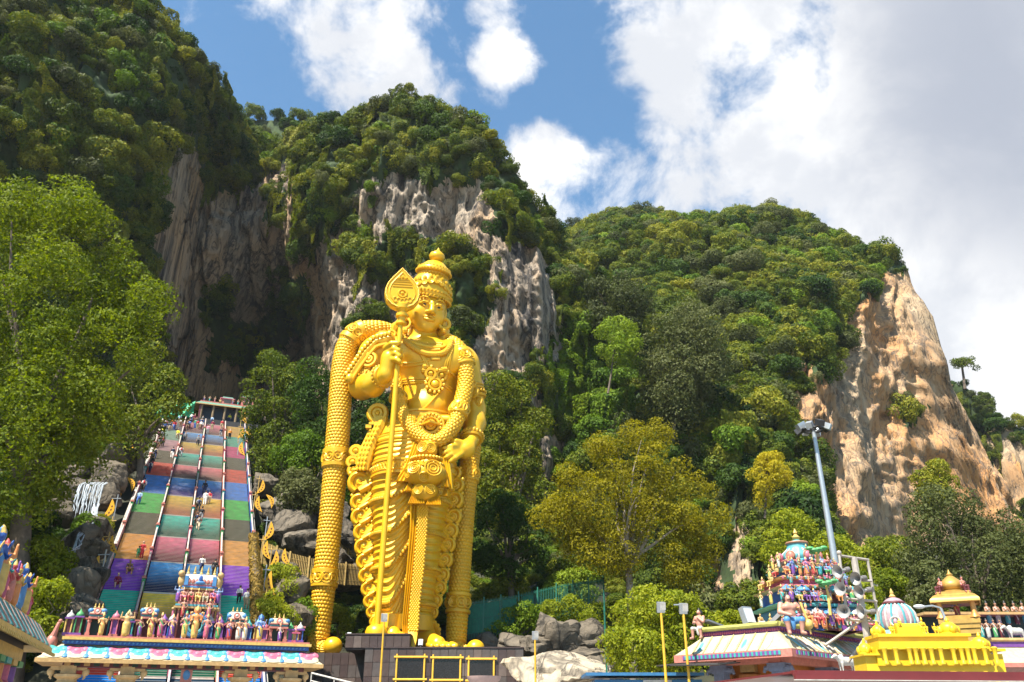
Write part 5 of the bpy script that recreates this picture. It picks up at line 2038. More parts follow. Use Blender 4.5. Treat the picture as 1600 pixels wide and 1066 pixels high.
fm_.box((0, -.01, .32), (.08, .05, .42), 0)
fm_.ball((0, -.03, .5), (.1, .03, .05), 1, 8)
FLASK = fm_.mesh("flask", [SKYB, BLUE], 50)
def row_on_eave(par, xa, xb, yf, z0, h, out, n, metas, flask, s=1.0):
    ang = math.atan2(out, h - .06)
    for i in range(n):
        x = xa + (xb - xa) * (i + .5) / n
        link("petal", metas[i % len(metas)], par, (x, yf - out - .0, z0 + .09), (-ang, 0, 0), (s, 1, s * 1.45))
        if flask is not None and i:
            link("flask", flask, par, (xa + (xb - xa) * i / n, yf - out - .02, z0 + .09), (-ang, 0, 0), (s, 1, s * 1.45))
row_on_eave(gate, w_l - .7, w_r + .7, GY0 + .55, zE, EAVE_H, 1.0, 14, [PETA, PETB], FLASK, 1.35)
# attic bands
zB = zE + EAVE_H
m = MB()
m.box((CG, 1.3, zB + .11), (w_r - w_l + .04, 2.3, .22), 0)
for i in range(60):
    m.box((w_l + (w_r - w_l) * (i + .5) / 60, .12, zB + .11), (.09, .06, .12), 1, ry=.7)
m.box((CG, 1.3, zB + .31), (w_r - w_l + .3, 2.6, .16), 2)
m.box((CG, 1.35, zB + .44), (w_r - w_l + .1, 2.4, .10), 3)
m.build("attic_band", [BLUE, SKYB, GOLDP, SALMON], gate)
zF = zB + .49
# ceiling and lintel beam
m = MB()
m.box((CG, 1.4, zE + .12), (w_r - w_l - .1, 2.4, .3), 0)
m.box((CG, .35, zE - .2), (w_r - w_l - .3, .5, .34), 1)
for i in range(26):
    m.box((w_l + .3 + (w_r - w_l - .6) * (i + .5) / 26, .06, zE - .2), (.3, .08, .2), 2 + i % 2)
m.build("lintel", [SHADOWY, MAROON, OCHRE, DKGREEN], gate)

def figset(*a):
    return list(a)
SK = [FLESH, OCHRE, BROWNSK]
GATE_FIGS = [   # px of foot, py of foot, py of head, kind, mats
    (155, 1000, 969, 'four', (OCHRE, GOLDP, GOLDP, ORANGE, GOLDP)), (193, 1001, 966, 'guard', (OCHRE, GOLDP, GOLDP, OCHRE, GOLDP)), (215, 1002, 975, 'woman', (BROWNSK, PURPLE, GOLDP, GREEN, BLUE)),
    (232, 1003, 969, 'bless', (OCHRE, GOLDP, GOLDP, RED, BLUE)), (247, 1004, 970, 'woman', (FLESH, ROSE, GOLDP, GREEN, BLUE)), (265, 1004, 973, 'bless', (FLESH, PURPLE, GOLDP, GOLDP, BLUE)),
    (285, 1006, 969, 'woman', (FLESH, GOLDP, GREEN, GREEN, BLUE)), (301, 1006, 963, 'halo', (ORANGE, GOLDP, GOLDP, ORANGE, BLUE)), (319, 1007, 973, 'woman', (FLESH, ROSE, GOLDP, SALMON, BLUE)),
    (338, 1007, 977, 'bless', (FLESH, GREEN, GOLDP, ORANGE, BLUE)), (356, 1007, 978, 'pray', (FLESH, RED, GOLDP, BLUE, BLUE)), (370, 1008, 976, 'four', (BROWNSK, WHITE, BLACKP, ORANGE, BLUE)),
    (380, 1008, 977, 'bless', (FLESH, WHITE, GOLDP, GOLDP, BLUE)), (403, 1010, 975, 'halo', (BLUESK, GOLDP, SKYB, BLUE, BLUE)), (435, 1011, 986, 'woman', (FLESH, PURPLE, ORANGE, WHITE, BLUE)),
]
for px, pf, ph_, kd, mats in GATE_FIGS:
    w, z0 = gpx(px, pf, .25)
    _, z1 = gpx(px, ph_, .25)
    place_fig(kd, gate, (w, .28, zF), max(.8, z1 - z0) * 1.15, 0, mats)
# niches with barrel roofs
def niche(px, pyroof, pytop, hw_px, back, post, roofc, arch=False):
    w, zt_ = gpx(px, pytop, .9)
    _, zr = gpx(px, pyroof, .9)
    wa, _ = gpx(px - hw_px, pyroof, .9)
    hw = w - wa
    m_ = MB()
    m_.box((w, 1.25, (zF + zr) / 2), (hw * 1.7, .5, zr - zF), 0)
    for s in (-1, 1):
        m_.box((w + s * hw * .92, .85, (zF + zr) / 2), (.16, .3, zr - zF), 1)
        m_.ball((w + s * hw * .92, .8, zr - .12), (.13, .15, .09), 2, 8)
        m_.box((w + s * hw * .92, .82, zF + .1), (.24, .36, .2), 2)
    m_.box((w, .95, zr + .06), (hw * 2.3, .8, .12), 2)
    m_.box((w, .98, zr + .17), (hw * 2.05, .7, .12), 3)
    o = m_.build("niche", [back, post, SALMON, AQUA], gate)
    rm = MB()
    zc = zr + .25
    hr = max(.25, zt_ - zc - .12)
    seg = 10
    pf = [(.42 * math.cos(math.pi * k / seg) * 1.0, math.sin(math.pi * k / seg) * hr) for k in range(seg + 1)]
    V, Fs = [], []
    xs = (-hw * 1.05, -hw * .8, hw * .8, hw * 1.05)
    for xi in xs:
        for y, z in pf:
            V.append((w + xi, .95 + y, zc + z * (1 if abs(xi) < hw else .86)))
    n_ = seg + 1
    for i in range(3):
        for k in range(seg):
            Fs.append((i * n_ + k, i * n_ + k + 1, (i + 1) * n_ + k + 1, (i + 1) * n_ + k))
    Fs.append(tuple(range(n_)))
    Fs.append(tuple(3 * n_ + k for k in range(n_))[::-1])
    rm.add(V, Fs, 0)
    for s in (-1, 1):
        rm.ring((w + s * hw * 1.08, .95, zc + hr * .35), hr * .42, .07, (s, 0, 0), 1, 14, 5)
        rm.ball((w + s * hw * .98, .62, zc + .2), (.16, .1, .14), 1, 8)
    rm.ring((w, .95 - .40, zc + hr * .45), .15, .06, (0, -1, .2), 2, 12, 5)
    rm.ball((w, .95 - .42, zc + hr * .45), (.1, .06, .1), 3, 8)
    rm.box((w, .95, zc + .02), (hw * 2.2, .9, .06), 2)
    for k in range(3):
        x = w + (k - 1) * hw * .55
        rm.lathe([(.03, 0), (.07, .07), (.03, .13), (.045, .18), (.005, .32)], (x, .95, zc + hr - .02), 4, 8)
    rm.build("niche_roof", [roofc, SKYB, SALMON, WHITE, GOLDP], o, 40)
    return o
niche(155, 968, 947, 15, DKGREEN, SALMON, CREAM)
niche(236, 968, 946, 15, MAROON, PURPLE, CREAM)
niche(371, 976, 953, 15, MAROON, PURPLE, WHITE)
niche(437, 983, 963, 15, DKGREEN, SALMON, CREAM)
# wall of small pillars and miniature shrines between the niches
def mini(px, py_top, cols, hw=.16):
    w, z1 = gpx(px, py_top, .9)
    m_ = MB()
    m_.box((w, 1.0, (zF + z1 - .35) / 2), (hw * 1.5, .3, z1 - .35 - zF), 0)
    for s in (-1, 1):
        m_.tube([(w + s * hw, .82, zF), (w + s * hw, .82, z1 - .38)], .045, 1, n=7)
    m_.box((w, .95, zF + .08), (hw * 3, .5, .16), 2)
    m_.box((w, .95, z1 - .36), (hw * 3.2, .5, .09), 2)
    m_.lathe([(hw * 1.25, 0), (hw * 1.4, .06), (hw * 1.1, .18), (hw * .45, .28), (.05, .32), (.03, .42)], (w, .92, z1 - .32), 3, 10)
    m_.build("miniature_shrine", cols, gate, 45)
for px, py, cols in ((112, 956, (MAROON, GOLDP, PURPLE, WHITE)), (127, 954, (MAROON, GREEN, PURPLE, GREEN)), (183, 957, (PURPLE, PINK, SALMON, PINK)), (206, 962, (BLUE, TEAL, PURPLE, TEAL)), (203, 955, (OCHRE, GOLDP, SALMON, CREAM)),
                     (258, 962, (PURPLE, PURPLE, SALMON, PURPLE)), (271, 961, (TEAL, BLUE, PURPLE, WHITE)), (346, 967, (PURPLE, PURPLE, ROSE, PURPLE)), (330, 963, (BLUE, SKYB, PURPLE, WHITE)), (390, 971, (BLUE, SKYB, PURPLE, TEAL)), (404, 969, (OCHRE, GOLDP, SALMON, AQUA)),
                     (415, 974, (PURPLE, PINK, SALMON, PINK)), (455, 975, (PURPLE, GREEN, PURPLE, GREEN)), (470, 975, (MAROON, BLUE, PURPLE, WHITE)), (463, 980, (OCHRE, GOLDP, ROSE, SALMON))):
    mini(px, py, list(cols))
m = MB()
m.box((CG, 1.45, zF + .48), (w_r - w_l - .5, .3, .96), 0)
m.box((CG, 1.4, zF + 1.0), (w_r - w_l - .3, .5, .1), 1)
for i in range(44):
    m.tube([(w_l + .4 + (w_r - w_l - .8) * i / 43, 1.22, zF), (w_l + .4 + (w_r - w_l - .8) * i / 43, 1.22, zF + .92)], .055, 2 + i % 4, 6)
m.build("attic_backdrop", [MAROON, SALMON, PURPLE, BLUE, TEAL, OCHRE], gate)  # dark maroon backdrop, the shade of the gaps put into its colour
# the little tower over the middle
wc, zt0 = gpx(307, 948, 1.2)
_, zt1 = gpx(307, 918, 1.2)
_, zt2 = gpx(307, 903, 1.2)
wa, _ = gpx(279, 948, 1.2)
thw = wc - wa
m = MB()
m.box((wc, 1.5, (zF + zt0) / 2), (thw * 2.2, .9, zt0 - zF), 0)
for s in (-1, 1):
    for q, c_ in ((.55, 1), (.95, 2), (1.25, 5)):
        m.tube([(wc + s * thw * q, .95, zF), (wc + s * thw * q, .95, zt0 - .15)], .075, c_, n=8)
        m.ball((wc + s * thw * q, .92, zt0 - .2), (.13, .13, .09), 3, 8)
for z, hw_, c_ in ((zt0 - .1, 1.28, 3), (zt0 + .03, 1.2, 4), (zt0 + .14, 1.08, 2)):
    m.box((wc, 1.4, z), (thw * 2 * hw_, 1.25, .11), c_)
# arch over the central figure
wf, _ = gpx(302, 1000, .9)
_, zar = gpx(302, 978, .9)
m.ring((wf, .78, zar), .62, .14, (0, -1, 0), 1, 20, 6)
m.ring((wf, .76, zar), .42, .10, (0, -1, 0), 4, 20, 6)
m.box((wf, .92, (zF + zar) / 2), (.95, .12, zar - zF + .5), 6)
for k in range(9):
    a = math.pi * k / 8
    m.ball((wf + .78 * math.cos(a), .75, zar + .78 * math.sin(a)), .1, 3 if k % 2 else 5, 7)
tower = m.build("tower", [MAROON, SKYB, SALMON, OCHRE, AQUA, PINK, MAROON], gate, 45)
m = MB()
m.box((wc, 1.5, (zt0 + .2 + zt1) / 2), (thw * 1.75, .7, zt1 - zt0 - .2), 0)
for z, hw_, c_ in ((zt1 - .12, 1.05, 1), (zt1, 1.0, 2), (zt1 + .1, .95, 3)):
    m.box((wc, 1.45, z), (thw * 2 * hw_, 1.0, .10), c_)
hr = zt2 - zt1 + .1
V, Fs = [], []
seg = 12
for xi in (-.98, -.9, .9, .98):
    for k in range(seg + 1):
        a = math.pi * k / seg
        V.append((wc + thw * .95 * xi, 1.45 + .52 * math.cos(a), zt1 + .15 + math.sin(a) * hr * (1 if abs(xi) < .95 else .8)))
for i in range(3):
    for k in range(seg):
        Fs.append((i * (seg + 1) + k, i * (seg + 1) + k + 1, (i + 1) * (seg + 1) + k + 1, (i + 1) * (seg + 1) + k))
Fs += [tuple(range(seg + 1)), tuple(3 * (seg + 1) + k for k in range(seg + 1))[::-1]]
m.add(V, Fs, 4)
for s in (-1, 1):
    m.box((wc + s * thw * .8, 1.0, zt1 + .35), (.22, .3, .55), 2)
    m.ball((wc + s * thw * 1.05, 1.1, zt1 + .35), (.26, .24, .42), 5, 9)
    m.ball((wc + s * thw * 1.12, .95, zt1 + .75), (.2, .2, .2), 5, 8)
for k in range(7):
    m.ball((wc + thw * (k - 3) * .21, .93, zt1 + .32), (.11, .06, .16), 6, 7)
m.ball((wc, .9, zt1 + .25), (.3, .1, .14), 2, 8)
m.ball((wc, .88, zt1 + .48), (.12, .08, .22), 7, 8)
tu = m.build("upper_tier", [SALMON, OCHRE, SKYB, PINK, WHITE, OCHRE, SALMON, BLUE], tower, 40)
m = MB()
for k in range(5):
    m.lathe([(.05, 0), (.11, .09), (.05, .19), (.07, .26), (.01, .55)], (wc + thw * (k - 2) * .38, 1.45, zt1 + .1 + hr), 0, 8)
m.build("finial", GOLDP, tower, 40)
for k, (mm, kd) in enumerate(((( FLESH, PINK, GOLDP, ORANGE, BLUE), 'sit'), ((FLESH, RED, GOLDP, GREEN, BLUE), 'sit2'), ((OCHRE, GOLDP, GOLDP, ORANGE, BLUE), 'sit'), ((FLESH, CREAM, GREEN, GOLDP, BLUE), 'sit2'), ((PINK, RED, GOLDP, BLUE, BLUE), 'sit'))):
    place_fig(kd, gate, (wc + thw * (k - 2) * .42, .95, zt0 + .2), 1.05, 0, mm)
for s in (-1, 1):
    place_fig('woman', gate, (wc + s * thw * .72, .66, zar + .45), 1.1, 0, (FLESH, RED if s < 0 else PINK, GOLDP, OCHRE, BLUE))
    place_fig('guard', gate, (wc + s * thw * 1.12, .95, zt0 + .2), .95, 0, (BLUESK, PURPLE, GOLDP, ROSE, BLUE))
# columns with bracket capitals
def gate_column(px, lotus=False):
    w, _ = gpx(px, 1050, .4)
    zc = zE - .36
    c_ = link("column", None, gate, (w, .4, 0))
    m_ = MB()
    if lotus:
        m_.box((0, 0, zc - .45), (.62, .5, .9), 1)
        m_.ball((0, -.27, zc - .3), (.2, .05, .28), 3, 10)
        m_.lathe([(.1, -1.55), (.35, -1.5), (.55, -1.2), (.62, -1.0), (.5, -.92), (.3, -.9)], (0, 0, zc), 2, 18)
        m_.tube([(0, 0, 0), (0, 0, zc - 1.4)], .28, 1, n=12)
    else:
        m_.lathe([(.34, 0), (.34, zc - 1.35), (.27, zc - 1.3), (.27, zc - 1.1), (.36, zc - 1.05)], (0, 0, 0), 0, 8)
        m_.box((0, -.36, zc - 1.8), (.2, .08, .7), 4)
    m_.build("shaft", [OCHRE, SALMON, GOLDP, SKYB, TEAL if px % 2 else PURPLE], c_, 40)
    if not lotus:
        m_ = MB()
        m_.lathe([(.36, -1.05), (.55, -.95), (.62, -.8), (.5, -.7), (.5, -.62), (.7, -.5), (.72, -.38), (.5, -.34)], (0, 0, zc), 0, 8)
        m_.box((0, 0, zc - .12), (.75, .62, .42), 0)
        for s in (-1, 1):
            m_.box((s * .62, 0, zc - .06), (.6, .42, .2), 0)
            m_.ball((s * .88, -.05, zc - .25), (.2, .22, .22), 0, 10)
            m_.tube([(s * .8, -.1, zc - .3), (s * .86, -.14, zc - .55), (s * .78, -.14, zc - .62)], [.1, .07, .04], 0, n=7)
        m_.build("capital", mat("capital_stone", (.62, .42, .20), .7, var=.25, dirt=.25, bump=.3), c_, 40)
for px in (107, 199, 376, 455):
    gate_column(px)
gate_column(292, True)
# peacock perched at the gate's left end
pk = thing("peacock_statue", "reddish brown peacock sculpture at the gate's left end", "sculpture", GATE_O + SR * (w_l - .55) + SD * .7 + Vector((0, 0, zE + EAVE_H * .55)), (0, 0, GROT))
m = MB()
m.ball((0, 0, .45), (.3, .35, .5), 0, 12)
m.tube([(0, -.05, .7), (.1, -.15, 1.1), (.18, -.2, 1.5), (.3, -.2, 1.62)], [.2, .12, .09, .05], 0, n=8)
m.ball((.24, -.2, 1.62), .11, 0, 8)
m.tube([(.3, -.2, 1.6), (.45, -.22, 1.56)], [.05, .01], 1, n=6)
m.tube([(0, .1, .5), (-.2, .3, .2), (-.35, .4, -.1)], [.25, .2, .1], 0, n=8, flat=.5)
m.build("peacock_body", [SALMON, OCHRE], pk, True)

# ------------------------------------------------------------------ little shrine at the head of the stair
uo = stair_pt(T1 + 1.6, SW * .66)
cave_shrine = thing("cave_shrine", "small dim shrine with green eave at the head of the stairs", "shrine", (uo.x, uo.y, uo.z - .3), (0, 0, GROT))
cave_shrine.scale = (.8, .8, .8)
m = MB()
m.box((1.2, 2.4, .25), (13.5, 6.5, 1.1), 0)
for k in range(5):
    m.tube([(-3.6 + k * 2.3, 0, .7), (-3.6 + k * 2.3, 0, 4.2)], .24, 1, n=8)
m.box((1.0, 2.6, 2.4), (10, 2.4, 3.6), 2)
m.box((-3.9, 1.5, 2.4), (.4, 3.4, 3.6), 3)
cb = m.build("porch", [SHADOWY, col('dull_ochre', (.30, .19, .08)), col('shaded_navy', (.02, .03, .06)), MAROON], cave_shrine)  # walls painted navy-black to carry the cave mouth's shade in their colour
eave(cave_shrine, -4.2, 6.6, .2, 3.2, 4.15, .6, .7, col("eave_green", (.12, .34, .24)), OCHRE)
m = MB()
m.box((1.2, 1.6, 4.9), (10.6, 2.6, .3), 0)
m.build("attic_band", [SALMON], cave_shrine)
for k, (x, w_, h_) in enumerate(((1.2, 2.4, 1.7), (5.3, 2.6, 2.7))):
    m = MB()
    m.box((x, 1.4, 5.05 + h_ * .32), (w_, 1.4, h_ * .64), 0)
    m.box((x, .65, 5.05 + h_ * .30), (w_ * .55, .2, h_ * .5), 1)  # flat dark panel, the niche's inner shade as colour
    m.box((x, 1.4, 5.05 + h_ * .68), (w_ * 1.25, 1.8, .16), 2)
    m.box((x, 1.4, 5.05 + h_ * .82), (w_ * 1.0, 1.4, h_ * .24), 3, taper=.8)
    m.build("roof_niche", [SALMON, SHADOWY, PINK, col("eave_green", (.12, .34, .24))], cave_shrine)
for k in range(8):
    place_fig(('woman', 'four', 'bless', 'sit')[k % 4], cave_shrine, (-3.4 + k * 1.05 + (1.5 if k > 3 else 0), .5, 5.05), 1.15, 0, (FLESH, (PURPLE, TEAL, ROSE, GOLDP)[k % 4], GOLDP, GREEN, BLUE))
# green debris netting draped at its left
nb = MB()
V, Fs = [], []
for i in range(14):
    for j in range(7):
        x = -9.5 + i * .42
        V.append((x, .4 + .25 * math.sin(i * 1.3 + j), 3.6 - j * .38 - (13 - i) * .12 + .15 * math.sin(i * 2.1) - (.3 if (i * 7 + j) % 5 == 0 and j == 6 else 0)))
for i in range(13):
    for j in range(6):
        a = i * 7 + j
        Fs.append((a, a + 7, a + 8, a + 1))
nb.add(V, Fs)
nt_ = thing("green_netting", "bright green netting draped beside the shrine at the stair head", "netting", (uo.x, uo.y, uo.z - .3), (0, 0, GROT))
nb.build("netting_sheet", mat("green_net", (.02, .40, .18), .6), nt_, True)
# ------------------------------------------------------------------ temple on the right: painted eave, gopuram, statues, speakers
TY = 44.0
tl, tr = P(1056, 1028, TY), P(1400, 1010, TY + 5)
tc0 = P(1228, 995, TY + .5)
TROT = math.radians(6)
HC = P(1237, 1016, TY)
HL = P(1053, 1028, 49.0)
hd = Vector((HC.x - HL.x, HC.y - HL.y, 0))
HROT = math.atan2(hd.y, hd.x)
temple = thing("temple_hall", "temple hall with pale painted eave and blue grey pillars at the right", "temple", (HC.x, HC.y, 0), (0, 0, HROT))
TORG = Vector((P(1228, 995, TY).x, TY, 0))
TM = Matrix.Translation(TORG) @ Matrix.Rotation(TROT, 4, 'Z')
TINV = TM.inverted()
def tpx(px, py, dy=0.0):
    """photo pixel -> local point on a plane dy behind the tower court's front"""
    n = Matrix.Rotation(TROT, 3, 'Z') @ Vector((0, 1, 0))
    p0 = TORG + n * dy
    d = pdir(px, py)
    k = (p0 - Vector((0, 0, EYE))).dot(n) / d.dot(n)
    return TINV @ (Vector((0, 0, EYE)) + d * k)
zT = HC.z + .05
zTop = zT + 1.0
hLen = hd.length
hx0, hx1, hy0, hy1 = -hLen + 1.2, -1.2, 1.2, 17.0
OUT = 1.15
eave(temple, hx0, hx1, hy0, hy1, zT, zTop - zT, OUT, CREAM, SALMON, lip=.34)
m = MB()
m.box(((hx0 + hx1) / 2, (hy0 + hy1) / 2, zTop + .14), (hx1 - hx0 - .1, hy1 - hy0 - .1, .34), 0)
for i in range(34):
    m.ball((hx0 + (hx1 - hx0) * (i + .5) / 34, hy0 + .02, zTop + .14), (.07, .05, .09), 2, 6)
for i in range(60):
    m.ball((hx1 - .02, hy0 + (hy1 - hy0) * (i + .5) / 60, zTop + .14), (.05, .07, .09), 2, 6)
m.build("frieze", [PURPLE, OCHRE, ROSE], temple)
m = MB()
m.tube([(hx0 - .1, hy1, zTop + .40), (hx0 - .1, hy0 - .1, zTop + .40)], .13, 0, n=8)
m.tube([(hx0 - .1, hy0 - .1, zTop + .40), (hx1 + .1, hy0 - .1, zTop + .40)], .13, 0, n=8)
m.tube([(hx1 + .1, hy0 - .1, zTop + .40), (hx1 + .1, hy1, zTop + .40)], .13, 0, n=8)
m.box(((hx0 + hx1) / 2, (hy0 + hy1) / 2, zTop + .35), (hx1 - hx0 - .2, hy1 - hy0 - .2, .1), 0)
m.build("coping", mat("mossy_coping", (.40, .38, .10), .8, var=.4, vscale=3), temple, True)
# painted leaf panels between ribs on the eave
def leafpanel(ca, cb):
    m_ = MB()
    m_.ball((0, 0, .40), (.22, .05, .42), 0, 10)
    m_.ball((0, -.03, .34), (.12, .04, .26), 1, 8)
    return m_.mesh("petal", [ca, cb], 50)
PALEP = col('pale_rose', (.56, .38, .34))
PALEA = col('pale_aqua', (.30, .50, .48))
LP = [leafpanel(PALEA, AQUA), leafpanel(WHITE, PALEP), leafpanel(PALEP, WHITE), leafpanel(WHITE, CREAM)]
rb = MB()
rb.box((0, 0, .42), (.07, .05, .84), 0)
RIB = rb.mesh("rib", [col("rib_olive", (.50, .42, .14))])
ang = math.atan2(OUT, zTop - zT - .06)
LS = math.hypot(OUT, zTop - zT) / .86
n_ = int((hx1 - hx0) / .62)
for i in range(n_):
    x = hx0 + (hx1 - hx0) * (i + .5) / n_
    link("petal", LP[i % 4], temple, (x, hy0 - OUT * .98, zT + .10), (-ang, 0, 0), (1, 1, LS * .86))
    link("rib", RIB, temple, (hx0 + (hx1 - hx0) * i / n_, hy0 - OUT, zT + .08), (-ang, 0, 0), (1, 1, LS))
n2_ = int((hy1 - hy0) / .62)
for i in range(n2_):
    y = hy0 + (hy1 - hy0) * (i + .5) / n2_
    link("petal", LP[i % 4], temple, (hx1 + OUT * .98, y, zT + .10), (-ang, 0, math.pi / 2), (1, 1, LS * .86))
    link("rib", RIB, temple, (hx1 + OUT, hy0 + (hy1 - hy0) * i / n2_, zT + .08), (-ang, 0, math.pi / 2), (1, 1, LS))
m = MB()
for i in range(46):
    m.box((hx0 - .6 + (hx1 - hx0 + 1.2) * (i + .5) / 46, hy0 - OUT - .07, zT - .12), (.12, .05, .2), i % 2)
for i in range(64):
    m.box((hx1 + OUT + .07, hy0 - .8 + (hy1 - hy0) * (i + .5) / 64, zT - .12), (.05, .12, .2), i % 2)
m.build("fascia_rosette", [PURPLE, TEAL], temple)
# under the eave: ceiling, pillars, shaded inner shrine
BLUEGREY = col("blue_grey", (.17, .21, .34))
m = MB()
m.box(((hx0 + hx1) / 2, (hy0 + hy1) / 2, zT + .16), (hx1 - hx0 - .2, hy1 - hy0 - .2, .2), 0)
m.box(((hx0 + hx1) / 2, hy0 + .5, zT - .25), (hx1 - hx0 - .4, .5, .5), 1)
m.box((hx1 - .5, (hy0 + hy1) / 2, zT - .25), (.5, hy1 - hy0 - .4, .5), 1)
m.build("ceiling", [col("ceiling_buff", (.42, .30, .20)), SALMON], temple)
def tcol(x, y):
    c_ = link("pillar", None, temple, (x, y, 0))
    MB().box((0, 0, (zT - .5) / 2), (.62, .62, zT - .5)).build("shaft", BLUEGREY, c_)
    m_ = MB()
    m_.box((0, 0, zT - .62), (1.0, .8, .24))
    m_.box((0, 0, zT - .82), (.8, .75, .2))
    for s in (-1, 1):
        m_.tube([(s * .4, -.1, zT - .7), (s * .75, -.1, zT - .75), (s * .85, -.1, zT - .95)], [.16, .13, .08], n=7)
    m_.build("capital", BLUEGREY, c_)
for x, y in ((hx0 + .7, hy0 + .5), (hx1 - .5, hy0 + .5), (hx1 - .5, hy0 + 6), (hx1 - .5, hy0 + 11.5)):
    tcol(x, y)
m = MB()
m.box((hx1 - 3.2, hy0 + 6, zT / 2), (3.6, 6, zT - .2), 0)
for k in range(7):
    for x in (-5.2, -3.6, -1.6):
        m.box((hx1 + x, hy0 + 2.9, zT - .5 - .62 * k), (.9 + .25 * (k % 2), .6, .5), 1 + k % 2)
m.build("inner_shrine", [mat("orange_stone", (.50, .17, .03), .7, dirt=.2), OCHRE, ORANGE], temple)
# dark corrugated awning slung under the eave at the left
aw = thing("shade_awning", "thin dark awning sheet below the pale temple eave", "awning", P(1090, 1038, 47.2), (0, 0, HROT))
m = MB()
m.box((0, 0, 0), (4.0, 2.0, .05), 0, ry=.03, rx=.1)
for k in range(3):
    m.tube([(-1.8 + 1.8 * k, -.9, -.1), (-1.8 + 1.8 * k, .9, .1)], .03, 0, n=5)
m.build("awning_sheet", mat("dark_sheet", (.035, .03, .028), .7), aw)

# --- the gopuram
gp = tpx(1263, 975, 6.0)
gop = thing("gopuram_tower", "tiered pyramid tower crowded with painted gods under a ribbed dome on the temple roof", "temple tower", TM @ Vector((gp.x, gp.y, zTop + .4)), (0, 0, TROT))
gop.scale = (1, 1, .90)
GY = TY + 5
def gz(py, dy=0):
    R = Matrix.Rotation(TROT, 3, 'Z')
    return tpx(1243, py, 6.0 + dy).z - (zTop + .4)
gsc = tpx(1300, 930, 6).x - tpx(1243, 930, 6).x
gsc /= 57.0     # metres per photo pixel there
tiers = [  # (py bottom, py top, half width px)
    (985, 938, 63), (938, 908, 57), (908, 893, 52), (893, 870, 40), (876, 862, 34)]
pal = [(SKYB, MAROON, AQUA, SALMON), (BLUE, SALMON, OCHRE, AQUA), (ROSE, BLUE, OCHRE, PINK), (BLUE, SALMON, AQUA, PINK), (OCHRE, CREAM, SALMON, AQUA)]
r = random.Random(8)
zlev = [gz(b_, -hw_ * gsc * .82) for b_, t_, hw_ in tiers] + [gz(866, -20 * gsc)]
zlev[-1] = max(zlev[-1], zlev[-2] + .5)
for ti, (b, t, hw) in enumerate(tiers):
    z0, z1, h = zlev[ti], zlev[ti + 1], hw * gsc
    d = h * .82
    o = link("tier", None, gop, (0, 0, z0))
    H_ = z1 - z0
    m = MB()
    m.box((0, 0, H_ * .42), (h * 1.75, d * 1.75, H_ * .84), 0)
    if ti in (1, 3):
        m.box((0, -d * .92, H_ * .45), (h * .5, .3, H_ * .6), 1)
    m.build("tier_core", [pal[ti][0], pal[ti][1]], o)
    m = MB()
    m.lathe([(h * .93, -.10), (h * 1.02, -.04), (h * 1.05, .05), (h * .98, .10), (h * .9, .16), (h * .86, .2)], (0, 0, H_ - .12), 0, 4, sq=True, sy=d / h)
    m.lathe([(h * .98, .0), (h * 1.0, .07), (h * .95, .12)], (0, 0, 0), 1, 4, sq=True, sy=d / h)
    for k in range(int(h * 2 / .28)):
        x = -h + (k + .5) * .28
        m.ball((x, -d * 1.02, H_ - .10), (.09, .07, .11), 2 + k % 2, 6)
    m.build("cornice", [pal[ti][2], pal[ti][3], PINK, AQUA], o, 40)
    # pilasters and miniature shrines on each tier
    if ti in (0, 1, 3):
        nsh = {0: 6, 1: 5, 3: 3}[ti]
        for k in range(nsh):
            x = (k - (nsh - 1) / 2) / ((nsh - 1) / 2) * h * .82
            if abs(x) < .1:
                continue
            m = MB()
            hh = H_ * (.62 if ti == 0 else .72)
            wv = h * .15
            m.box((x, -d * .95, hh * .35), (wv * 1.7, .35, hh * .7), 0)
            for s in (-1, 1):
                m.tube([(x + s * wv, -d - .12, 0), (x + s * wv, -d - .12, hh * .72)], .055, 1, n=6)
            m.box((x, -d - .02, hh * .75), (wv * 2.9, .45, .09), 2)
            m.box((x, -d - .02, hh * .84), (wv * 2.5, .42, .09), 3)
            m.lathe([(wv * 1.2, 0), (wv * 1.3, .08), (wv * 1.0, .24), (wv * .4, .36), (.02, .46)], (x, -d - .0, hh * .88), 4, 10)
            m.build("miniature_shrine", [r.choice((PURPLE, MAROON, BLUE)), r.choice((GREEN, GOLDP, SALMON)), r.choice((GREEN, OCHRE)), r.choice((TEAL, ROSE)), r.choice((AQUA, WHITE, SKYB))], o, 45)
    # figures
    nf = {0: 12, 1: 11, 2: 7, 3: 9, 4: 5}[ti]
    for k in range(nf):
        x = (k - (nf - 1) / 2) / ((nf - 1) / 2) * h * (1.02 if ti != 2 else .8) + r.uniform(-.06, .06)
        kd = r.choice(('bless', 'four', 'woman', 'pray', 'sit', 'sit', 'sit2', 'halo', 'guard'))
        fh = {0: 1.0, 1: .95, 2: .7, 3: 1.05, 4: .7}[ti] * r.uniform(.85, 1.1)
        place_fig(kd, o, (x, -d - .32 - r.uniform(0, .12), .05), fh, r.uniform(-.5, .5),
                  (r.choice((FLESH, OCHRE, BROWNSK, BLUESK, PINK)), r.choice((RED, GOLDP, ORANGE, GREEN, PURPLE, WHITE, TEAL)), r.choice((GOLDP, GOLDP, BLACKP)), r.choice((RED, GOLDP, GREEN, BLUE)), BLUE))
    for s in (-1, 1):
        for yy in (-.5, .3):
            place_fig(r.choice(('bless', 'woman', 'sit')), o, (s * (h + .2), yy * d, .05), 1.0, s * 1.3, (r.choice((FLESH, OCHRE)), r.choice((RED, GOLDP, WHITE)), GOLDP, GREEN, BLUE))
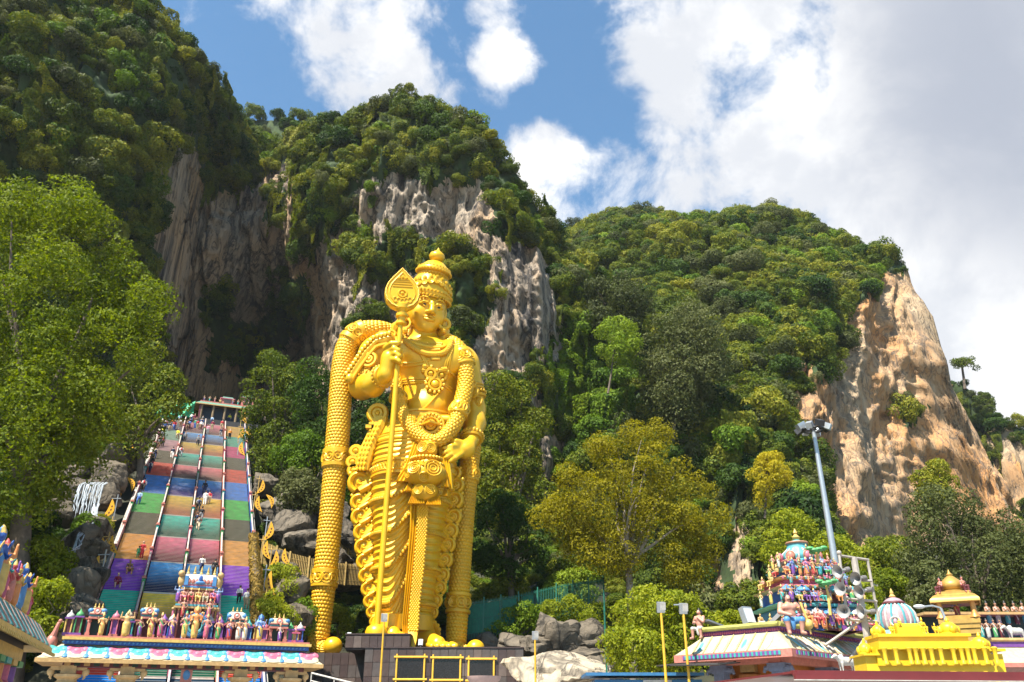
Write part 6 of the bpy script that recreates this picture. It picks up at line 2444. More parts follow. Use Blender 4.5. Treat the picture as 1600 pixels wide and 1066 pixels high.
# dome with white ribs, faces and a gilded finial
zD = zlev[-1]
zD1, zDt, zFn = zD + 22 * gsc * 1.05, zD + 31 * gsc * 1.05, zD + 41 * gsc * 1.05
rD = 31 * gsc
m = MB()
m.lathe([(rD * .9, -.1), (rD * 1.0, .0), (rD * .86, .10), (rD * .74, .16), (rD * .80, (zD1 - zD) * .35), (rD * .74, (zD1 - zD) * .62), (rD * .55, (zD1 - zD) * .92), (rD * .48, (zDt - zD) * .9), (rD * .50, (zDt - zD) * .96), (rD * .3, (zDt - zD) * 1.1), (rD * .1, (zDt - zD) * 1.2)], (0, 0, zD), 0, 16)
for k in range(16):
    a = 2 * math.pi * k / 16
    m.tube([(rD * .80 * math.cos(a), rD * .80 * math.sin(a), zD + .12), (rD * .84 * math.cos(a), rD * .84 * math.sin(a), zD + (zD1 - zD) * .35), (rD * .77 * math.cos(a), rD * .77 * math.sin(a), zD + (zD1 - zD) * .62), (rD * .5 * math.cos(a), rD * .5 * math.sin(a), zD + (zD1 - zD) * .98)], .05, 1, n=5)
for k in range(8):
    a = 2 * math.pi * k / 8 + math.pi / 2
    m.ball((rD * .98 * math.cos(a), rD * .98 * math.sin(a), zD + .28), (.26, .26, .36), 2 + k % 2, 8)
    m.ring((rD * 1.05 * math.cos(a), rD * 1.05 * math.sin(a), zD + .32), .24, .07, (math.cos(a), math.sin(a), 0), 4, 12, 5)
m.ring((0, 0, zDt), rD * .5, .08, (0, 0, 1), 4, 20, 5)
dome = m.build("dome", [AQUA, WHITE, PINK, SALMON, BROWNSK], gop, 45)
MB().lathe([(.1, 0), (.2, .1), (.24, .22), (.12, .36), (.08, .42), (.14, .52), (.02, .8)], (0, 0, zDt + (zDt - zD) * .15), 0, 10).build("finial", GOLDP, gop, True)
place_fig('bless', gop, (0, -rD * .95, zD + .05), .9, 0, (BROWNSK, RED, GOLDP, GREEN, BLUE))
# painted plaster trees among the figures
for px, py, h_ in ((1297, 958, 1.9), (1276, 870, .9)):
    q = tpx(px, py, 2.4 if h_ > 1 else 3.0)
    g_ = Vector((q.x - gp.x, q.y - gp.y - (0 if h_ > 1 else 0), q.z - (zTop + .45)))
    m = MB()
    m.tube([g_, g_ + Vector((.05, 0, h_ * .6)), g_ + Vector((0, 0, h_))], [.09, .07, .05], 0, n=7)
    for k in range(9):
        a = k * 2.4
        m.ball(g_ + Vector((.5 * math.cos(a) * (k % 3 + 1) / 3, .3 * math.sin(a), h_ + .12 * math.sin(k * 1.7))), (.24, .2, .15), 1, 7)
    m.build("plaster_tree", [GOLDP, GREEN], gop, True)

# --- figures along the parapet in front of the tower
def roof_fig(px, py, hpx, kd, mats, label, rz=0.0, dy=1.6):
    dy = dy + 1.0 + max(0, 1237 - px) * .03
    q = tpx(px, py, dy)
    h = hpx * gsc * .95
    root = thing("roof_statue", label, "statue", TM @ Vector((q.x, q.y, zTop + .42)), (0, 0, TROT + rz))
    place_fig(kd, root, (0, 0, 0), h * (1.3 if kd.startswith('sit') else 1), 0, mats, "statue_body")
roof_fig(1263, 978, 28, 'sit2', (FLESH, ORANGE, GOLDP, GOLDP, BLUE), "flesh toned seated figure with folded hands right of the large muscular statue")
roof_fig(1190, 982, 20, 'sit2', (OCHRE, WHITE, BLACKP, ORANGE, BLUE), "small ochre seated figure in white at the foot of the tower's left corner")
roof_fig(1282, 983, 24, 'sit', (FLESH, RED, BLACKP, RED, BLUE), "seated figure in red robe under the plaster tree")
roof_fig(1290, 985, 22, 'woman', (PINK, RED, BLACKP, WHITE, BLUE), "standing woman figure in red beside the plaster tree's trunk")
roof_fig(1303, 984, 30, 'bless', (BLUESK, PURPLE, BLACKP, GOLDP, BLUE), "standing blue skinned figure right of the plaster tree")
roof_fig(1313, 985, 22, 'sit', (BROWNSK, RED, BLACKP, SALMON, BLUE), "brown skinned seated figure in red, right of the blue skinned one")
roof_fig(1326, 984, 18, 'sit2', (PINK, WHITE, BLACKP, PINK, BLUE), "small pink seated figure in white by the horn speakers' foot")
roof_fig(1333, 982, 16, 'pray', (BROWNSK, MAROON, BLACKP, SALMON, BLUE), "small dark standing figure at the right end of the parapet row")
# dark slanting buttress planks behind the giant
for s, (a0, b0, a1, b1) in enumerate(((1218, 962, 1195, 985), (1250, 962, 1272, 985))):
    pa, pb = tpx(a0, b0, 2.6), tpx(a1, b1, 2.6)
    bo = thing("roof_strut", ("dark slanting strut left of the muscular statue", "dark slanting strut right of the muscular statue")[s], "strut", TM @ Vector(pb), (0, 0, TROT))
    m = MB()
    m.tube([(0, 0, 0), Vector(pa) - Vector(pb)], .17, n=4)
    m.build("strut_beam", DSTEEL, bo)

# --- two strong seated men on the eave, one big and one lean
def strongman(name, label, px, py, hpx, mats, rz, mace, lean=False):
    f = Sculpt()
    b = .8 if lean else 1.0
    for s in (-1, 1):
        f.cap((s * .08, 0, .36), (s * .20 * b, -.26, .36), .095 * b, .08 * b, .03, 1)
        f.cap((s * .20 * b, -.26, .36), (s * .17, -.25, .08), .075 * b, .045, .03, 0)
        f.cap((s * .17, -.25, .05), (s * .20, -.36, .03), .045, .04, .02, 0)
    f.ell((0, 0, .36), (.17 * b, .14, .12), .04, 1)
    f.ell((0, -.03, .52), (.155 * b, .12, .16), .05, 0)
    f.ell((0, -.02, .68), (.20 * b, .13, .12), .05, 0)
    f.ell((-.075, -.10, .69), (.09, .06, .07), .04, 0).ell((.075, -.10, .69), (.09, .06, .07), .04, 0)
    f.cap((0, .0, .74), (0, -.01, .84), .06, .055, .03, 0)
    f.ell((0, -.02, .91), (.068, .078, .09), .02, 0)
    f.ell((0, -.095, .905), (.015, .022, .022), .012, 0)
    f.cap((-.03, -.085, .872), (.03, -.085, .872), .012, .012, .006, 2)
    for s in (-1, 1):
        f.ell((s * .027, -.088, .925), (.014, .008, .008), .004, 3)
    f.ell((0, .02, .955), (.088, .085, .065), .01, 2)
    for s in (-1, 1):
        f.ell((s * .08, .03, .90), (.04, .05, .07), .01, 2)
    f.cap((0, .0, .98), (0, .0, 1.05), .05, .03, .01, 2)
    f.cap((-.2 * b, 0, .75), (-.27 * b, -.06, .56), .075 * b, .06 * b, .03, 0).cap((-.27 * b, -.06, .56), (-.06, -.22, .56 if lean else .48), .058 * b, .04, .02, 0)
    f.ell((-.05, -.23, .56 if lean else .48), (.04, .03, .04), .02, 0)
    if lean:
        f.cap((.2 * b, 0, .75), (.22, -.12, .58), .06, .05, .03, 0).cap((.22, -.12, .58), (.03, -.17, .74), .05, .035, .02, 0)
    else:
        f.cap((.2, 0, .75), (.31, -.04, .60), .075, .06, .03, 0).cap((.31, -.04, .60), (.28, -.16, .72), .058, .042, .02, 0)
        f.ell((.28, -.18, .74), (.045, .04, .045), .02, 0)
    f.ell((0, -.15, .28), (.07, .05, .16), .03, 1)
    V, Q, mi = f.skin(.017)
    V[:, 2] -= V[:, 2].min()
    q = tpx(px, py, .9 + max(0, 1237 - px) * .033)
    h = hpx * gsc * .92
    root = thing(name, label, "statue", TM @ q, (0, 0, TROT + rz))
    o = link("body", mesh_np("seated_strongman", V, [Q], mats, mi), root, scale=h)
    if mace:
        m = MB()
        m.tube([(.24 * h, -.2 * h, .80 * h), (.36 * h, -.26 * h, .30 * h)], .03 * h, 0, n=8)
        m.ball((.36 * h, -.26 * h, .26 * h), (.115 * h, .115 * h, .125 * h), 0, 14)
        m.tube([(.36 * h, -.26 * h, .16 * h), (.38 * h, -.27 * h, .02 * h)], [.04 * h, .015 * h], 0, n=7)
        m.build("mace", GOLDP, root, True)
    m = MB()
    for s in (-1, 1):
        m.ring((s * .235 * b * h, -.02 * h, .66 * h), .07 * h, .014 * h, (s * .3, .3, 1), 0, 14, 5)
    m.ring((0, -.07 * h, .76 * h), .1 * h, .013 * h, (0, -.7, .6), 0, 18, 5)
    m.build("ornament", GOLDP, root, True)
    return root
strongman("strongman_statue", "large pink muscular seated statue with black curled hair and golden mace on the temple eave", 1238, 994, 56, [FLESH, SKYB, BLACKP, WHITE, GOLDP], 0, True)
strongman("seated_statue", "lean pink seated statue in white loincloth on the left corner of the temple eave", 1096, 1000, 44, [FLESH, WHITE, BLACKP, BLACKP, GOLDP], -.9, False, True)

# floodlights on the roof edge
def floodlight(px, py, D, label, rz=0.0, s=1.0):
    o = thing("floodlight", label, "floodlight", P(px, py, D), (0, 0, rz))
    m = MB()
    m.box((0, 0, .45 * s), (.42 * s, .22 * s, .6 * s), 0, rx=-.3)
    m.box((0, -.13 * s, .46 * s), (.34 * s, .04 * s, .5 * s), 1, rx=-.3)
    m.tube([(0, 0, 0), (0, 0, .3 * s)], .05 * s, 0, n=6)
    m.build("lamp_housing", [STEEL, mat("lamp_glass", (.5, .52, .55), .15)], o)
floodlight(1170, 984, TY + 4, "grey floodlight on the temple roof right of the lean seated statue", .5, 1.6)
p = P(1122, 988, TY + 4.5)
o = thing("roof_tarpaulin", "folded grey sheet leaning on the roof edge behind the lean seated statue", "sheet", p, (0, 0, TROT))
MB().add([(-.5, 0, .7), (1.5, .1, 0), (1.5, .9, .05), (-.5, .8, .75), (-.5, 0, .6), (1.5, .1, -.1), (1.5, .9, -.05), (-.5, .8, .6)], [(0, 1, 2, 3), (7, 6, 5, 4), (0, 4, 5, 1), (1, 5, 6, 2), (2, 6, 7, 3), (3, 7, 4, 0)]).build("sheet", mat("grey_tarp", (.14, .15, .18), .6), o)

# --- horn loudspeakers on a scaffold frame
SF = 33.0
def sfp(px, py, dy=0.0):
    return P(px, py, SF + dy)
frame = thing("speaker_frame", "weathered pipe frame standing among horn loudspeakers before the temple tower", "frame", sfp(1357, 1016))
fo = sfp(1357, 1016)
WOODP = mat("weathered_pipe", (.42, .38, .34), .7, .2, .3, 3, dirt=.2)
def pole(a, b, r_, name="pole"):
    m_ = MB()
    m_.tube([Vector(a) - fo, Vector(b) - fo], r_, n=8)
    return m_.build(name, WOODP, frame)
pole(sfp(1362, 1040), sfp(1334, 871), .13)
pole(sfp(1324, 968, -.3), sfp(1311, 865, -.3), .055)
pole(sfp(1374, 975, .2), sfp(1355, 873, .2), .055)
pole(sfp(1310, 868, -.2), sfp(1357, 875, .2), .05, "crossbar")
pole(sfp(1338, 906), sfp(1362, 908), .05, "crossbar")
pole(sfp(1318, 935, -.3), sfp(1370, 940, .2), .05, "crossbar")
pole(sfp(1322, 968, -.3), sfp(1372, 972, .2), .055, "crossbar")
pole(sfp(1348, 968), sfp(1290, 1008, .3), .055, "brace")
pole(sfp(1353, 975), sfp(1397, 1000, .3), .055, "brace")
pole(sfp(1357, 990), sfp(1325, 1035, .4), .055, "brace")
MB().ball(sfp(1311, 864, -.3) - fo, .1, n=8).build("cap", WOODP, frame)
HORN = MB().lathe([(.06, .75), (.10, .70), (.12, .45), (.18, .28), (.30, .12), (.46, .0), (.47, -.03), (.44, -.02), (.28, .10), (.15, .27), (.08, .45)], n=20).mesh("horn", [mat("horn_grey", (.34, .33, .32), .5, .2, .2, 4, dirt=.2)], 50)
DRV = MB().lathe([(.17, .0), (.19, .05), (.19, .28), (.12, .34)], (0, 0, .62), n=14).mesh("driver", [mat("horn_driver", (.16, .15, .15), .6)], 45)
horns = [(1309, 893, -.5, -1.0, "pale horn loudspeaker highest on the frame's left side"), (1337, 904, -.3, 1.0, "horn loudspeaker beside the main pole, highest on its right"), (1313, 920, -.5, -1.0, "horn loudspeaker second from the top on the frame's left side"),
         (1342, 925, -.3, 1.0, "horn loudspeaker second from the top at the main pole"), (1318, 955, -.5, -1.0, "horn loudspeaker lowest on the frame's left side"), (1345, 956, -.3, 1.0, "horn loudspeaker lowest at the main pole")]
for i, (px, py, dy, s, lab) in enumerate(horns):
    o = thing("horn_loudspeaker", lab, "loudspeaker", sfp(px, py, dy), (math.radians(78 + 5 * (i % 3)), math.radians(-6 if s > 0 else 10), math.radians(112 + 7 * i if s < 0 else 128 - 5 * i)), "horn loudspeakers on the pipe frame")
    o.scale = (.54, .54, .66)
    link("horn", HORN, o)
    link("driver", DRV, o)

# --- tall floodlight mast behind the temple
mb0 = P(1309, 905, 68)
mt = P(1270, 672, 68)
mast = thing("floodlight_mast", "tall tapering galvanised mast with a ring of floodlights at its top", "mast", (mb0.x, 68, ground_z(np.array([mb0.x]), np.array([68.0]))[0]))
base = Vector(mast.location)
m = MB()
hM = mt.z - base.z
for k in range(4):
    z0, z1 = hM * k / 4, hM * (k + 1) / 4
    r0, r1 = .42 - .065 * k, .42 - .065 * (k + .85)
    m.tube([(0, 0, z0 - (.3 if k else 0)), (0, 0, z1)], [r0, r1], n=16)
m.build("mast_tube", STEEL, mast, 30)
m = MB()
m.ring((0, 0, hM), .85, .09, (0, 0, 1), 0, 20, 6)
for k in range(4):
    a = k * math.pi / 2
    m.tube([(0, 0, hM), (.9 * math.cos(a), .9 * math.sin(a), hM)], .05, n=6)
m.lathe([(.3, 0), (.3, .5), (.1, .6)], (0, 0, hM), n=12)
m.build("head_ring", DSTEEL, mast)
for k in range(8):
    a = k * math.pi / 4 + .2
    m = MB()
    m.box((1.15 * math.cos(a), 1.15 * math.sin(a), hM + (.15 if k % 2 else .3)), (.75, .5, .5), 0, rz=a, ry=.5)
    m.box((1.38 * math.cos(a), 1.38 * math.sin(a), hM + (.0 if k % 2 else .15)), (.1, .42, .42), 1, rz=a, ry=.5)
    m.build("lamp", [STEEL if k % 3 else DSTEEL, mat("lamp_glass", (.5, .52, .55), .15)], mast)

# --- the squat dome of a second shrine behind the parapet
dq = P(1404, 985, 50)
sh = thing("domed_shrine", "low shrine with wide pink and white ribbed dome left of the golden pavilion", "shrine", (dq.x, 50, zTop - 1.25))
sh.scale = (.88, .88, .8)
u = P(1440, 960, 50).x - P(1404, 960, 50).x
u /= 36.0
m = MB()
m.box((0, 0, .8), (66 * u, 50 * u, 1.6), 0)
m.lathe([(40 * u, 0), (48 * u, .1), (46 * u, .35), (36 * u, .55), (33 * u, .6)], (0, 0, 1.55), 1, 8)
m.lathe([(34 * u, 0), (38 * u, .1), (36 * u, .22)], (0, 0, 1.38), 2, 8)
m.build("shrine_body", [BLUE, col("dome_trim", (.20, .50, .46)), SALMON], sh, 40)
m = MB()
m.lathe([(26 * u, 0), (31 * u, .25), (33 * u, .7), (31 * u, 1.25), (25 * u, 1.65), (17 * u, 1.9), (15 * u, 1.95), (17 * u, 2.1), (11 * u, 2.3), (5 * u, 2.4)], (0, 0, 2.05), 0, 24)
for k in range(20):
    a = 2 * math.pi * k / 20
    q = [(31.5, .25), (33.8, .7), (31.8, 1.25), (25.8, 1.65), (17.5, 1.9)]
    m.tube([(x * u * math.cos(a), x * u * math.sin(a), 2.05 + z) for x, z in q], .07, 1 + k % 2, n=5)
m.ring((0, 0, 4.02), 18 * u, .09, (0, 0, 1), 3, 20, 5)
for k in range(4):
    a = math.pi / 4 + k * math.pi / 2 + .3
    cx, cy = 34 * u * math.cos(a), 34 * u * math.sin(a)
    m.box((cx, cy, 2.2), (.7, .7, .3), 4)
    m.ball((cx, cy, 2.62), (.16, .16, .26), 0, 8)
    m.ring((cx, cy, 2.66), .30, .07, (math.cos(a), math.sin(a), 0), 1, 14, 5)
m.lathe([(.1, 0), (.22, .12), (.1, .28), (.14, .38), (.02, .7)], (0, 0, 4.4), 4, 10)
m.build("ribbed_dome", [col("dome_mauve", (.46, .28, .32)), WHITE, AQUA, MAROON, GOLDP, GREEN], sh, 45)
for k, (x, kd) in enumerate(((.75, 'sit'), (-1.0, 'pray'))):
    place_fig(kd, sh, (x, -28 * u, .75), .95, 0, (FLESH, RED if k else PURPLE, BLACKP, SALMON, BLUE))

# --- yellow model shrine with colonettes standing nearer, above the maroon canopy
ys = P(1462, 1038, 31)
yel = mat("bright_yellow_paint", (.70, .46, .015), .45, 0, .12, 3, dirt=.12)
yl = thing("yellow_shrine_roof", "bright yellow moulded shrine roof with colonettes and little domes above the maroon canopy", "shrine", (ys.x, 31, ys.z - .7), (0, 0, math.radians(-3)))
yl.scale = (.95, .95, .95)
yu = (P(1570, 1020, 31).x - P(1355, 1020, 31).x) / 215.0
def yb(px0, px1, py0, py1, dep, m_, y=0.0):
    x0, x1 = (px0 - 1462) * yu, (px1 - 1462) * yu
    z0, z1 = (1038 - py1) * yu * .98 + .7, (1038 - py0) * yu * .98 + .7
    m_.box(((x0 + x1) / 2, y + .6, (z0 + z1) / 2), (x1 - x0, dep, z1 - z0))
m = MB()
yb(1354, 1576, 1020, 1075, 1.4, m, .3)
yb(1372, 1556, 1012, 1038, 1.6, m, .3)
m.build("wall", yel, yl)
for i, px in enumerate((1380, 1398, 1420, 1430, 1442, 1455, 1470, 1490, 1503, 1513, 1523, 1540, 1556)):
    m = MB()
    x = (px - 1462) * yu
    m.lathe([(.10, 0), (.10, .06), (.07, .1), (.075, .42), (.10, .5), (.12, .56), (.07, .6)], (x, -.22, .72), 0, 10)
    m.build("colonette", yel, yl, 40)
m = MB()
for py0, py1, a_, b_, d_ in ((1009, 1013, 1374, 1552, 2.0), (1004, 1009, 1376, 1545, 1.85), (1000, 1004, 1378, 1538, 1.7), (992, 1000, 1382, 1528, 1.3), (987, 992, 1380, 1532, 1.5), (1019, 1022, 1350, 1390, 1.7), (1012, 1016, 1535, 1580, 1.7)):
    yb(a_, b_, py0, py1, d_, m, .3)
m.build("cornice", yel, yl)
def ydome(px, py, rpx, hpx, nm="little_dome"):
    m_ = MB()
    x, z = (px - 1462) * yu, (1038 - py) * yu * .98 + .7
    r_, h_ = rpx * yu, hpx * yu
    m_.lathe([(r_ * .9, -.05), (r_ * 1.1, 0), (r_ * 1.1, .05), (r_ * .85, .08), (r_, h_ * .35), (r_ * .9, h_ * .6), (r_ * .5, h_ * .8), (r_ * .2, h_ * .86), (r_ * .26, h_ * .95), (r_ * .05, h_ * 1.2)], (x, .7, z), 0, 16)
    for k in range(4):
        a = k * math.pi / 2 - math.pi / 2
        m_.ball((x + r_ * .95 * math.cos(a), .7 + r_ * .95 * math.sin(a), z + h_ * .3), (r_ * .35, r_ * .35, h_ * .3), 0, 8)
    m_.build(nm, yel, yl, 45)
for a in ((1363, 1019, 11, 22), (1390, 988, 10, 20), (1430, 987, 9, 16), (1452, 987, 9, 14), (1508, 987, 15, 24), (1555, 1010, 13, 22)):
    ydome(*a)
m = MB()
x, z = (1440 - 1462) * yu, (1038 - 988) * yu + .7
m.box((x, .7, z + .12), (46 * yu, .7, .24), 0)
m.tube([(x - 20 * yu, .7, z + .26), (x + 18 * yu, .7, z + .26)], .16, 0, n=10)
m.build("barrel_roof", yel, yl, 40)
for k, (px, py, h_) in enumerate(((1410, 988, 14), (1462, 988, 22), (1425, 975, 10), (1482, 988, 14))):
    place_fig('sit' if k != 1 else 'sit2', yl, ((px - 1462) * yu, .5, (1038 - py) * yu + .7), h_ * yu * 1.5, 0, (yel, yel, yel, yel, yel))

# --- gilded pavilion behind it
gq = P(1500, 975, 45)
gu = (P(1550, 930, 45).x - P(1450, 930, 45).x) / 100.0
GILT = mat("dull_gilt", (.50, .30, .07), .45, .35, .25, 3, dirt=.25)
GR = math.radians(-28)
pv = thing("golden_pavilion", "dull gold four pillared pavilion with curved eave and small figures round its dome", "pavilion", (gq.x, 45, gq.z - .75), (0, 0, GR))
def gzz(py):
    return (975 - py) * gu * 1.0 + .4
m = MB()
for (z, hw) in ((gzz(1003), 40), (gzz(993), 36), (gzz(986), 30), (gzz(978), 34), (gzz(970), 36), (gzz(963), 38), (gzz(958), 33)):
    m.box((0, 0, z), (hw * gu * 1.5, hw * gu * 1.5, 7 * gu))
m.build("plinth", GILT, pv)
for sx in (-1, 1):
    for sy in (-1, 1):
        m = MB()
        z0, z1 = gzz(958), gzz(934)
        m.lathe([(.26, 0), (.2, .1), (.14, .2), (.12, .8), (.17, .9), (.13, 1.0), (.2, (z1 - z0) - .05), (.24, z1 - z0)], (sx * 23 * gu, sy * 23 * gu, z0), 0, 12)
        m.build("pillar", mat("orange_gilt", (.56, .26, .07), .45, .3, .2, 3), pv, 40)
m = MB()
z0 = gzz(936)
hw = 25 * gu
m.sweep([(8 * gu, z0), (9.5 * gu, z0 + .03), (9 * gu, z0 + 5 * gu), (4 * gu, z0 + 11 * gu), (-2 * gu, z0 + 14 * gu), (-10 * gu, z0 + 14.5 * gu)], [(-hw, -hw), (hw, -hw), (hw, hw), (-hw, hw)], 0, True)
m.box((0, 0, z0 + .1), (hw * 2, hw * 2, .25), 0)
m.box((0, 0, z0 + 13 * gu), (hw * 1.8, hw * 1.8, .3), 0)
m.build("eave", GILT, pv, 50)
m = MB()
zb = gzz(921)
m.lathe([(17 * gu, 0), (18 * gu, 4 * gu), (13 * gu, 6 * gu), (17 * gu, 10 * gu), (18 * gu, 14 * gu), (15 * gu, 19 * gu), (8 * gu, 25 * gu), (4 * gu, 28 * gu), (5 * gu, 30 * gu), (2 * gu, 33 * gu), (.5 * gu, 38 * gu)], (0, 0, zb), 0, 16)
m.build("dome", GILT, pv, 45)
for k in range(4):
    a = k * math.pi / 2 + math.pi / 4
    place_fig('sit2', pv, (22 * gu * math.cos(a), 22 * gu * math.sin(a), zb), 1.05, a + math.pi / 2, (SALMON, MAROON, BLACKP, OCHRE, BLUE))
place_fig('bless', pv, (0, 0, gzz(958)), 1.2, 0, (BLUESK, RED, GOLDP, GOLDP, BLUE))

# --- white cow and saint figures on the roof at the far right
rw = P(1560, 985, 46)
rk = thing("far_roof", "further temple roof edge with pale painted eave behind the yellow shrine", "roof", (rw.x, 46, 0))
zr_ = P(1560, 1003, 46).z
m = MB()
m.box((2.0, 2.5, zr_ - .1), (9, 5, .3), 0)
m.tube([(-2.5, 0, zr_ + .1), (6.5, 0, zr_ + .1)], .1, 1, n=7)
m.box((2.0, 3.5, P(1560, 958, 49).z - .05), (9, 1.8, .14), 1)
m.box((2.0, 4.0, (zr_ + P(1560, 958, 49).z) / 2), (9, .3, P(1560, 958, 49).z - zr_), 2)
m.build("roof_slab", [PURPLE, OCHRE, DKGREEN], rk)
eave(rk, -2.5, 6.5, .0, 4, zr_ - 1.15, .85, .9, CREAM, SALMON)
for k, (px, c_) in enumerate(((1548, AQUA), (1562, WHITE), (1577, TEAL), (1591, MAROON), (1604, AQUA))):
    o = thing("robed_statue", "robed statue in %s on the far roof, %s in the upper row" % (("aqua", "white", "teal", "maroon", "pale aqua")[k], ("first", "second", "third", "fourth", "fifth")[k]), "statue", P(px, 976, 49.2), (0, 0, .2 - .1 * k))
    place_fig('pray', o, (0, 0, 0), 1.25, 0, (BROWNSK, c_, BLACKP, WHITE, BLUE), "statue_body")
for k, (px, c_) in enumerate(((1537, TEAL), (1547, WHITE), (1558, GREEN), (1568, MAROON))):
    o = thing("robed_statue", "robed statue in %s standing left of the white cow on the far roof" % ("teal", "white", "green", "maroon")[k], "statue", P(px, 999, 46.6), (0, 0, 0))
    place_fig('woman', o, (0, 0, 0), 1.05, 0, (BROWNSK, c_, BLACKP, WHITE, BLUE), "statue_body")
def cow(name, label, loc, rz, s, mt):
    f = Sculpt()
    f.ell((0, 0, .95), (.75, .32, .36), .1, 0).ell((-.5, 0, 1.05), (.32, .26, .34), .1, 0).ell((.5, 0, .95), (.34, .3, .36), .1, 0)
    f.ell((-.45, 0, 1.38), (.2, .14, .16), .1, 0)
    f.cap((-.7, 0, 1.1), (-1.05, 0, 1.38), .2, .15, .08, 0).cap((-1.05, 0, 1.4), (-1.38, 0, 1.22), .14, .09, .05, 0)
    for y in (-1, 1):
        f.cap((-1.05, y * .08, 1.5), (-1.02, y * .16, 1.75), .035, .015, .02, 1)
        f.cap((-1.0, y * .12, 1.42), (-.98, y * .3, 1.38), .05, .03, .02, 0)
        for x, kx in ((-.55, -.55), (.6, .68)):
            f.cap((x, y * .17, .8), (kx, y * .17, .42), .13, .075, .05, 0).cap((kx, y * .17, .42), (x, y * .17, .08), .065, .05, .03, 0)
            f.ell((x - .02, y * .17, .05), (.07, .06, .06), .02, 1)
    f.cap((.85, 0, 1.15), (.98, 0, .55), .04, .03, .02, 0)
    V, Q, mi = f.skin(.05)
    o = thing(name, label, "cow statue", loc, (0, 0, rz))
    link("body", mesh_np("cow_body", V, [Q], mt, mi), o, scale=s)
    return o
cow("cow_statue", "white standing cow statue with green neck cloth on the far roof", P(1590, 1003, 46.4), .1, .55, [WHITE, OCHRE])
cow("bull_statue", "white bull statue in the shade beneath the temple eave by the speaker frame", P(1325, 1052, 38), .3, .5, [WHITE, OCHRE])

# --- small street lamp by the pavilion
sl = P(1480, 985, 43)
o = thing("street_lamp", "grey curved arm street lamp left of the golden pavilion", "street lamp", (sl.x, 43, 0))
m = MB()
zt_ = P(1473, 950, 43).z
m.tube([(0, 0, 0), (0, 0, zt_ - .4), (-.1, 0, zt_)], .07, n=8)
m.tube([(-.1, 0, zt_), (-.5, -.05, zt_ + .1), (-1.0, -.1, zt_ + .05)], .045, n=6)
m.build("lamp_post", STEEL, o, True)
MB().ball((-1.2, -.1, zt_ + .05), (.32, .14, .11), 0, 10, .1).build("lamp_head", mat("lamp_glass", (.5, .52, .55), .15), o, True)

# --- maroon canopy in the right foreground
cf = 20.0
ca, cb = P(1243, 1062, cf), P(1700, 1040, cf + 1.0)
can = thing("maroon_canopy", "maroon edged canopy roof with pale soffit in the bottom right corner", "canopy", (ca.x, cf, ca.z), (0, 0, math.atan2(cb.y - ca.y, cb.x - ca.x)))
L_ = (cb - ca).length
MARO = mat("maroon_sheet", (.17, .025, .028), .3, .1, .15, 2, dirt=.1)
m = MB()
m.box((L_ / 2 + .05, .03, .05), (L_ + .1, .10, .09), 0)
m.box((L_ / 2 - .02, .12, .125), (L_ - .1, .14, .06), 0)
m.box((L_ / 2 - .05, .2, .18), (L_ - .2, .16, .05), 0)
m.box((L_ / 2, -.02, -.005), (L_ + .08, .05, .02), 1)
m.build("fascia", [MARO, WHITE], can)
m = MB()
m.box((L_ / 2, 3.0, .17), (L_ - .2, 5.8, .05), 0)
m.build("roof_sheet", MARO, can)
m = MB()
m.box((L_ / 2 + .15, 1.3, -.06), (L_ - .3, 2.4, .05), 0)
m.box((L_ / 2 + .6, 2.6, -1.2), (L_ - .5, .1, 2.0), 0)
m.build("soffit", mat("soffit_buff", (.50, .36, .26), .7), can)
for k in range(3):
    MB().box((.9 + k * 2.4, 1.2, -.09), (.04, 2.4, .05)).build("soffit_joint", DSTEEL, can)
for k in range(3):
    for d in (0, .22):
        MB().lathe([(.07, -.06), (.09, 0), (.09, .05)], (1.4 + k * 2.2 + d, .4, -.13), n=10).build("downlight", STEEL, can)
for k in range(3):
    MB().tube([(1.0 + k * 2.6, 2.5, -ca.z), (1.0 + k * 2.6, 2.5, -.2)], .09, n=8).build("post", DSTEEL, can)

# --- blue stall roof and yellow wall near the bottom centre
bs = P(1005, 1052, 50)
o = thing("blue_stall", "blue flat roofed stall with yellow wall below the green bank", "stall", (bs.x, 50, 0))
bz = bs.z
m = MB()
m.box((0, 1, bz - .08), (6.6, 3.4, .16), 0)
m.box((.2, 1, bz / 2 - .2), (6.0, 2.8, bz - .3), 0)
m.box((5.6, 1.6, bz / 2 - .35), (5.2, 2.4, bz - .6), 1)
m.box((.7, -.44, bz - .45), (1.6, .06, .16), 2)
m.build("stall_body", [mat("blue_sheet", (.03, .14, .30), .5, dirt=.15), mat("yellow_wall", (.50, .33, .08), .7, dirt=.25), WHITE], o)
# yellow lamp posts
def yellow_post(px, py, D, pyb, label, tw=1):
    t = P(px, py, D)
    o_ = thing("lamp_post", label, "lamp post", (t.x, D, 0), None, "yellow posts with grey floodlights")
    m_ = MB()
    m_.tube([(0, 0, 0), (0, 0, t.z)], [.085, .065], n=8)
    m_.build("post", mat("yellow_post_paint", (.66, .38, .03), .5, dirt=.1), o_)
    m_ = MB()
    m_.box((0, -.02, t.z + .3), (.42, .22, .55), 0, rx=.25)
    m_.box((.1, -.12, t.z + .34), (.3, .05, .4), 1, rx=.25)
    m_.tube([(0, 0, t.z - .05), (0, 0, t.z + .2)], .05, 0, n=6)
    if tw == 2:
        m_.tube([(-.5, 0, t.z + .5), (.2, 0, t.z + .5)], .035, 0, n=6)
    m_.build("lamp_head", [STEEL, WHITE], o_)
yellow_post(1033, 958, 47, 0, "yellow lamp post with floodlight left of its twin beside the blue stall")
yellow_post(1068, 960, 47, 0, "yellow lamp post with side arm next to the lean seated statue", 2)
yellow_post(836, 1000, 62, 0, "yellow lamp post with white lamp in front of the pale boulder")
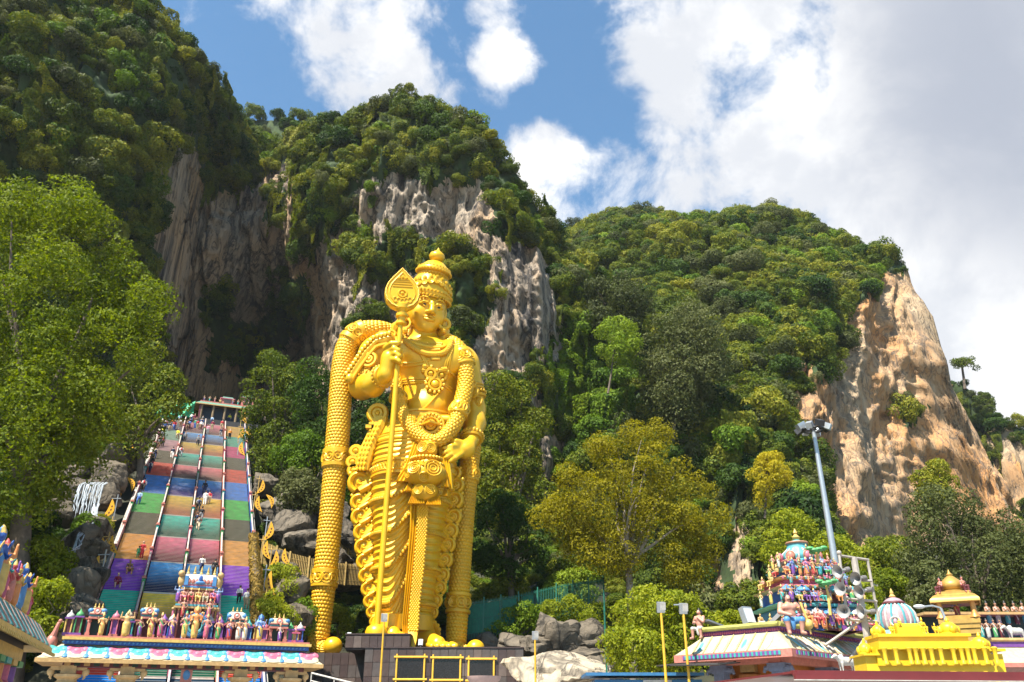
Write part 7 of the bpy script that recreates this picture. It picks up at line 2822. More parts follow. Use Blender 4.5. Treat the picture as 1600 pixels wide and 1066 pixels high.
yellow_post(600, 972, 62, 0, "yellow lamp post with box lamp in front of the granite pedestal")
# white bowl on the pavement before the pedestal
bq = P(756, 1066, 55)
o = thing("stone_bowl", "wide round pinkish bowl in front of the framed plaques", "bowl", (bq.x, 55, 0))
zb_ = P(756, 1057, 55).z
MB().lathe([(.5, 0), (.55, .1), (.35, .3), (.35, zb_ - .9), (.6, zb_ - .7), (1.0, zb_ - .2), (1.08, zb_), (1.0, zb_), (.85, zb_ - .2)], n=28).build("bowl_body", mat("bowl_stone", (.52, .36, .33), .6, dirt=.15), o, 40)
# small floodlights on the pedestal
floodlight(657, 1012, 75.5, "small white floodlight on the pedestal edge at the statue's toes", 0, .9)
floodlight(545, 1000, 76, "grey floodlight on the pedestal's left shoulder", 0, .8)
# ------------------------------------------------------------------ nearer trees, bushes, boulders, fences
def limbs(m_, base, tops, r0, seed, n=7):
    r = random.Random(seed)
    base = Vector(base)
    for tp in tops:
        tp = Vector(tp)
        mid = base.lerp(tp, .45) + Vector((r.uniform(-.6, .6), r.uniform(-.6, .6), r.uniform(.2, .9)))
        pts = [base, base.lerp(mid, .5) + Vector((r.uniform(-.2, .2), r.uniform(-.2, .2), .2)), mid, mid.lerp(tp, .5) + Vector((r.uniform(-.4, .4), r.uniform(-.4, .4), .2)), tp]
        q = r0 * r.uniform(.35, .55)
        m_.tube(pts, [q, q * .85, q * .65, q * .4, q * .15], 0, n)

def px_tree(name, label, cat, poly, D, depth, nl, lr, nleaf, lsize, mt, trunk, tr=.45, seed=1, group=None, fork=.55, clump=.4, up=.35, trunk_mat=None, jit=.5):
    """a tree whose crown fills an outline as seen from the plaza, built at its own distance with real depth"""
    r = np.random.default_rng(seed)
    P_ = np.array(poly, float)
    lo, hi = P_.min(0), P_.max(0)
    C, R_ = [], []
    tries = 0
    while len(C) < nl and tries < nl * 60:
        tries += 1
        q = lo + r.uniform(0, 1, 2) * (hi - lo)
        if not inpoly(q[:1], q[1:], poly)[0]:
            continue
        u = r.uniform(-1, 1)
        # rounder towards the outline
        dmin = np.min(np.hypot(P_[:, 0] - q[0], P_[:, 1] - q[1]))
        dep = depth * u * min(1, .35 + dmin / (.5 * np.ptp(P_[:, 0])))
        p = P(q[0], q[1], D + dep)
        C.append(np.array(p))
        R_.append(r.uniform(*lr))
    C, R_ = np.array(C), np.array(R_)
    tb = P(trunk[0], trunk[1], D)
    gz_ = float(ground_z(np.array([tb.x]), np.array([tb.y]))[0])
    base = Vector((tb.x, D, min(tb.z, gz_) - .3)) if name not in ("bush", "slope_tree", "lone_tree") else Vector((tb.x, D, tb.z))
    b_ = np.array(base)
    C = C - b_
    V, t = crown_leaves(C, R_, nleaf, lsize, r, clump, jit, up)
    root = thing(name, label, cat, base, None, group)
    link("crown" if name != "bush" else "foliage", leaf_mesh("crown", V, t, [mt]), root)
    m = MB()
    top = C.mean(0)
    fk = Vector((top[0] * .5, top[1] * .5, max(.3, top[2] * fork)))
    if name != "bush":
        m.tube([(0, 0, 0), fk * .5 + Vector((.1, .1, 0)), fk], [tr * 1.25, tr, tr * .8], 0, 10)
        k = r.choice(len(C), min(len(C), 12), replace=False)
        limbs(m, fk, [C[i] for i in k], tr * 1.2, seed)
    else:
        k = r.choice(len(C), min(len(C), 6), replace=False)
        limbs(m, (0, 0, -.2), [C[i] for i in k], tr, seed, 5)
    m.build("trunk" if name != "bush" else "stems", trunk_mat or BARK, root, True)
    return root

BARK_PALE = mat("pale_bark", (.26, .22, .17), .9, var=.35, vscale=2, bump=.4, bscale=8)
px_tree("broadleaf_tree", "huge sunlit broadleaf tree filling the left side in front of the stairs", "tree",
        [(-90, 312), (20, 287), (60, 307), (110, 290), (150, 330), (178, 324), (170, 365), (203, 395), (193, 430), (240, 445), (246, 480), (218, 510), (223, 560), (193, 600), (178, 640), (160, 690), (140, 720), (100, 745), (80, 800), (0, 850), (-90, 850)],
        58, 6.5, 230, (.9, 1.9), 100000, .27, LEAF_LIME, (40, 960), .75, 3, clump=.55, up=.3)
px_tree("broadleaf_tree", "green leafy tree between the huge left tree and the upper stairs", "tree", [(190, 560), (235, 520), (270, 560), (280, 600), (272, 640), (245, 660), (225, 700), (190, 720), (160, 690), (160, 600)], 92, 3.5, 42, (1.0, 1.9), 15000, .36, LEAF_HILL, (215, 790), .4, 4)
px_tree("broadleaf_tree", "dark green tree with pale lit tufts right of the stair head", "tree", [(392, 560), (420, 548), (450, 565), (470, 600), (480, 660), (460, 720), (430, 740), (400, 720), (388, 660), (382, 610)], 112, 3.5, 55, (1.0, 2.0), 18000, .38, LEAF_HILL, (430, 800), .4, 5)
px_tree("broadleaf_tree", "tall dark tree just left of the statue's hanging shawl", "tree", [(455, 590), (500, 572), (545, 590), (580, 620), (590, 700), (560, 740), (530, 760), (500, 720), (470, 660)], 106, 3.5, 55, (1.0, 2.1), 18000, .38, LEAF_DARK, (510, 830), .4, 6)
px_tree("broadleaf_tree", "bright green round tree left of the statue's shawl at mid height", "tree", [(432, 705), (455, 685), (485, 680), (515, 700), (518, 735), (495, 755), (460, 745), (440, 730)], 97, 2.2, 26, (.9, 1.6), 9000, .34, LEAF_CREEP, (480, 800), .3, 7)
px_tree("broadleaf_tree", "olive green tree standing over the boulders right of the stairs", "tree", [(438, 755), (465, 740), (500, 748), (515, 775), (500, 810), (470, 815), (445, 795)], 91, 2.0, 22, (.8, 1.4), 8000, .32, LEAF_OLIVE, (478, 850), .28, 8)
px_tree("broadleaf_tree", "tall green tree right behind the statue's bent arm", "tree", [(745, 640), (760, 600), (790, 588), (825, 610), (845, 660), (842, 720), (855, 770), (835, 800), (790, 820), (750, 800), (738, 720)], 97, 3.5, 62, (1.0, 1.9), 20000, .36, LEAF_HILL, (800, 920), .4, 9)
px_tree("broadleaf_tree", "dark green tree low behind the statue's right hanging shawl", "tree", [(735, 800), (770, 770), (830, 790), (862, 810), (850, 870), (800, 900), (745, 890)], 93, 2.6, 36, (.9, 1.6), 11000, .34, LEAF_DARK, (800, 945), .35, 10)
px_tree("yellow_tree", "wide crowned tree with yellow green foliage in the middle of the slope", "tree",
        [(868, 790), (880, 750), (905, 710), (940, 680), (985, 668), (1030, 676), (1060, 700), (1085, 740), (1120, 765), (1130, 800), (1122, 860), (1100, 900), (1050, 915), (1010, 890), (970, 895), (920, 880), (880, 870), (855, 845), (820, 800), (830, 785)],
        84, 5.5, 150, (.8, 1.6), 46000, .26, LEAF_GOLD, (982, 965), .42, 11, clump=.6, fork=.72, trunk_mat=BARK_PALE)
px_tree("slope_tree", "rounded olive tree high on the slope beside the cliff's edge", "tree", [(915, 470), (935, 442), (965, 434), (1000, 450), (1008, 490), (990, 520), (950, 525), (922, 505)], 150, 5, 48, (1.8, 3.2), 15000, .55, LEAF_OLIVE, (962, 570), .3, 12, fork=.8)
px_tree("slope_tree", "largest grey green tree on the slope above the yellow tree", "tree", [(1005, 560), (1015, 520), (1045, 498), (1085, 492), (1118, 515), (1132, 560), (1125, 610), (1100, 650), (1060, 660), (1020, 640)], 138, 6, 80, (1.8, 3.2), 28000, .50, LEAF_OLIVE, (1050, 720), .3, 13, fork=.8)
px_tree("slope_tree", "slim bright tree with a pale bare trunk beside the creeper wall", "tree", [(935, 520), (955, 500), (985, 512), (1000, 550), (990, 590), (975, 575), (955, 580), (940, 560)], 134, 4, 30, (.9, 1.7), 9000, .40, LEAF_CREEP, (950, 615), .16, 14, fork=.8)
px_tree("slope_tree", "small yellowish tree on the slope left of the floodlight mast", "tree", [(1172, 745), (1190, 715), (1215, 700), (1235, 720), (1232, 755), (1205, 770), (1190, 790)], 112, 2.5, 26, (.7, 1.3), 7000, .32, LEAF_GOLD, (1195, 810), .14, 15, fork=.8)
px_tree("broadleaf_tree", "broad green tree behind the golden pavilion at the right edge", "tree", [(1412, 850), (1420, 810), (1450, 780), (1480, 770), (1510, 790), (1560, 800), (1620, 830), (1660, 900), (1640, 960), (1560, 970), (1480, 960), (1430, 930), (1410, 890)], 78, 5, 105, (.9, 1.8), 32000, .30, LEAF_OLIVE, (1510, 990), .45, 16)
px_tree("broadleaf_tree", "open branched tree rising before the orange cliff", "tree", [(1432, 745), (1450, 722), (1480, 730), (1495, 760), (1480, 800), (1455, 815), (1435, 785)], 98, 3, 22, (.7, 1.3), 6000, .34, LEAF_HILL, (1470, 900), .3, 17, fork=.85)
px_tree("broadleaf_tree", "flat topped dark green tree left of the pavilion tree at the cliff foot", "tree", [(1348, 872), (1370, 852), (1410, 846), (1440, 860), (1430, 895), (1390, 905), (1355, 895)], 92, 4, 34, (.9, 1.6), 10000, .34, LEAF_HILL, (1390, 930), .35, 18)
px_tree("broadleaf_tree", "light green tree behind the painted tower's dome", "tree", [(1195, 840), (1212, 815), (1245, 806), (1270, 830), (1310, 850), (1345, 870), (1340, 905), (1290, 900), (1230, 880), (1200, 870)], 86, 3.5, 46, (.8, 1.5), 13000, .30, LEAF_LIME, (1260, 960), .3, 19)
px_tree("lone_tree", "lone spreading tree on the far hill's skyline", "tree", [(1484, 572), (1495, 560), (1512, 556), (1530, 566), (1526, 578), (1505, 576)], 252, 3, 14, (1.0, 1.8), 1800, .55, LEAF_HILL, (1508, 608), .4, 20, fork=.9)
px_tree("palm_like_tree", "pale leaved tree left of the golden pavilion", "tree", [(1432, 905), (1448, 880), (1470, 895), (1475, 940), (1455, 965), (1435, 950)], 66, 2, 26, (.5, 1.0), 7000, .28, LEAF_OLIVE, (1455, 990), .25, 21)
# bushes: (label, outline, distance, depth, lobes, radius, leaves, size, material, foot)
BUSH = [
    ("bright bush highest of those beside the left rocks", [(30, 880), (55, 845), (95, 842), (108, 875), (95, 900), (55, 905), (32, 900)], 60, 1.8, 22, (.5, 1.0), 7000, .24, LEAF_LIME, (65, 910), 31),
    ("bright bush above the left roof's coloured figures", [(40, 925), (70, 905), (100, 915), (95, 945), (85, 975), (60, 985), (48, 950)], 54, 1.5, 22, (.45, .9), 7000, .22, LEAF_LIME, (70, 990), 32),
    ("small bright bush on the rocks beside the purple steps", [(100, 895), (118, 885), (132, 900), (128, 925), (108, 928)], 62, 1.0, 12, (.35, .7), 3000, .2, LEAF_LIME, (116, 932), 33),
    ("green bush in front of the left cliff's dark hollow", [(0, 800), (40, 790), (75, 810), (80, 845), (40, 860), (0, 850)], 66, 2, 24, (.6, 1.2), 7000, .26, LEAF_DARK, (40, 870), 34),
    ("leafy bush beside the waterfall", [(112, 820), (135, 806), (150, 820), (146, 845), (120, 848)], 72, 1.2, 14, (.4, .8), 4000, .22, LEAF_CREEP, (130, 855), 35),
    ("bush hugging the stair wall below the waterfall", [(150, 812), (168, 805), (176, 822), (160, 840)], 74, .9, 10, (.3, .6), 2500, .2, LEAF_LIME, (163, 845), 36),
    ("bush under the bamboo railing right of the stairs", [(415, 895), (440, 885), (470, 900), (465, 930), (430, 935)], 74, 1.4, 18, (.45, .9), 5000, .22, LEAF_LIME, (440, 940), 37),
    ("bush at the gate's right end by the pale boulders", [(405, 945), (430, 935), (455, 950), (450, 975), (415, 975)], 68, 1.2, 16, (.4, .8), 4500, .2, LEAF_LIME, (430, 985), 38),
    ("bush between boulders left of the hanging shawl", [(455, 955), (480, 940), (492, 965), (480, 995), (458, 985)], 72, 1.0, 14, (.4, .7), 3500, .2, LEAF_CREEP, (472, 1000), 39),
    ("bush behind the statue's left shawl foot", [(510, 960), (535, 950), (552, 970), (545, 990), (515, 990)], 85, 1.2, 14, (.4, .8), 3500, .22, LEAF_LIME, (530, 995), 40),
    ("dense green hedge bush left of the blue stall", [(952, 960), (985, 935), (1030, 925), (1062, 940), (1110, 960), (1112, 1010), (1080, 1050), (1000, 1055), (958, 1040)], 62, 3, 62, (.6, 1.2), 20000, .24, LEAF_LIME, (1030, 1062), 41),
    ("leafy bush behind the lean seated statue", [(1098, 965), (1120, 955), (1150, 962), (1160, 985), (1130, 995), (1102, 990)], 62, 1.5, 18, (.4, .8), 5000, .22, LEAF_LIME, (1130, 1000), 42),
    ("creeping bush inside the green fence near the pedestal", [(745, 985), (790, 955), (840, 950), (860, 975), (840, 1000), (780, 1005), (748, 1000)], 86, 2, 34, (.5, 1.0), 9000, .24, LEAF_CREEP, (800, 1008), 43),
    ("leafy bush inside the green fence's right end", [(850, 955), (890, 935), (935, 945), (942, 980), (900, 1000), (860, 990)], 84, 2, 34, (.5, 1.0), 9000, .24, LEAF_LIME, (895, 1005), 44),
    ("bush of big leaves above the green fence", [(835, 925), (870, 900), (915, 895), (940, 915), (925, 935), (870, 940)], 94, 2, 26, (.6, 1.1), 7000, .3, LEAF_CREEP, (885, 945), 45),
    ("bush above the green fence's left end", [(740, 930), (775, 905), (815, 910), (830, 935), (790, 950), (745, 948)], 94, 2, 24, (.5, 1.0), 6000, .28, LEAF_HILL, (785, 955), 46),
    ("light bush on the stony bank right of the speakers", [(1372, 905), (1395, 895), (1412, 915), (1400, 940), (1375, 935)], 70, 1.2, 16, (.4, .8), 4500, .24, LEAF_LIME, (1390, 945), 47),
    ("light creeping bush along the bank under the orange cliff", [(1330, 905), (1360, 892), (1420, 905), (1440, 925), (1400, 935), (1340, 925)], 82, 2, 26, (.5, 1.0), 7000, .26, LEAF_LIME, (1385, 940), 48),
    ("bush behind the horn speakers", [(1330, 930), (1350, 915), (1372, 930), (1372, 965), (1340, 975)], 60, 1.2, 16, (.4, .8), 5000, .22, LEAF_LIME, (1352, 985), 49),
    ("bush beneath the yellow tree's left limb", [(860, 885), (900, 865), (935, 880), (940, 905), (880, 905)], 97, 2, 20, (.6, 1.1), 5000, .3, LEAF_HILL, (900, 912), 50),
]
for lab, poly, D, dep, nl, lr, n, sz, mt, ft, sd in BUSH:
    px_tree("bush", lab, "bush", poly, D, dep, nl, lr, n, sz, mt, ft, .10, sd)

# shrubs, ferns and saplings nobody could count on the slopes around the stair
def undergrowth():
    r = np.random.default_rng(77)
    pts = {}
    n = 9000
    X = r.uniform(-95, 120, n)
    Y = r.uniform(50, 150, n)
    Z = ground_z(X, Y)
    t = (X - ST0.x) * SD.x + (Y - ST0.y) * SD.y
    w = (X - ST0.x) * SR.x + (Y - ST0.y) * SR.y
    px, py = projn(np.stack([X, Y, Z + 1], 1))
    ok = (Z > .6) & ((w < -2.2) | (w > SW + 2.0) | (t > T1 + 9)) & (px > -120) & (px < 1720) & (py < 1040)
    ok &= ~((X > -24) & (X < 3) & (Y < 90))
    for poly in ([(60, 780), (180, 740), (175, 880), (120, 1010), (85, 1010)], [(430, 800), (560, 800), (560, 860), (500, 1000), (440, 1000)], [(795, 985), (950, 960), (955, 1066), (800, 1066)], [(735, 905), (950, 900), (950, 990), (735, 990)]):
        ok &= ~(inpoly(px, py, poly) & (r.uniform(0, 1, n) < .85))
    for i in np.nonzero(ok)[0]:
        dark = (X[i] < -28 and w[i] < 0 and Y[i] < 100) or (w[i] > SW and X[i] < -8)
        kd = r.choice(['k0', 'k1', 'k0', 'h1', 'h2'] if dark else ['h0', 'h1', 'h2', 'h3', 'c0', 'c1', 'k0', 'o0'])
        s = r.uniform(.7, 2.0) * (1.0 if Y[i] > 75 else .75)
        pts.setdefault(kd, []).append((X[i], Y[i], Z[i] + s * .2, kd, s, r.uniform(0, 6.28), r.uniform(.7, 1.0)))
    return pts
if not globals().get("NOVEG"):
    key = {}
    for o in list(COL.objects):
        if o.type == 'MESH' and o.get("category") in ("tree", "creeper"):
            for kd, me in CROWN.items():
                if o.data is me:
                    key.setdefault(kd, o)
    for kd, pts in undergrowth().items():
        if kd in key:
            forest("undergrowth", pts, key[kd])

# ------------------------------------------------------------------ boulders
def boulder_mesh(seed, flat=1.0):
    import bmesh
    bm = bmesh.new()
    bmesh.ops.create_icosphere(bm, subdivisions=4, radius=1)
    V = np.array([v.co for v in bm.verts])
    rs = np.random.default_rng(seed)
    pl = rs.normal(0, 1, (16, 3))
    pl /= np.linalg.norm(pl, axis=1)[:, None]
    of = rs.uniform(.62, .95, 16)
    dots = V @ pl.T
    rr = np.min(np.where(dots > .05, of[None, :] / np.maximum(dots, .05), 9), 1)
    rr = np.minimum(rr, 1.25)
    n = fbm(V[:, 0] * 2.1 + seed, V[:, 1] * 2.1, V[:, 2] * 2.1, 4, seed)
    cr_ = ridge(V[:, 0] * 1.6 + seed, V[:, 1] * 1.6, V[:, 2] * 3.0, 3, seed + 3)
    V = V * (rr * (1 + .10 * n + .06 * cr_))[:, None]
    V[:, 2] *= flat
    for v, c in zip(bm.verts, V):
        v.co = c
    me = bpy.data.meshes.new("boulder")
    bm.to_mesh(me)
    bm.free()
    me.materials.append(rock_grey)
    me.polygons.foreach_set("use_smooth", np.ones(len(me.polygons), bool))
    try:
        me.set_sharp_from_angle(angle=math.radians(38))
    except Exception:
        pass
    return me
BLD = [boulder_mesh(s, f) for s, f in ((1, .8), (2, .9), (3, .7), (4, 1.0), (5, .85))]
r = random.Random(21)
BOUL = [(150, 770, 84, 2.6), (122, 770, 84, 2.4), (95, 800, 80, 2.2), (140, 830, 73, 1.7), (118, 850, 70, 1.6), (150, 858, 70, 1.5), (105, 875, 67, 1.6), (130, 890, 65, 1.5), (148, 905, 63, 1.1), (118, 925, 61, 1.7), (98, 950, 58, 1.5),
        (120, 965, 57, 1.4), (138, 945, 59, 1.2), (95, 985, 55, 1.4), (85, 915, 62, 1.4), (170, 740, 88, 2.2), (185, 715, 92, 2.4), (110, 745, 88, 2.6),
        (455, 925, 74, 1.6), (470, 965, 71, 1.5), (440, 968, 70, 1.4), (445, 895, 78, 1.4), (520, 870, 88, 2.4), (480, 850, 88, 2.2), (450, 830, 90, 2.4), (545, 900, 90, 2.4), (500, 800, 96, 3.0), (540, 840, 96, 3.0), (460, 790, 96, 2.6), (425, 800, 94, 2.0), (415, 760, 100, 2.2),
        (430, 870, 82, 1.2),
        (840, 1010, 80, 1.9), (885, 1005, 80, 2.4), (925, 1000, 81, 2.2), (860, 985, 82, 2.0), (915, 1040, 77, 2.4), (800, 1005, 83, 1.8), (940, 1045, 76, 1.8), (770, 1012, 84, 1.5)]
for i, (px, py, D, s) in enumerate(BOUL):
    p = P(px, py, D)
    side = "left of the stairs" if px < 260 else ("between the stairs and the statue" if px < 700 else "right of the pedestal")
    size = "large" if s > 2.1 else ("medium" if s > 1.5 else "small")
    o = link("boulder", BLD[i % 5], None, p, (r.uniform(-.3, .3), r.uniform(-.3, .3), r.uniform(0, 6.28)), (s, s * .9, s * r.uniform(.75, 1.0)))
    tag(o, "%s weathered grey limestone boulder on the bank %s" % (size, side), "boulder", "%s boulders %s" % (size, side))
o = link("boulder", boulder_mesh(9, .55), None, P(868, 1056, 71), (0, .05, .4), (3.4, 2.6, 3.6))
tag(o, "broad pale flat topped boulder right of the granite pedestal", "boulder")
o.data.materials[0] = rock_mat("pale_boulder", (.40, .33, .24), (.50, .43, .33), (.10, .085, .07), (.42, .33, .22), 5.0, .25, .4, .0)
# stony bank right of the speakers
m = MB()
rr_ = random.Random(4)
for k in range(150):
    q = P(1350 + rr_.uniform(0, 88), 922 + rr_.uniform(-9, 12), 74 + rr_.uniform(0, 3))
    s = rr_.uniform(.15, .34)
    m.box(q, (s * 1.3, s, s * .7), k % 2, rr_.uniform(0, 3), rr_.uniform(-.4, .4))
tag(m.build("rubble", [mat("bank_stone", (.42, .38, .30), .9, var=.3), rock_grey]), kind="stuff")

# ------------------------------------------------------------------ waterfall beside the stair
WATER = mat("falling_water", (.46, .50, .54), .15, 0, .3, 3)
wf = P(152, 770, 81)
o = thing("waterfall", "thin white waterfall running down the dark rocks left of the stairs", "waterfall", wf)
rw_ = random.Random(2)
for k in range(30):
    m = MB()
    x = -1.3 + rw_.uniform(0, 2.5)
    L0 = rw_.uniform(1.2, 4.0)
    y0 = rw_.uniform(-.25, .1)
    pts_ = [(x, -.5 + y0, .9), (x + rw_.uniform(-.05, .05), -1.2 + y0, .45)]
    for q in range(1, 7):
        pts_.append((x + rw_.uniform(-.10, .10) + .04 * q, -1.35 + y0 - .07 * q + rw_.uniform(-.05, .05), -L0 * q / 6))
    m.tube(pts_, [.03, .045] + [rw_.uniform(.015, .06) for q in range(5)] + [.01], 0, 5, flat=.5)
    m.build("strand", WATER, o, True)
m = MB()
pts = [P(a, b, D) - wf for a, b, D in ((152, 800, 77.6), (148, 812, 75.5), (152, 822, 73.0), (138, 838, 70.5), (128, 850, 68.5), (122, 868, 66.5), (112, 880, 64.8))]
for k in range(5):
    m.tube([p + Vector((rw_.uniform(-.35, .35), -.5, rw_.uniform(.3, .8))) for p in pts], [.10, .13, .09, .12, .08, .09, .04], 0, 6, flat=.6)
m.build("cascade", WATER, o, True)

# ------------------------------------------------------------------ fences
def fence(name, label, pts, h, nbar, barr, mt, rails, posts, panel=None, lean=0.0):
    pts = [Vector(p) for p in pts]
    o_ = thing(name, label, "fence", pts[0])
    L_ = [p - pts[0] for p in pts]
    def at(t):
        q = t * (len(L_) - 1)
        i = min(int(q), len(L_) - 2)
        return L_[i].lerp(L_[i + 1], q - i)
    m_ = MB()
    for k in range(nbar):
        p_ = at((k + .5) / nbar)
        m_.box(p_ + Vector((0, 0, h / 2)), (barr * 2, barr * 2, h), 0)
    b_ = m_.build("bars", mt, o_)
    b_["kind"] = "stuff"
    for z in rails:
        MB().tube([l + Vector((0, 0, z)) for l in L_], barr * 1.3, 0, 6).build("rail", mt, o_)
    for k in range(posts):
        p_ = at(k / (posts - 1))
        MB().box(p_ + Vector((0, 0, h * .52)), (barr * 4.5, barr * 4.5, h * 1.12)).build("post", mt, o_)
    if panel:
        pm, spans, zz = panel
        for a_, b2 in spans:
            q0, q1 = at(a_), at(b2)
            m_ = MB()
            V_ = [q0 + Vector((0, .08, zz[0])), q1 + Vector((0, .08, zz[0])), q1 + Vector((0, .08, zz[1])), q0 + Vector((0, .08, zz[1]))]
            m_.add(V_ + [v + Vector((0, .03, 0)) for v in V_], [(0, 1, 2, 3), (7, 6, 5, 4), (0, 4, 5, 1), (1, 5, 6, 2), (2, 6, 7, 3), (3, 7, 4, 0)])
            m_.build("mesh_panel", pm, o_)
    return o_
GF = mat("green_fence_paint", (.012, .13, .085), .5)
GN = mat("green_fence_net", (.008, .20, .12), .7, var=.3)
fence("green_fence", "tall green barred fence climbing the bank right of the statue", [P(728, 1000, 84), P(800, 988, 86), P(880, 968, 88), P(945, 958, 89)], 3.5, 90, .028, GF, (.5, 1.8, 3.3), 9, (GN, [(0, .12), (.13, .24), (.26, .36), (.40, .47)], (.5, 3.2)))
fence("green_fence", "short end of the green fence turning down beside the hedge", [P(945, 958, 89), P(948, 1050, 70)], 3.3, 26, .028, GF, (.5, 3.1), 4)
STRAW = mat("bamboo_straw", (.44, .30, .10), .8, var=.4, vscale=6)
fence("bamboo_fence", "straw coloured bamboo railing on the rocks between the stairs and the statue", [P(408, 880, 82), P(450, 898, 83), P(510, 912, 85), P(565, 915, 88)], 2.1, 70, .035, STRAW, (.4, 1.6), 7)
fence("bamboo_fence", "short bamboo railing above the boulders behind the left hanging shawl", [P(500, 868, 93), P(565, 872, 95)], 1.7, 30, .035, STRAW, (.4, 1.4), 4)
# straw covered trunk beside the stair's right wall
tb, tt = P(404, 975, 67), P(396, 835, 72)
o = thing("straw_covered_pillar", "tall shaggy straw brown pillar beside the right stair wall", "pillar", tb)
r_ = np.random.default_rng(5)
n = 2600
tq = r_.uniform(0, 1, n)
an = r_.uniform(0, 6.28, n)
rad = .55 * (1 - .45 * tq) * (1 + .25 * r_.normal(0, 1, n) * .5)
ctr = np.array(tt - tb)[None, :] * tq[:, None]
dv = np.stack([np.cos(an), np.sin(an), 0 * an], 1)
Vq = leaves(ctr + dv * rad[:, None], dv, np.full(n, .55), .25, r_, .18)
STL = leaf_mat("straw_strips", (.12, .075, .015), (.24, .15, .03), (.38, .25, .06), .1)
link("thatch", leaf_mesh("thatch", Vq, r_.uniform(0, 1, n), [STL]), o)
MB().tube([(0, 0, -1), (tt - tb) * .5, tt - tb], [.5, .4, .26], 0, 10).build("core", BARK, o, True)
# ------------------------------------------------------------------ crescent ornaments hung along the stair
CRES = mat("ornament_yellow", (.74, .38, .02), .45, 0, .15, 4, dirt=.1)
CDOT = mat("ornament_hole", (.16, .05, .01), .6)
def crescent(seed):
    m_ = MB()
    n = 14
    V = []
    for i in range(n + 1):
        t = i / n
        cx = .34 * math.sin(t * math.pi) * (1 if seed % 2 else -1)
        hw = .24 * math.sin(math.pi * min(1, t * 1.05)) ** .8 + .01
        z = -.0 - t * 1.75
        V.append((cx - hw, -.04, z))
        V.append((cx + hw, -.04, z))
    N = len(V)
    V += [(x, .04, z) for x, y, z in V]
    Fs = []
    for i in range(n):
        a = 2 * i
        Fs += [(a, a + 2, a + 3, a + 1), (N + a, N + a + 1, N + a + 3, N + a + 2), (a, N + a, N + a + 2, a + 2), (a + 1, a + 3, N + a + 3, N + a + 1)]
    m_.add(V, Fs, 0)
    for t in (.3, .45, .6, .74):
        cx = .34 * math.sin(t * math.pi) * (1 if seed % 2 else -1)
        m_.ball((cx, -.045, -t * 1.75), (.07, .02, .09), 1, 7)
    return m_.mesh("crescent", [CRES, CDOT])
CM = [crescent(0), crescent(1)]
ORN = [("left", [(155, 868, 66.5), (161, 840, 71), (167, 815, 75), (176, 780, 82), (187, 748, 89), (200, 722, 95), (208, 694, 101), (212, 670, 108), (216, 648, 115)]),
       ("right", [(424, 892, 72), (432, 860, 77), (418, 845, 80), (424, 815, 85), (405, 775, 92), (411, 750, 98), (379, 690, 113), (380, 668, 119), (383, 645, 125)])]
for side, lst in ORN:
    for k, (px, py, D) in enumerate(lst):
        p = P(px, py, D)
        g = float(ground_z(np.array([p.x]), np.array([p.y]))[0])
        o = thing("crescent_ornament", "yellow crescent ornament on a pole at the stairs' %s side, %s from bottom" % (side, ("first", "second", "third", "fourth", "fifth", "sixth", "seventh", "eighth", "ninth")[k]), "ornament", p, (0, 0, .2), "crescent ornaments along the %s stair wall" % side)
        s = 1.0 if k % 3 else 1.15
        link("crescent", CM[k % 2], o, (0, 0, 0), (0, .35 if k % 2 else -.3, 0), s * 1.1)
        if k % 3 == 1:
            link("crescent", CM[(k + 1) % 2], o, (.75, 0, .2), (0, -.45, 0), s)
        m = MB()
        dx = .8 if side == "left" else -.8
        m.tube([(-.1, 0, .05), (dx, 0, .1)], .045, 0, 6)
        m.tube([(dx * .55, .05, min(-1.0, g - p.z)), (dx * .55, .05, .5)], .06, 0, 6)
        m.build("pole", STEEL if k % 3 == 0 else STRAW, o)

# ------------------------------------------------------------------ visitors on the stairs
WALK = [figure("walking_person", ((.15, .04, .58, .14, -.06, .47), (-.16, -.03, .57, -.13, .05, .46)), crown=0, skirt=False, stride=.13, lean=.03, hair=True, bag=True),
        figure("walking_person", ((.15, -.04, .57, .13, -.10, .50), (-.15, .05, .57, -.15, .03, .45)), crown=0, skirt=False, stride=-.12, lean=.03, hair=True),
        figure("standing_person", ((.16, 0, .56, .13, -.05, .44), (-.16, 0, .56, -.10, -.12, .60)), crown=0, skirt=False, stride=.02, hair=True),
        figure("walking_person", ((.15, .0, .57, .15, -.04, .44), (-.15, .0, .57, -.15, -.05, .44)), crown=0, skirt=False, stride=.08, lean=.02, hair=True, bag=True)]
SIT_P = figure("sitting_person", ((.17, -.08, .56, .12, -.18, .46), (-.17, -.08, .56, -.12, -.18, .46)), seat=True, crown=0, skirt=False, hair=True)
CLOTH = {n: mat("cloth_" + n, c, .85, 0, .12, 8) for n, c in {
    'white': (.72, .70, .66), 'black': (.018, .018, .02), 'blue': (.05, .12, .36), 'pale blue': (.28, .42, .60), 'red': (.50, .03, .04), 'maroon': (.22, .015, .05), 'yellow': (.74, .66, .04), 'orange': (.70, .24, .03),
    'green': (.04, .26, .10), 'grey': (.22, .22, .23), 'pink': (.64, .28, .34), 'khaki': (.34, .27, .16), 'navy': (.02, .03, .09), 'brown': (.17, .09, .05), 'beige': (.55, .44, .30)}.items()}
HAIRM = mat("black_hair", (.012, .010, .009), .5)
SKINS = [mat("skin_brown", (.28, .14, .08), .6), mat("skin_tan", (.50, .29, .19), .6), mat("skin_light", (.62, .40, .29), .6)]
def stair_at(px, py):
    n = Vector((-SD.x * SLOPE, -SD.y * SLOPE, 1))
    o = Vector((0, 0, EYE))
    d = pdir(px, py)
    k = (ST0 - o).dot(n) / d.dot(n)
    q = o + d * k
    return (q - ST0).dot(SD), (q - ST0).dot(SR)
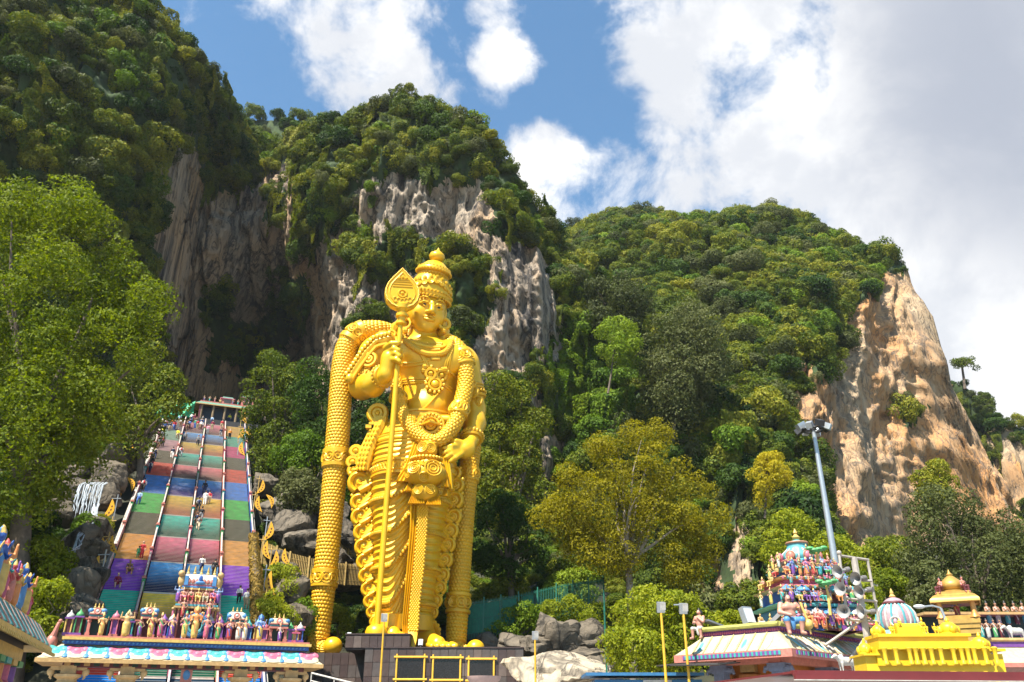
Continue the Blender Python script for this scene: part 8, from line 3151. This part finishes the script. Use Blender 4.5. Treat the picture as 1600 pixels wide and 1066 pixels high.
PEOPLE = [  # foot pixel, top, trousers, going (up/down/sit), carries a bag
    (205, 790, 'pale blue', 'blue', 'up', 0), (208, 768, 'white', 'black', 'up', 1), (220, 740, 'white', 'navy', 'up', 1), (227, 733, 'black', 'maroon', 'up', 0), (229, 718, 'black', 'navy', 'up', 1), (239, 719, 'beige', 'black', 'up', 0),
    (233, 700, 'black', 'brown', 'up', 1), (241, 698, 'brown', 'black', 'up', 0), (253, 700, 'grey', 'black', 'up', 1), (243, 684, 'yellow', 'grey', 'up', 0), (247, 674, 'blue', 'black', 'down', 0), (256, 671, 'white', 'white', 'up', 0),
    (277, 688, 'yellow', 'khaki', 'down', 0), (288, 692, 'grey', 'black', 'down', 1), (273, 718, 'black', 'white', 'up', 1), (281, 716, 'white', 'grey', 'up', 1), (291, 674, 'black', 'brown', 'up', 0), (298, 661, 'white', 'blue', 'up', 0),
    (308, 698, 'grey', 'black', 'down', 0), (319, 680, 'pink', 'grey', 'up', 0), (330, 664, 'pale blue', 'navy', 'up', 0), (301, 800, 'grey', 'black', 'up', 1), (299, 825, 'black', 'black', 'up', 1), (308, 831, 'brown', 'beige', 'up', 1), (313, 816, 'black', 'grey', 'up', 1),
    (319, 791, 'white', 'white', 'up', 0), (325, 790, 'red', 'beige', 'up', 0), (318, 774, 'black', 'navy', 'up', 0), (344, 684, 'black', 'grey', 'up', 1), (358, 687, 'orange', 'black', 'down', 0),
    (214, 875, 'green', 'green', 'up', 0), (220, 874, 'red', 'red', 'down', 0), (181, 921, 'maroon', 'white', 'sit', 0), (200, 899, 'brown', 'brown', 'sit', 0),
    (372, 947, 'white', 'black', 'up', 0), (383, 953, 'white', 'khaki', 'up', 0), (313, 898, 'white', 'navy', 'down', 0), (333, 903, 'black', 'black', 'up', 0)]
rp = random.Random(12)
tops = list(CLOTH)
for k in range(22):
    a = rp.uniform(0, 1)
    PEOPLE.append((258 + a * 95 + rp.uniform(-6, 6), rp.uniform(657, 676) + (3 if a > .5 else 0), rp.choice(tops), rp.choice(('black', 'navy', 'blue', 'grey', 'brown', 'khaki')), rp.choice(('up', 'up', 'down')), rp.random() < .3))
FL_NAME = {'o_gold': 'gold', 'o_blue': 'blue', 'o_crim': 'crimson', 'o_teal': 'teal', 'o_blue2': 'violet blue', 'o_pink': 'pink', 'pinkish': 'dull pink', 'pale': 'pale green'}
seen = {}
for k, (px, py, top, leg, go, bag) in enumerate(PEOPLE):
    t, w = stair_at(px, py)
    w = min(max(w, .5), SW - .5)
    lane = min(3, int(w // LW))
    w = min(max(w, lane * LW + .5), (lane + 1) * LW - .5)
    j = max(0, min(12, sum(1 for a in T_ST[1:-1] if a <= t)))
    n = max(6, int(round((T_ST[j + 1] - T_ST[j]) / .29)))
    dt = (T_ST[j + 1] - T_ST[j]) / n
    i = int((t - T_ST[j]) / dt)
    tt_ = T_ST[j] + (i + .5) * dt
    z = ST0.z + SLOPE * (T_ST[j] + (i + 1) * dt)
    q = ST0 + SD * tt_ + SR * w
    fl = LANES[lane][j]
    act = {'up': "climbing", 'down': "coming down", 'sit': "sitting on"}[go]
    bgt = " with a backpack" if bag else ""
    lab = "person in %s top, %s trousers%s, %s the %s steps, %s lane" % (top, leg, bgt, act, FL_NAME.get(fl, fl), ("first", "second", "third", "fourth")[lane])
    seen[lab] = seen.get(lab, 0) + 1
    if seen[lab] > 1:
        lab = lab.replace(" the ", " upper ", 1)
    h = 1.66 + rp.uniform(-.1, .1)
    if k in (30,):
        h = 1.15
    me = SIT_P if go == 'sit' else (WALK[0] if bag and k % 2 else WALK[3] if bag else WALK[1 + k % 2])
    o = link("person", me, None, (q.x, q.y, z), (0, 0, GROT + (math.pi if go == 'up' else 0) + rp.uniform(-.3, .3)), h * (1.0 / .99))
    set_slots(o, [SKINS[k % 3], CLOTH[top], HAIRM, CLOTH[rp.choice(('black', 'grey', 'navy', 'red'))], CLOTH[leg]])
    tag(o, lab, "person", "visitors on the painted stairs")
# three people under the gateway
for px, wv, tg, top, leg, go, lab in ((325, None, 1.4, 'black', 'black', 0, "person in black clothes walking under the gate right of its middle pillar"), (166, None, 1.6, 'white', 'navy', 1, "person in white top under the gate's left bay"), (250, None, 2.5, 'grey', 'navy', 1, "person in grey top under the gate's second bay")):
    w, _ = gpx(px, 1062, tg)
    q = GATE_O + SR * w + SD * tg
    o = link("person", WALK[2], None, (q.x, q.y, max(0.0, zt(TG + tg) if TG + tg > T0 else 0)), (0, 0, GROT + math.pi * go), 1.7)
    set_slots(o, [SKINS[0], CLOTH[top], HAIRM, CLOTH['grey'], CLOTH[leg]])
    tag(o, lab, "person")

# ------------------------------------------------------------------ corner of the painted building at the far left
LN, LFar = Vector((-12.9, 17.5, 0)), Vector((-20.6, 38.9, 0))
dL = (LFar - LN).normalized()
LLen = (LFar - LN).length
lb = thing("left_temple", "corner of a gold edged temple roof with striped eave and coloured columns, far left", "temple", LN, (0, 0, math.atan2(dL.y, dL.x)))
zL = 4.75
eave(lb, .0, LLen - .5, .6, 8, zL, .95, .62, CREAM, GOLDP, lip=.14)
STR = MB()
STR.box((0, 0, .5), (.16, .05, 1.0), 0)
SM_ = [STR.mesh("stripe", [c]) for c in (TEAL, SALMON, WHITE, AQUA)]
aL = math.atan2(.62, .89)
nL = int(LLen / .30)
for i in range(nL):
    link("stripe", SM_[i % 4], lb, ((i + .5) * (LLen - .5) / nL, -.05, zL + .09), (-aL, 0, 0), (1, 1, 1.06))
m = MB()
m.box((LLen / 2, 4.6, zL + .98), (LLen - .6, 7.9, .12), 0)
m.box((LLen / 2, 4.6, zL + 1.08), (LLen - .7, 7.7, .10), 1)
m.box((LLen / 2, 5.0, zL + 1.2), (LLen - .8, 7.4, .2), 2)
for i in range(70):
    m.box(((i + .5) * (LLen + .6) / 70, -.14, zL - .22), (.14, .1, .12), 1)
m.build("roof_band", [BLUE, GOLDP, col("slate_blue", (.16, .2, .3))], lb)
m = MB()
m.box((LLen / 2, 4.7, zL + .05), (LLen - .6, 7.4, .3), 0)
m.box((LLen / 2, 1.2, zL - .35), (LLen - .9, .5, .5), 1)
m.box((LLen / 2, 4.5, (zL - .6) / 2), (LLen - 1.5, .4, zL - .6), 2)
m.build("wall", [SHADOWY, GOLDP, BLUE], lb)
for k in range(9):
    x = LLen - 1.1 - k * 1.35
    cm = (PURPLE, ROSE, ORANGE, SKYB, RED, TEAL, PURPLE, GOLDP, BLUE)[k]
    m = MB()
    m.lathe([(.30, 0), (.30, 2.4), (.38, 2.5), (.46, 2.62), (.36, 2.72), (.46, 2.84), (.40, 2.95), (.52, 3.1), (.44, 3.25), (.34, 3.35), (.34, zL - .6)], (x, 1.3, 0), 0, 14)
    m.box((x, 1.2, zL - .72), (.95, .8, .22), 1)
    m.build("column", [cm, (GREEN, GOLDP, TEAL)[k % 3]], lb, 40)
LC = [(RED, ROSE), (PURPLE, PURPLE), (ORANGE, GOLDP), (TEAL, GREEN), (BLUE, SKYB), (SALMON, RED), (GOLDP, ORANGE), (PURPLE, ROSE), (RED, SALMON), (TEAL, BLUE)]
for k in range(26):
    x = LLen - .6 - k * .58
    a, b = LC[k % 10]
    h = (1.35, 1.7, 1.9, 1.6, 2.0)[k % 5] * (.85 + .5 * k / 26)
    place_fig(('woman', 'four', 'guard', 'bless', 'halo')[k % 5], lb, (x, 1.15 + .3 * (k % 2), zL + 1.25), h, -.5, (a, b, GOLDP if k % 3 else RED, b, a))
    if k % 2 == 0:
        place_fig(('bless', 'woman')[k % 4 // 2], lb, (x + .3, 1.8, zL + 1.35), h * 1.1, -.6, (b, a, ORANGE, GOLDP, a))
# dark iron railing under the gate's left bay and the ramp rail at its right
def rail(label, a, b, h, n):
    a, b = Vector(a), Vector(b)
    o_ = thing("iron_railing", label, "railing", a)
    m_ = MB()
    for k in range(n):
        p_ = (b - a) * (k / (n - 1))
        m_.tube([p_, p_ + Vector((0, 0, h))], .028, n=5)
    m_.build("balusters", DSTEEL, o_)
    MB().tube([Vector((0, 0, h)), b - a + Vector((0, 0, h))], .05, n=6).build("handrail", DSTEEL, o_)
rail("dark iron railing left of the stair foot under the gate", GATE_O + SR * (w_l + .2) + SD * 2.2, GATE_O + SR * (w_l + 2.6) + SD * 2.2, 3.4, 16)
ra, rb2 = P(487, 1052, 63), P(560, 1070, 60)
o = thing("ramp_rail", "pale steel ramp rail beside the pedestal's left wall", "railing", (ra.x, ra.y, 0))
m = MB()
m.tube([(0, 0, ra.z), (rb2.x - ra.x, rb2.y - ra.y, rb2.z)], .07, n=7)
m.tube([(0, 0, ra.z - .5), (rb2.x - ra.x, rb2.y - ra.y, rb2.z - .5)], .05, n=7)
for q in (0, .5, 1):
    p_ = Vector((0, 0, ra.z)).lerp(Vector((rb2.x - ra.x, rb2.y - ra.y, rb2.z)), q)
    m.tube([(p_.x, p_.y, 0), p_], .05, n=6)
m.build("rail_tubes", WHITE, o)
# ------------------------------------------------------------------ the damp tropical air
hz = MB().box((0, 140, 104.5), (1100, 700, 211)).build("haze", None)
hm = bpy.data.materials.new("haze_air")
hm.use_nodes = True
nt = hm.node_tree
nt.nodes.clear()
vo = nt.nodes.new("ShaderNodeVolumePrincipled")
vo.inputs["Color"].default_value = (.86, .93, 1.0, 1)
vo.inputs["Density"].default_value = 0.00007
vo.inputs["Anisotropy"].default_value = 0.2
ou = nt.nodes.new("ShaderNodeOutputMaterial")
nt.links.new(vo.outputs[0], ou.inputs["Volume"])
hz.data.materials.clear()
hz.data.materials.append(hm)
tag(hz, kind="stuff")
scene.cycles.volume_bounces = 0
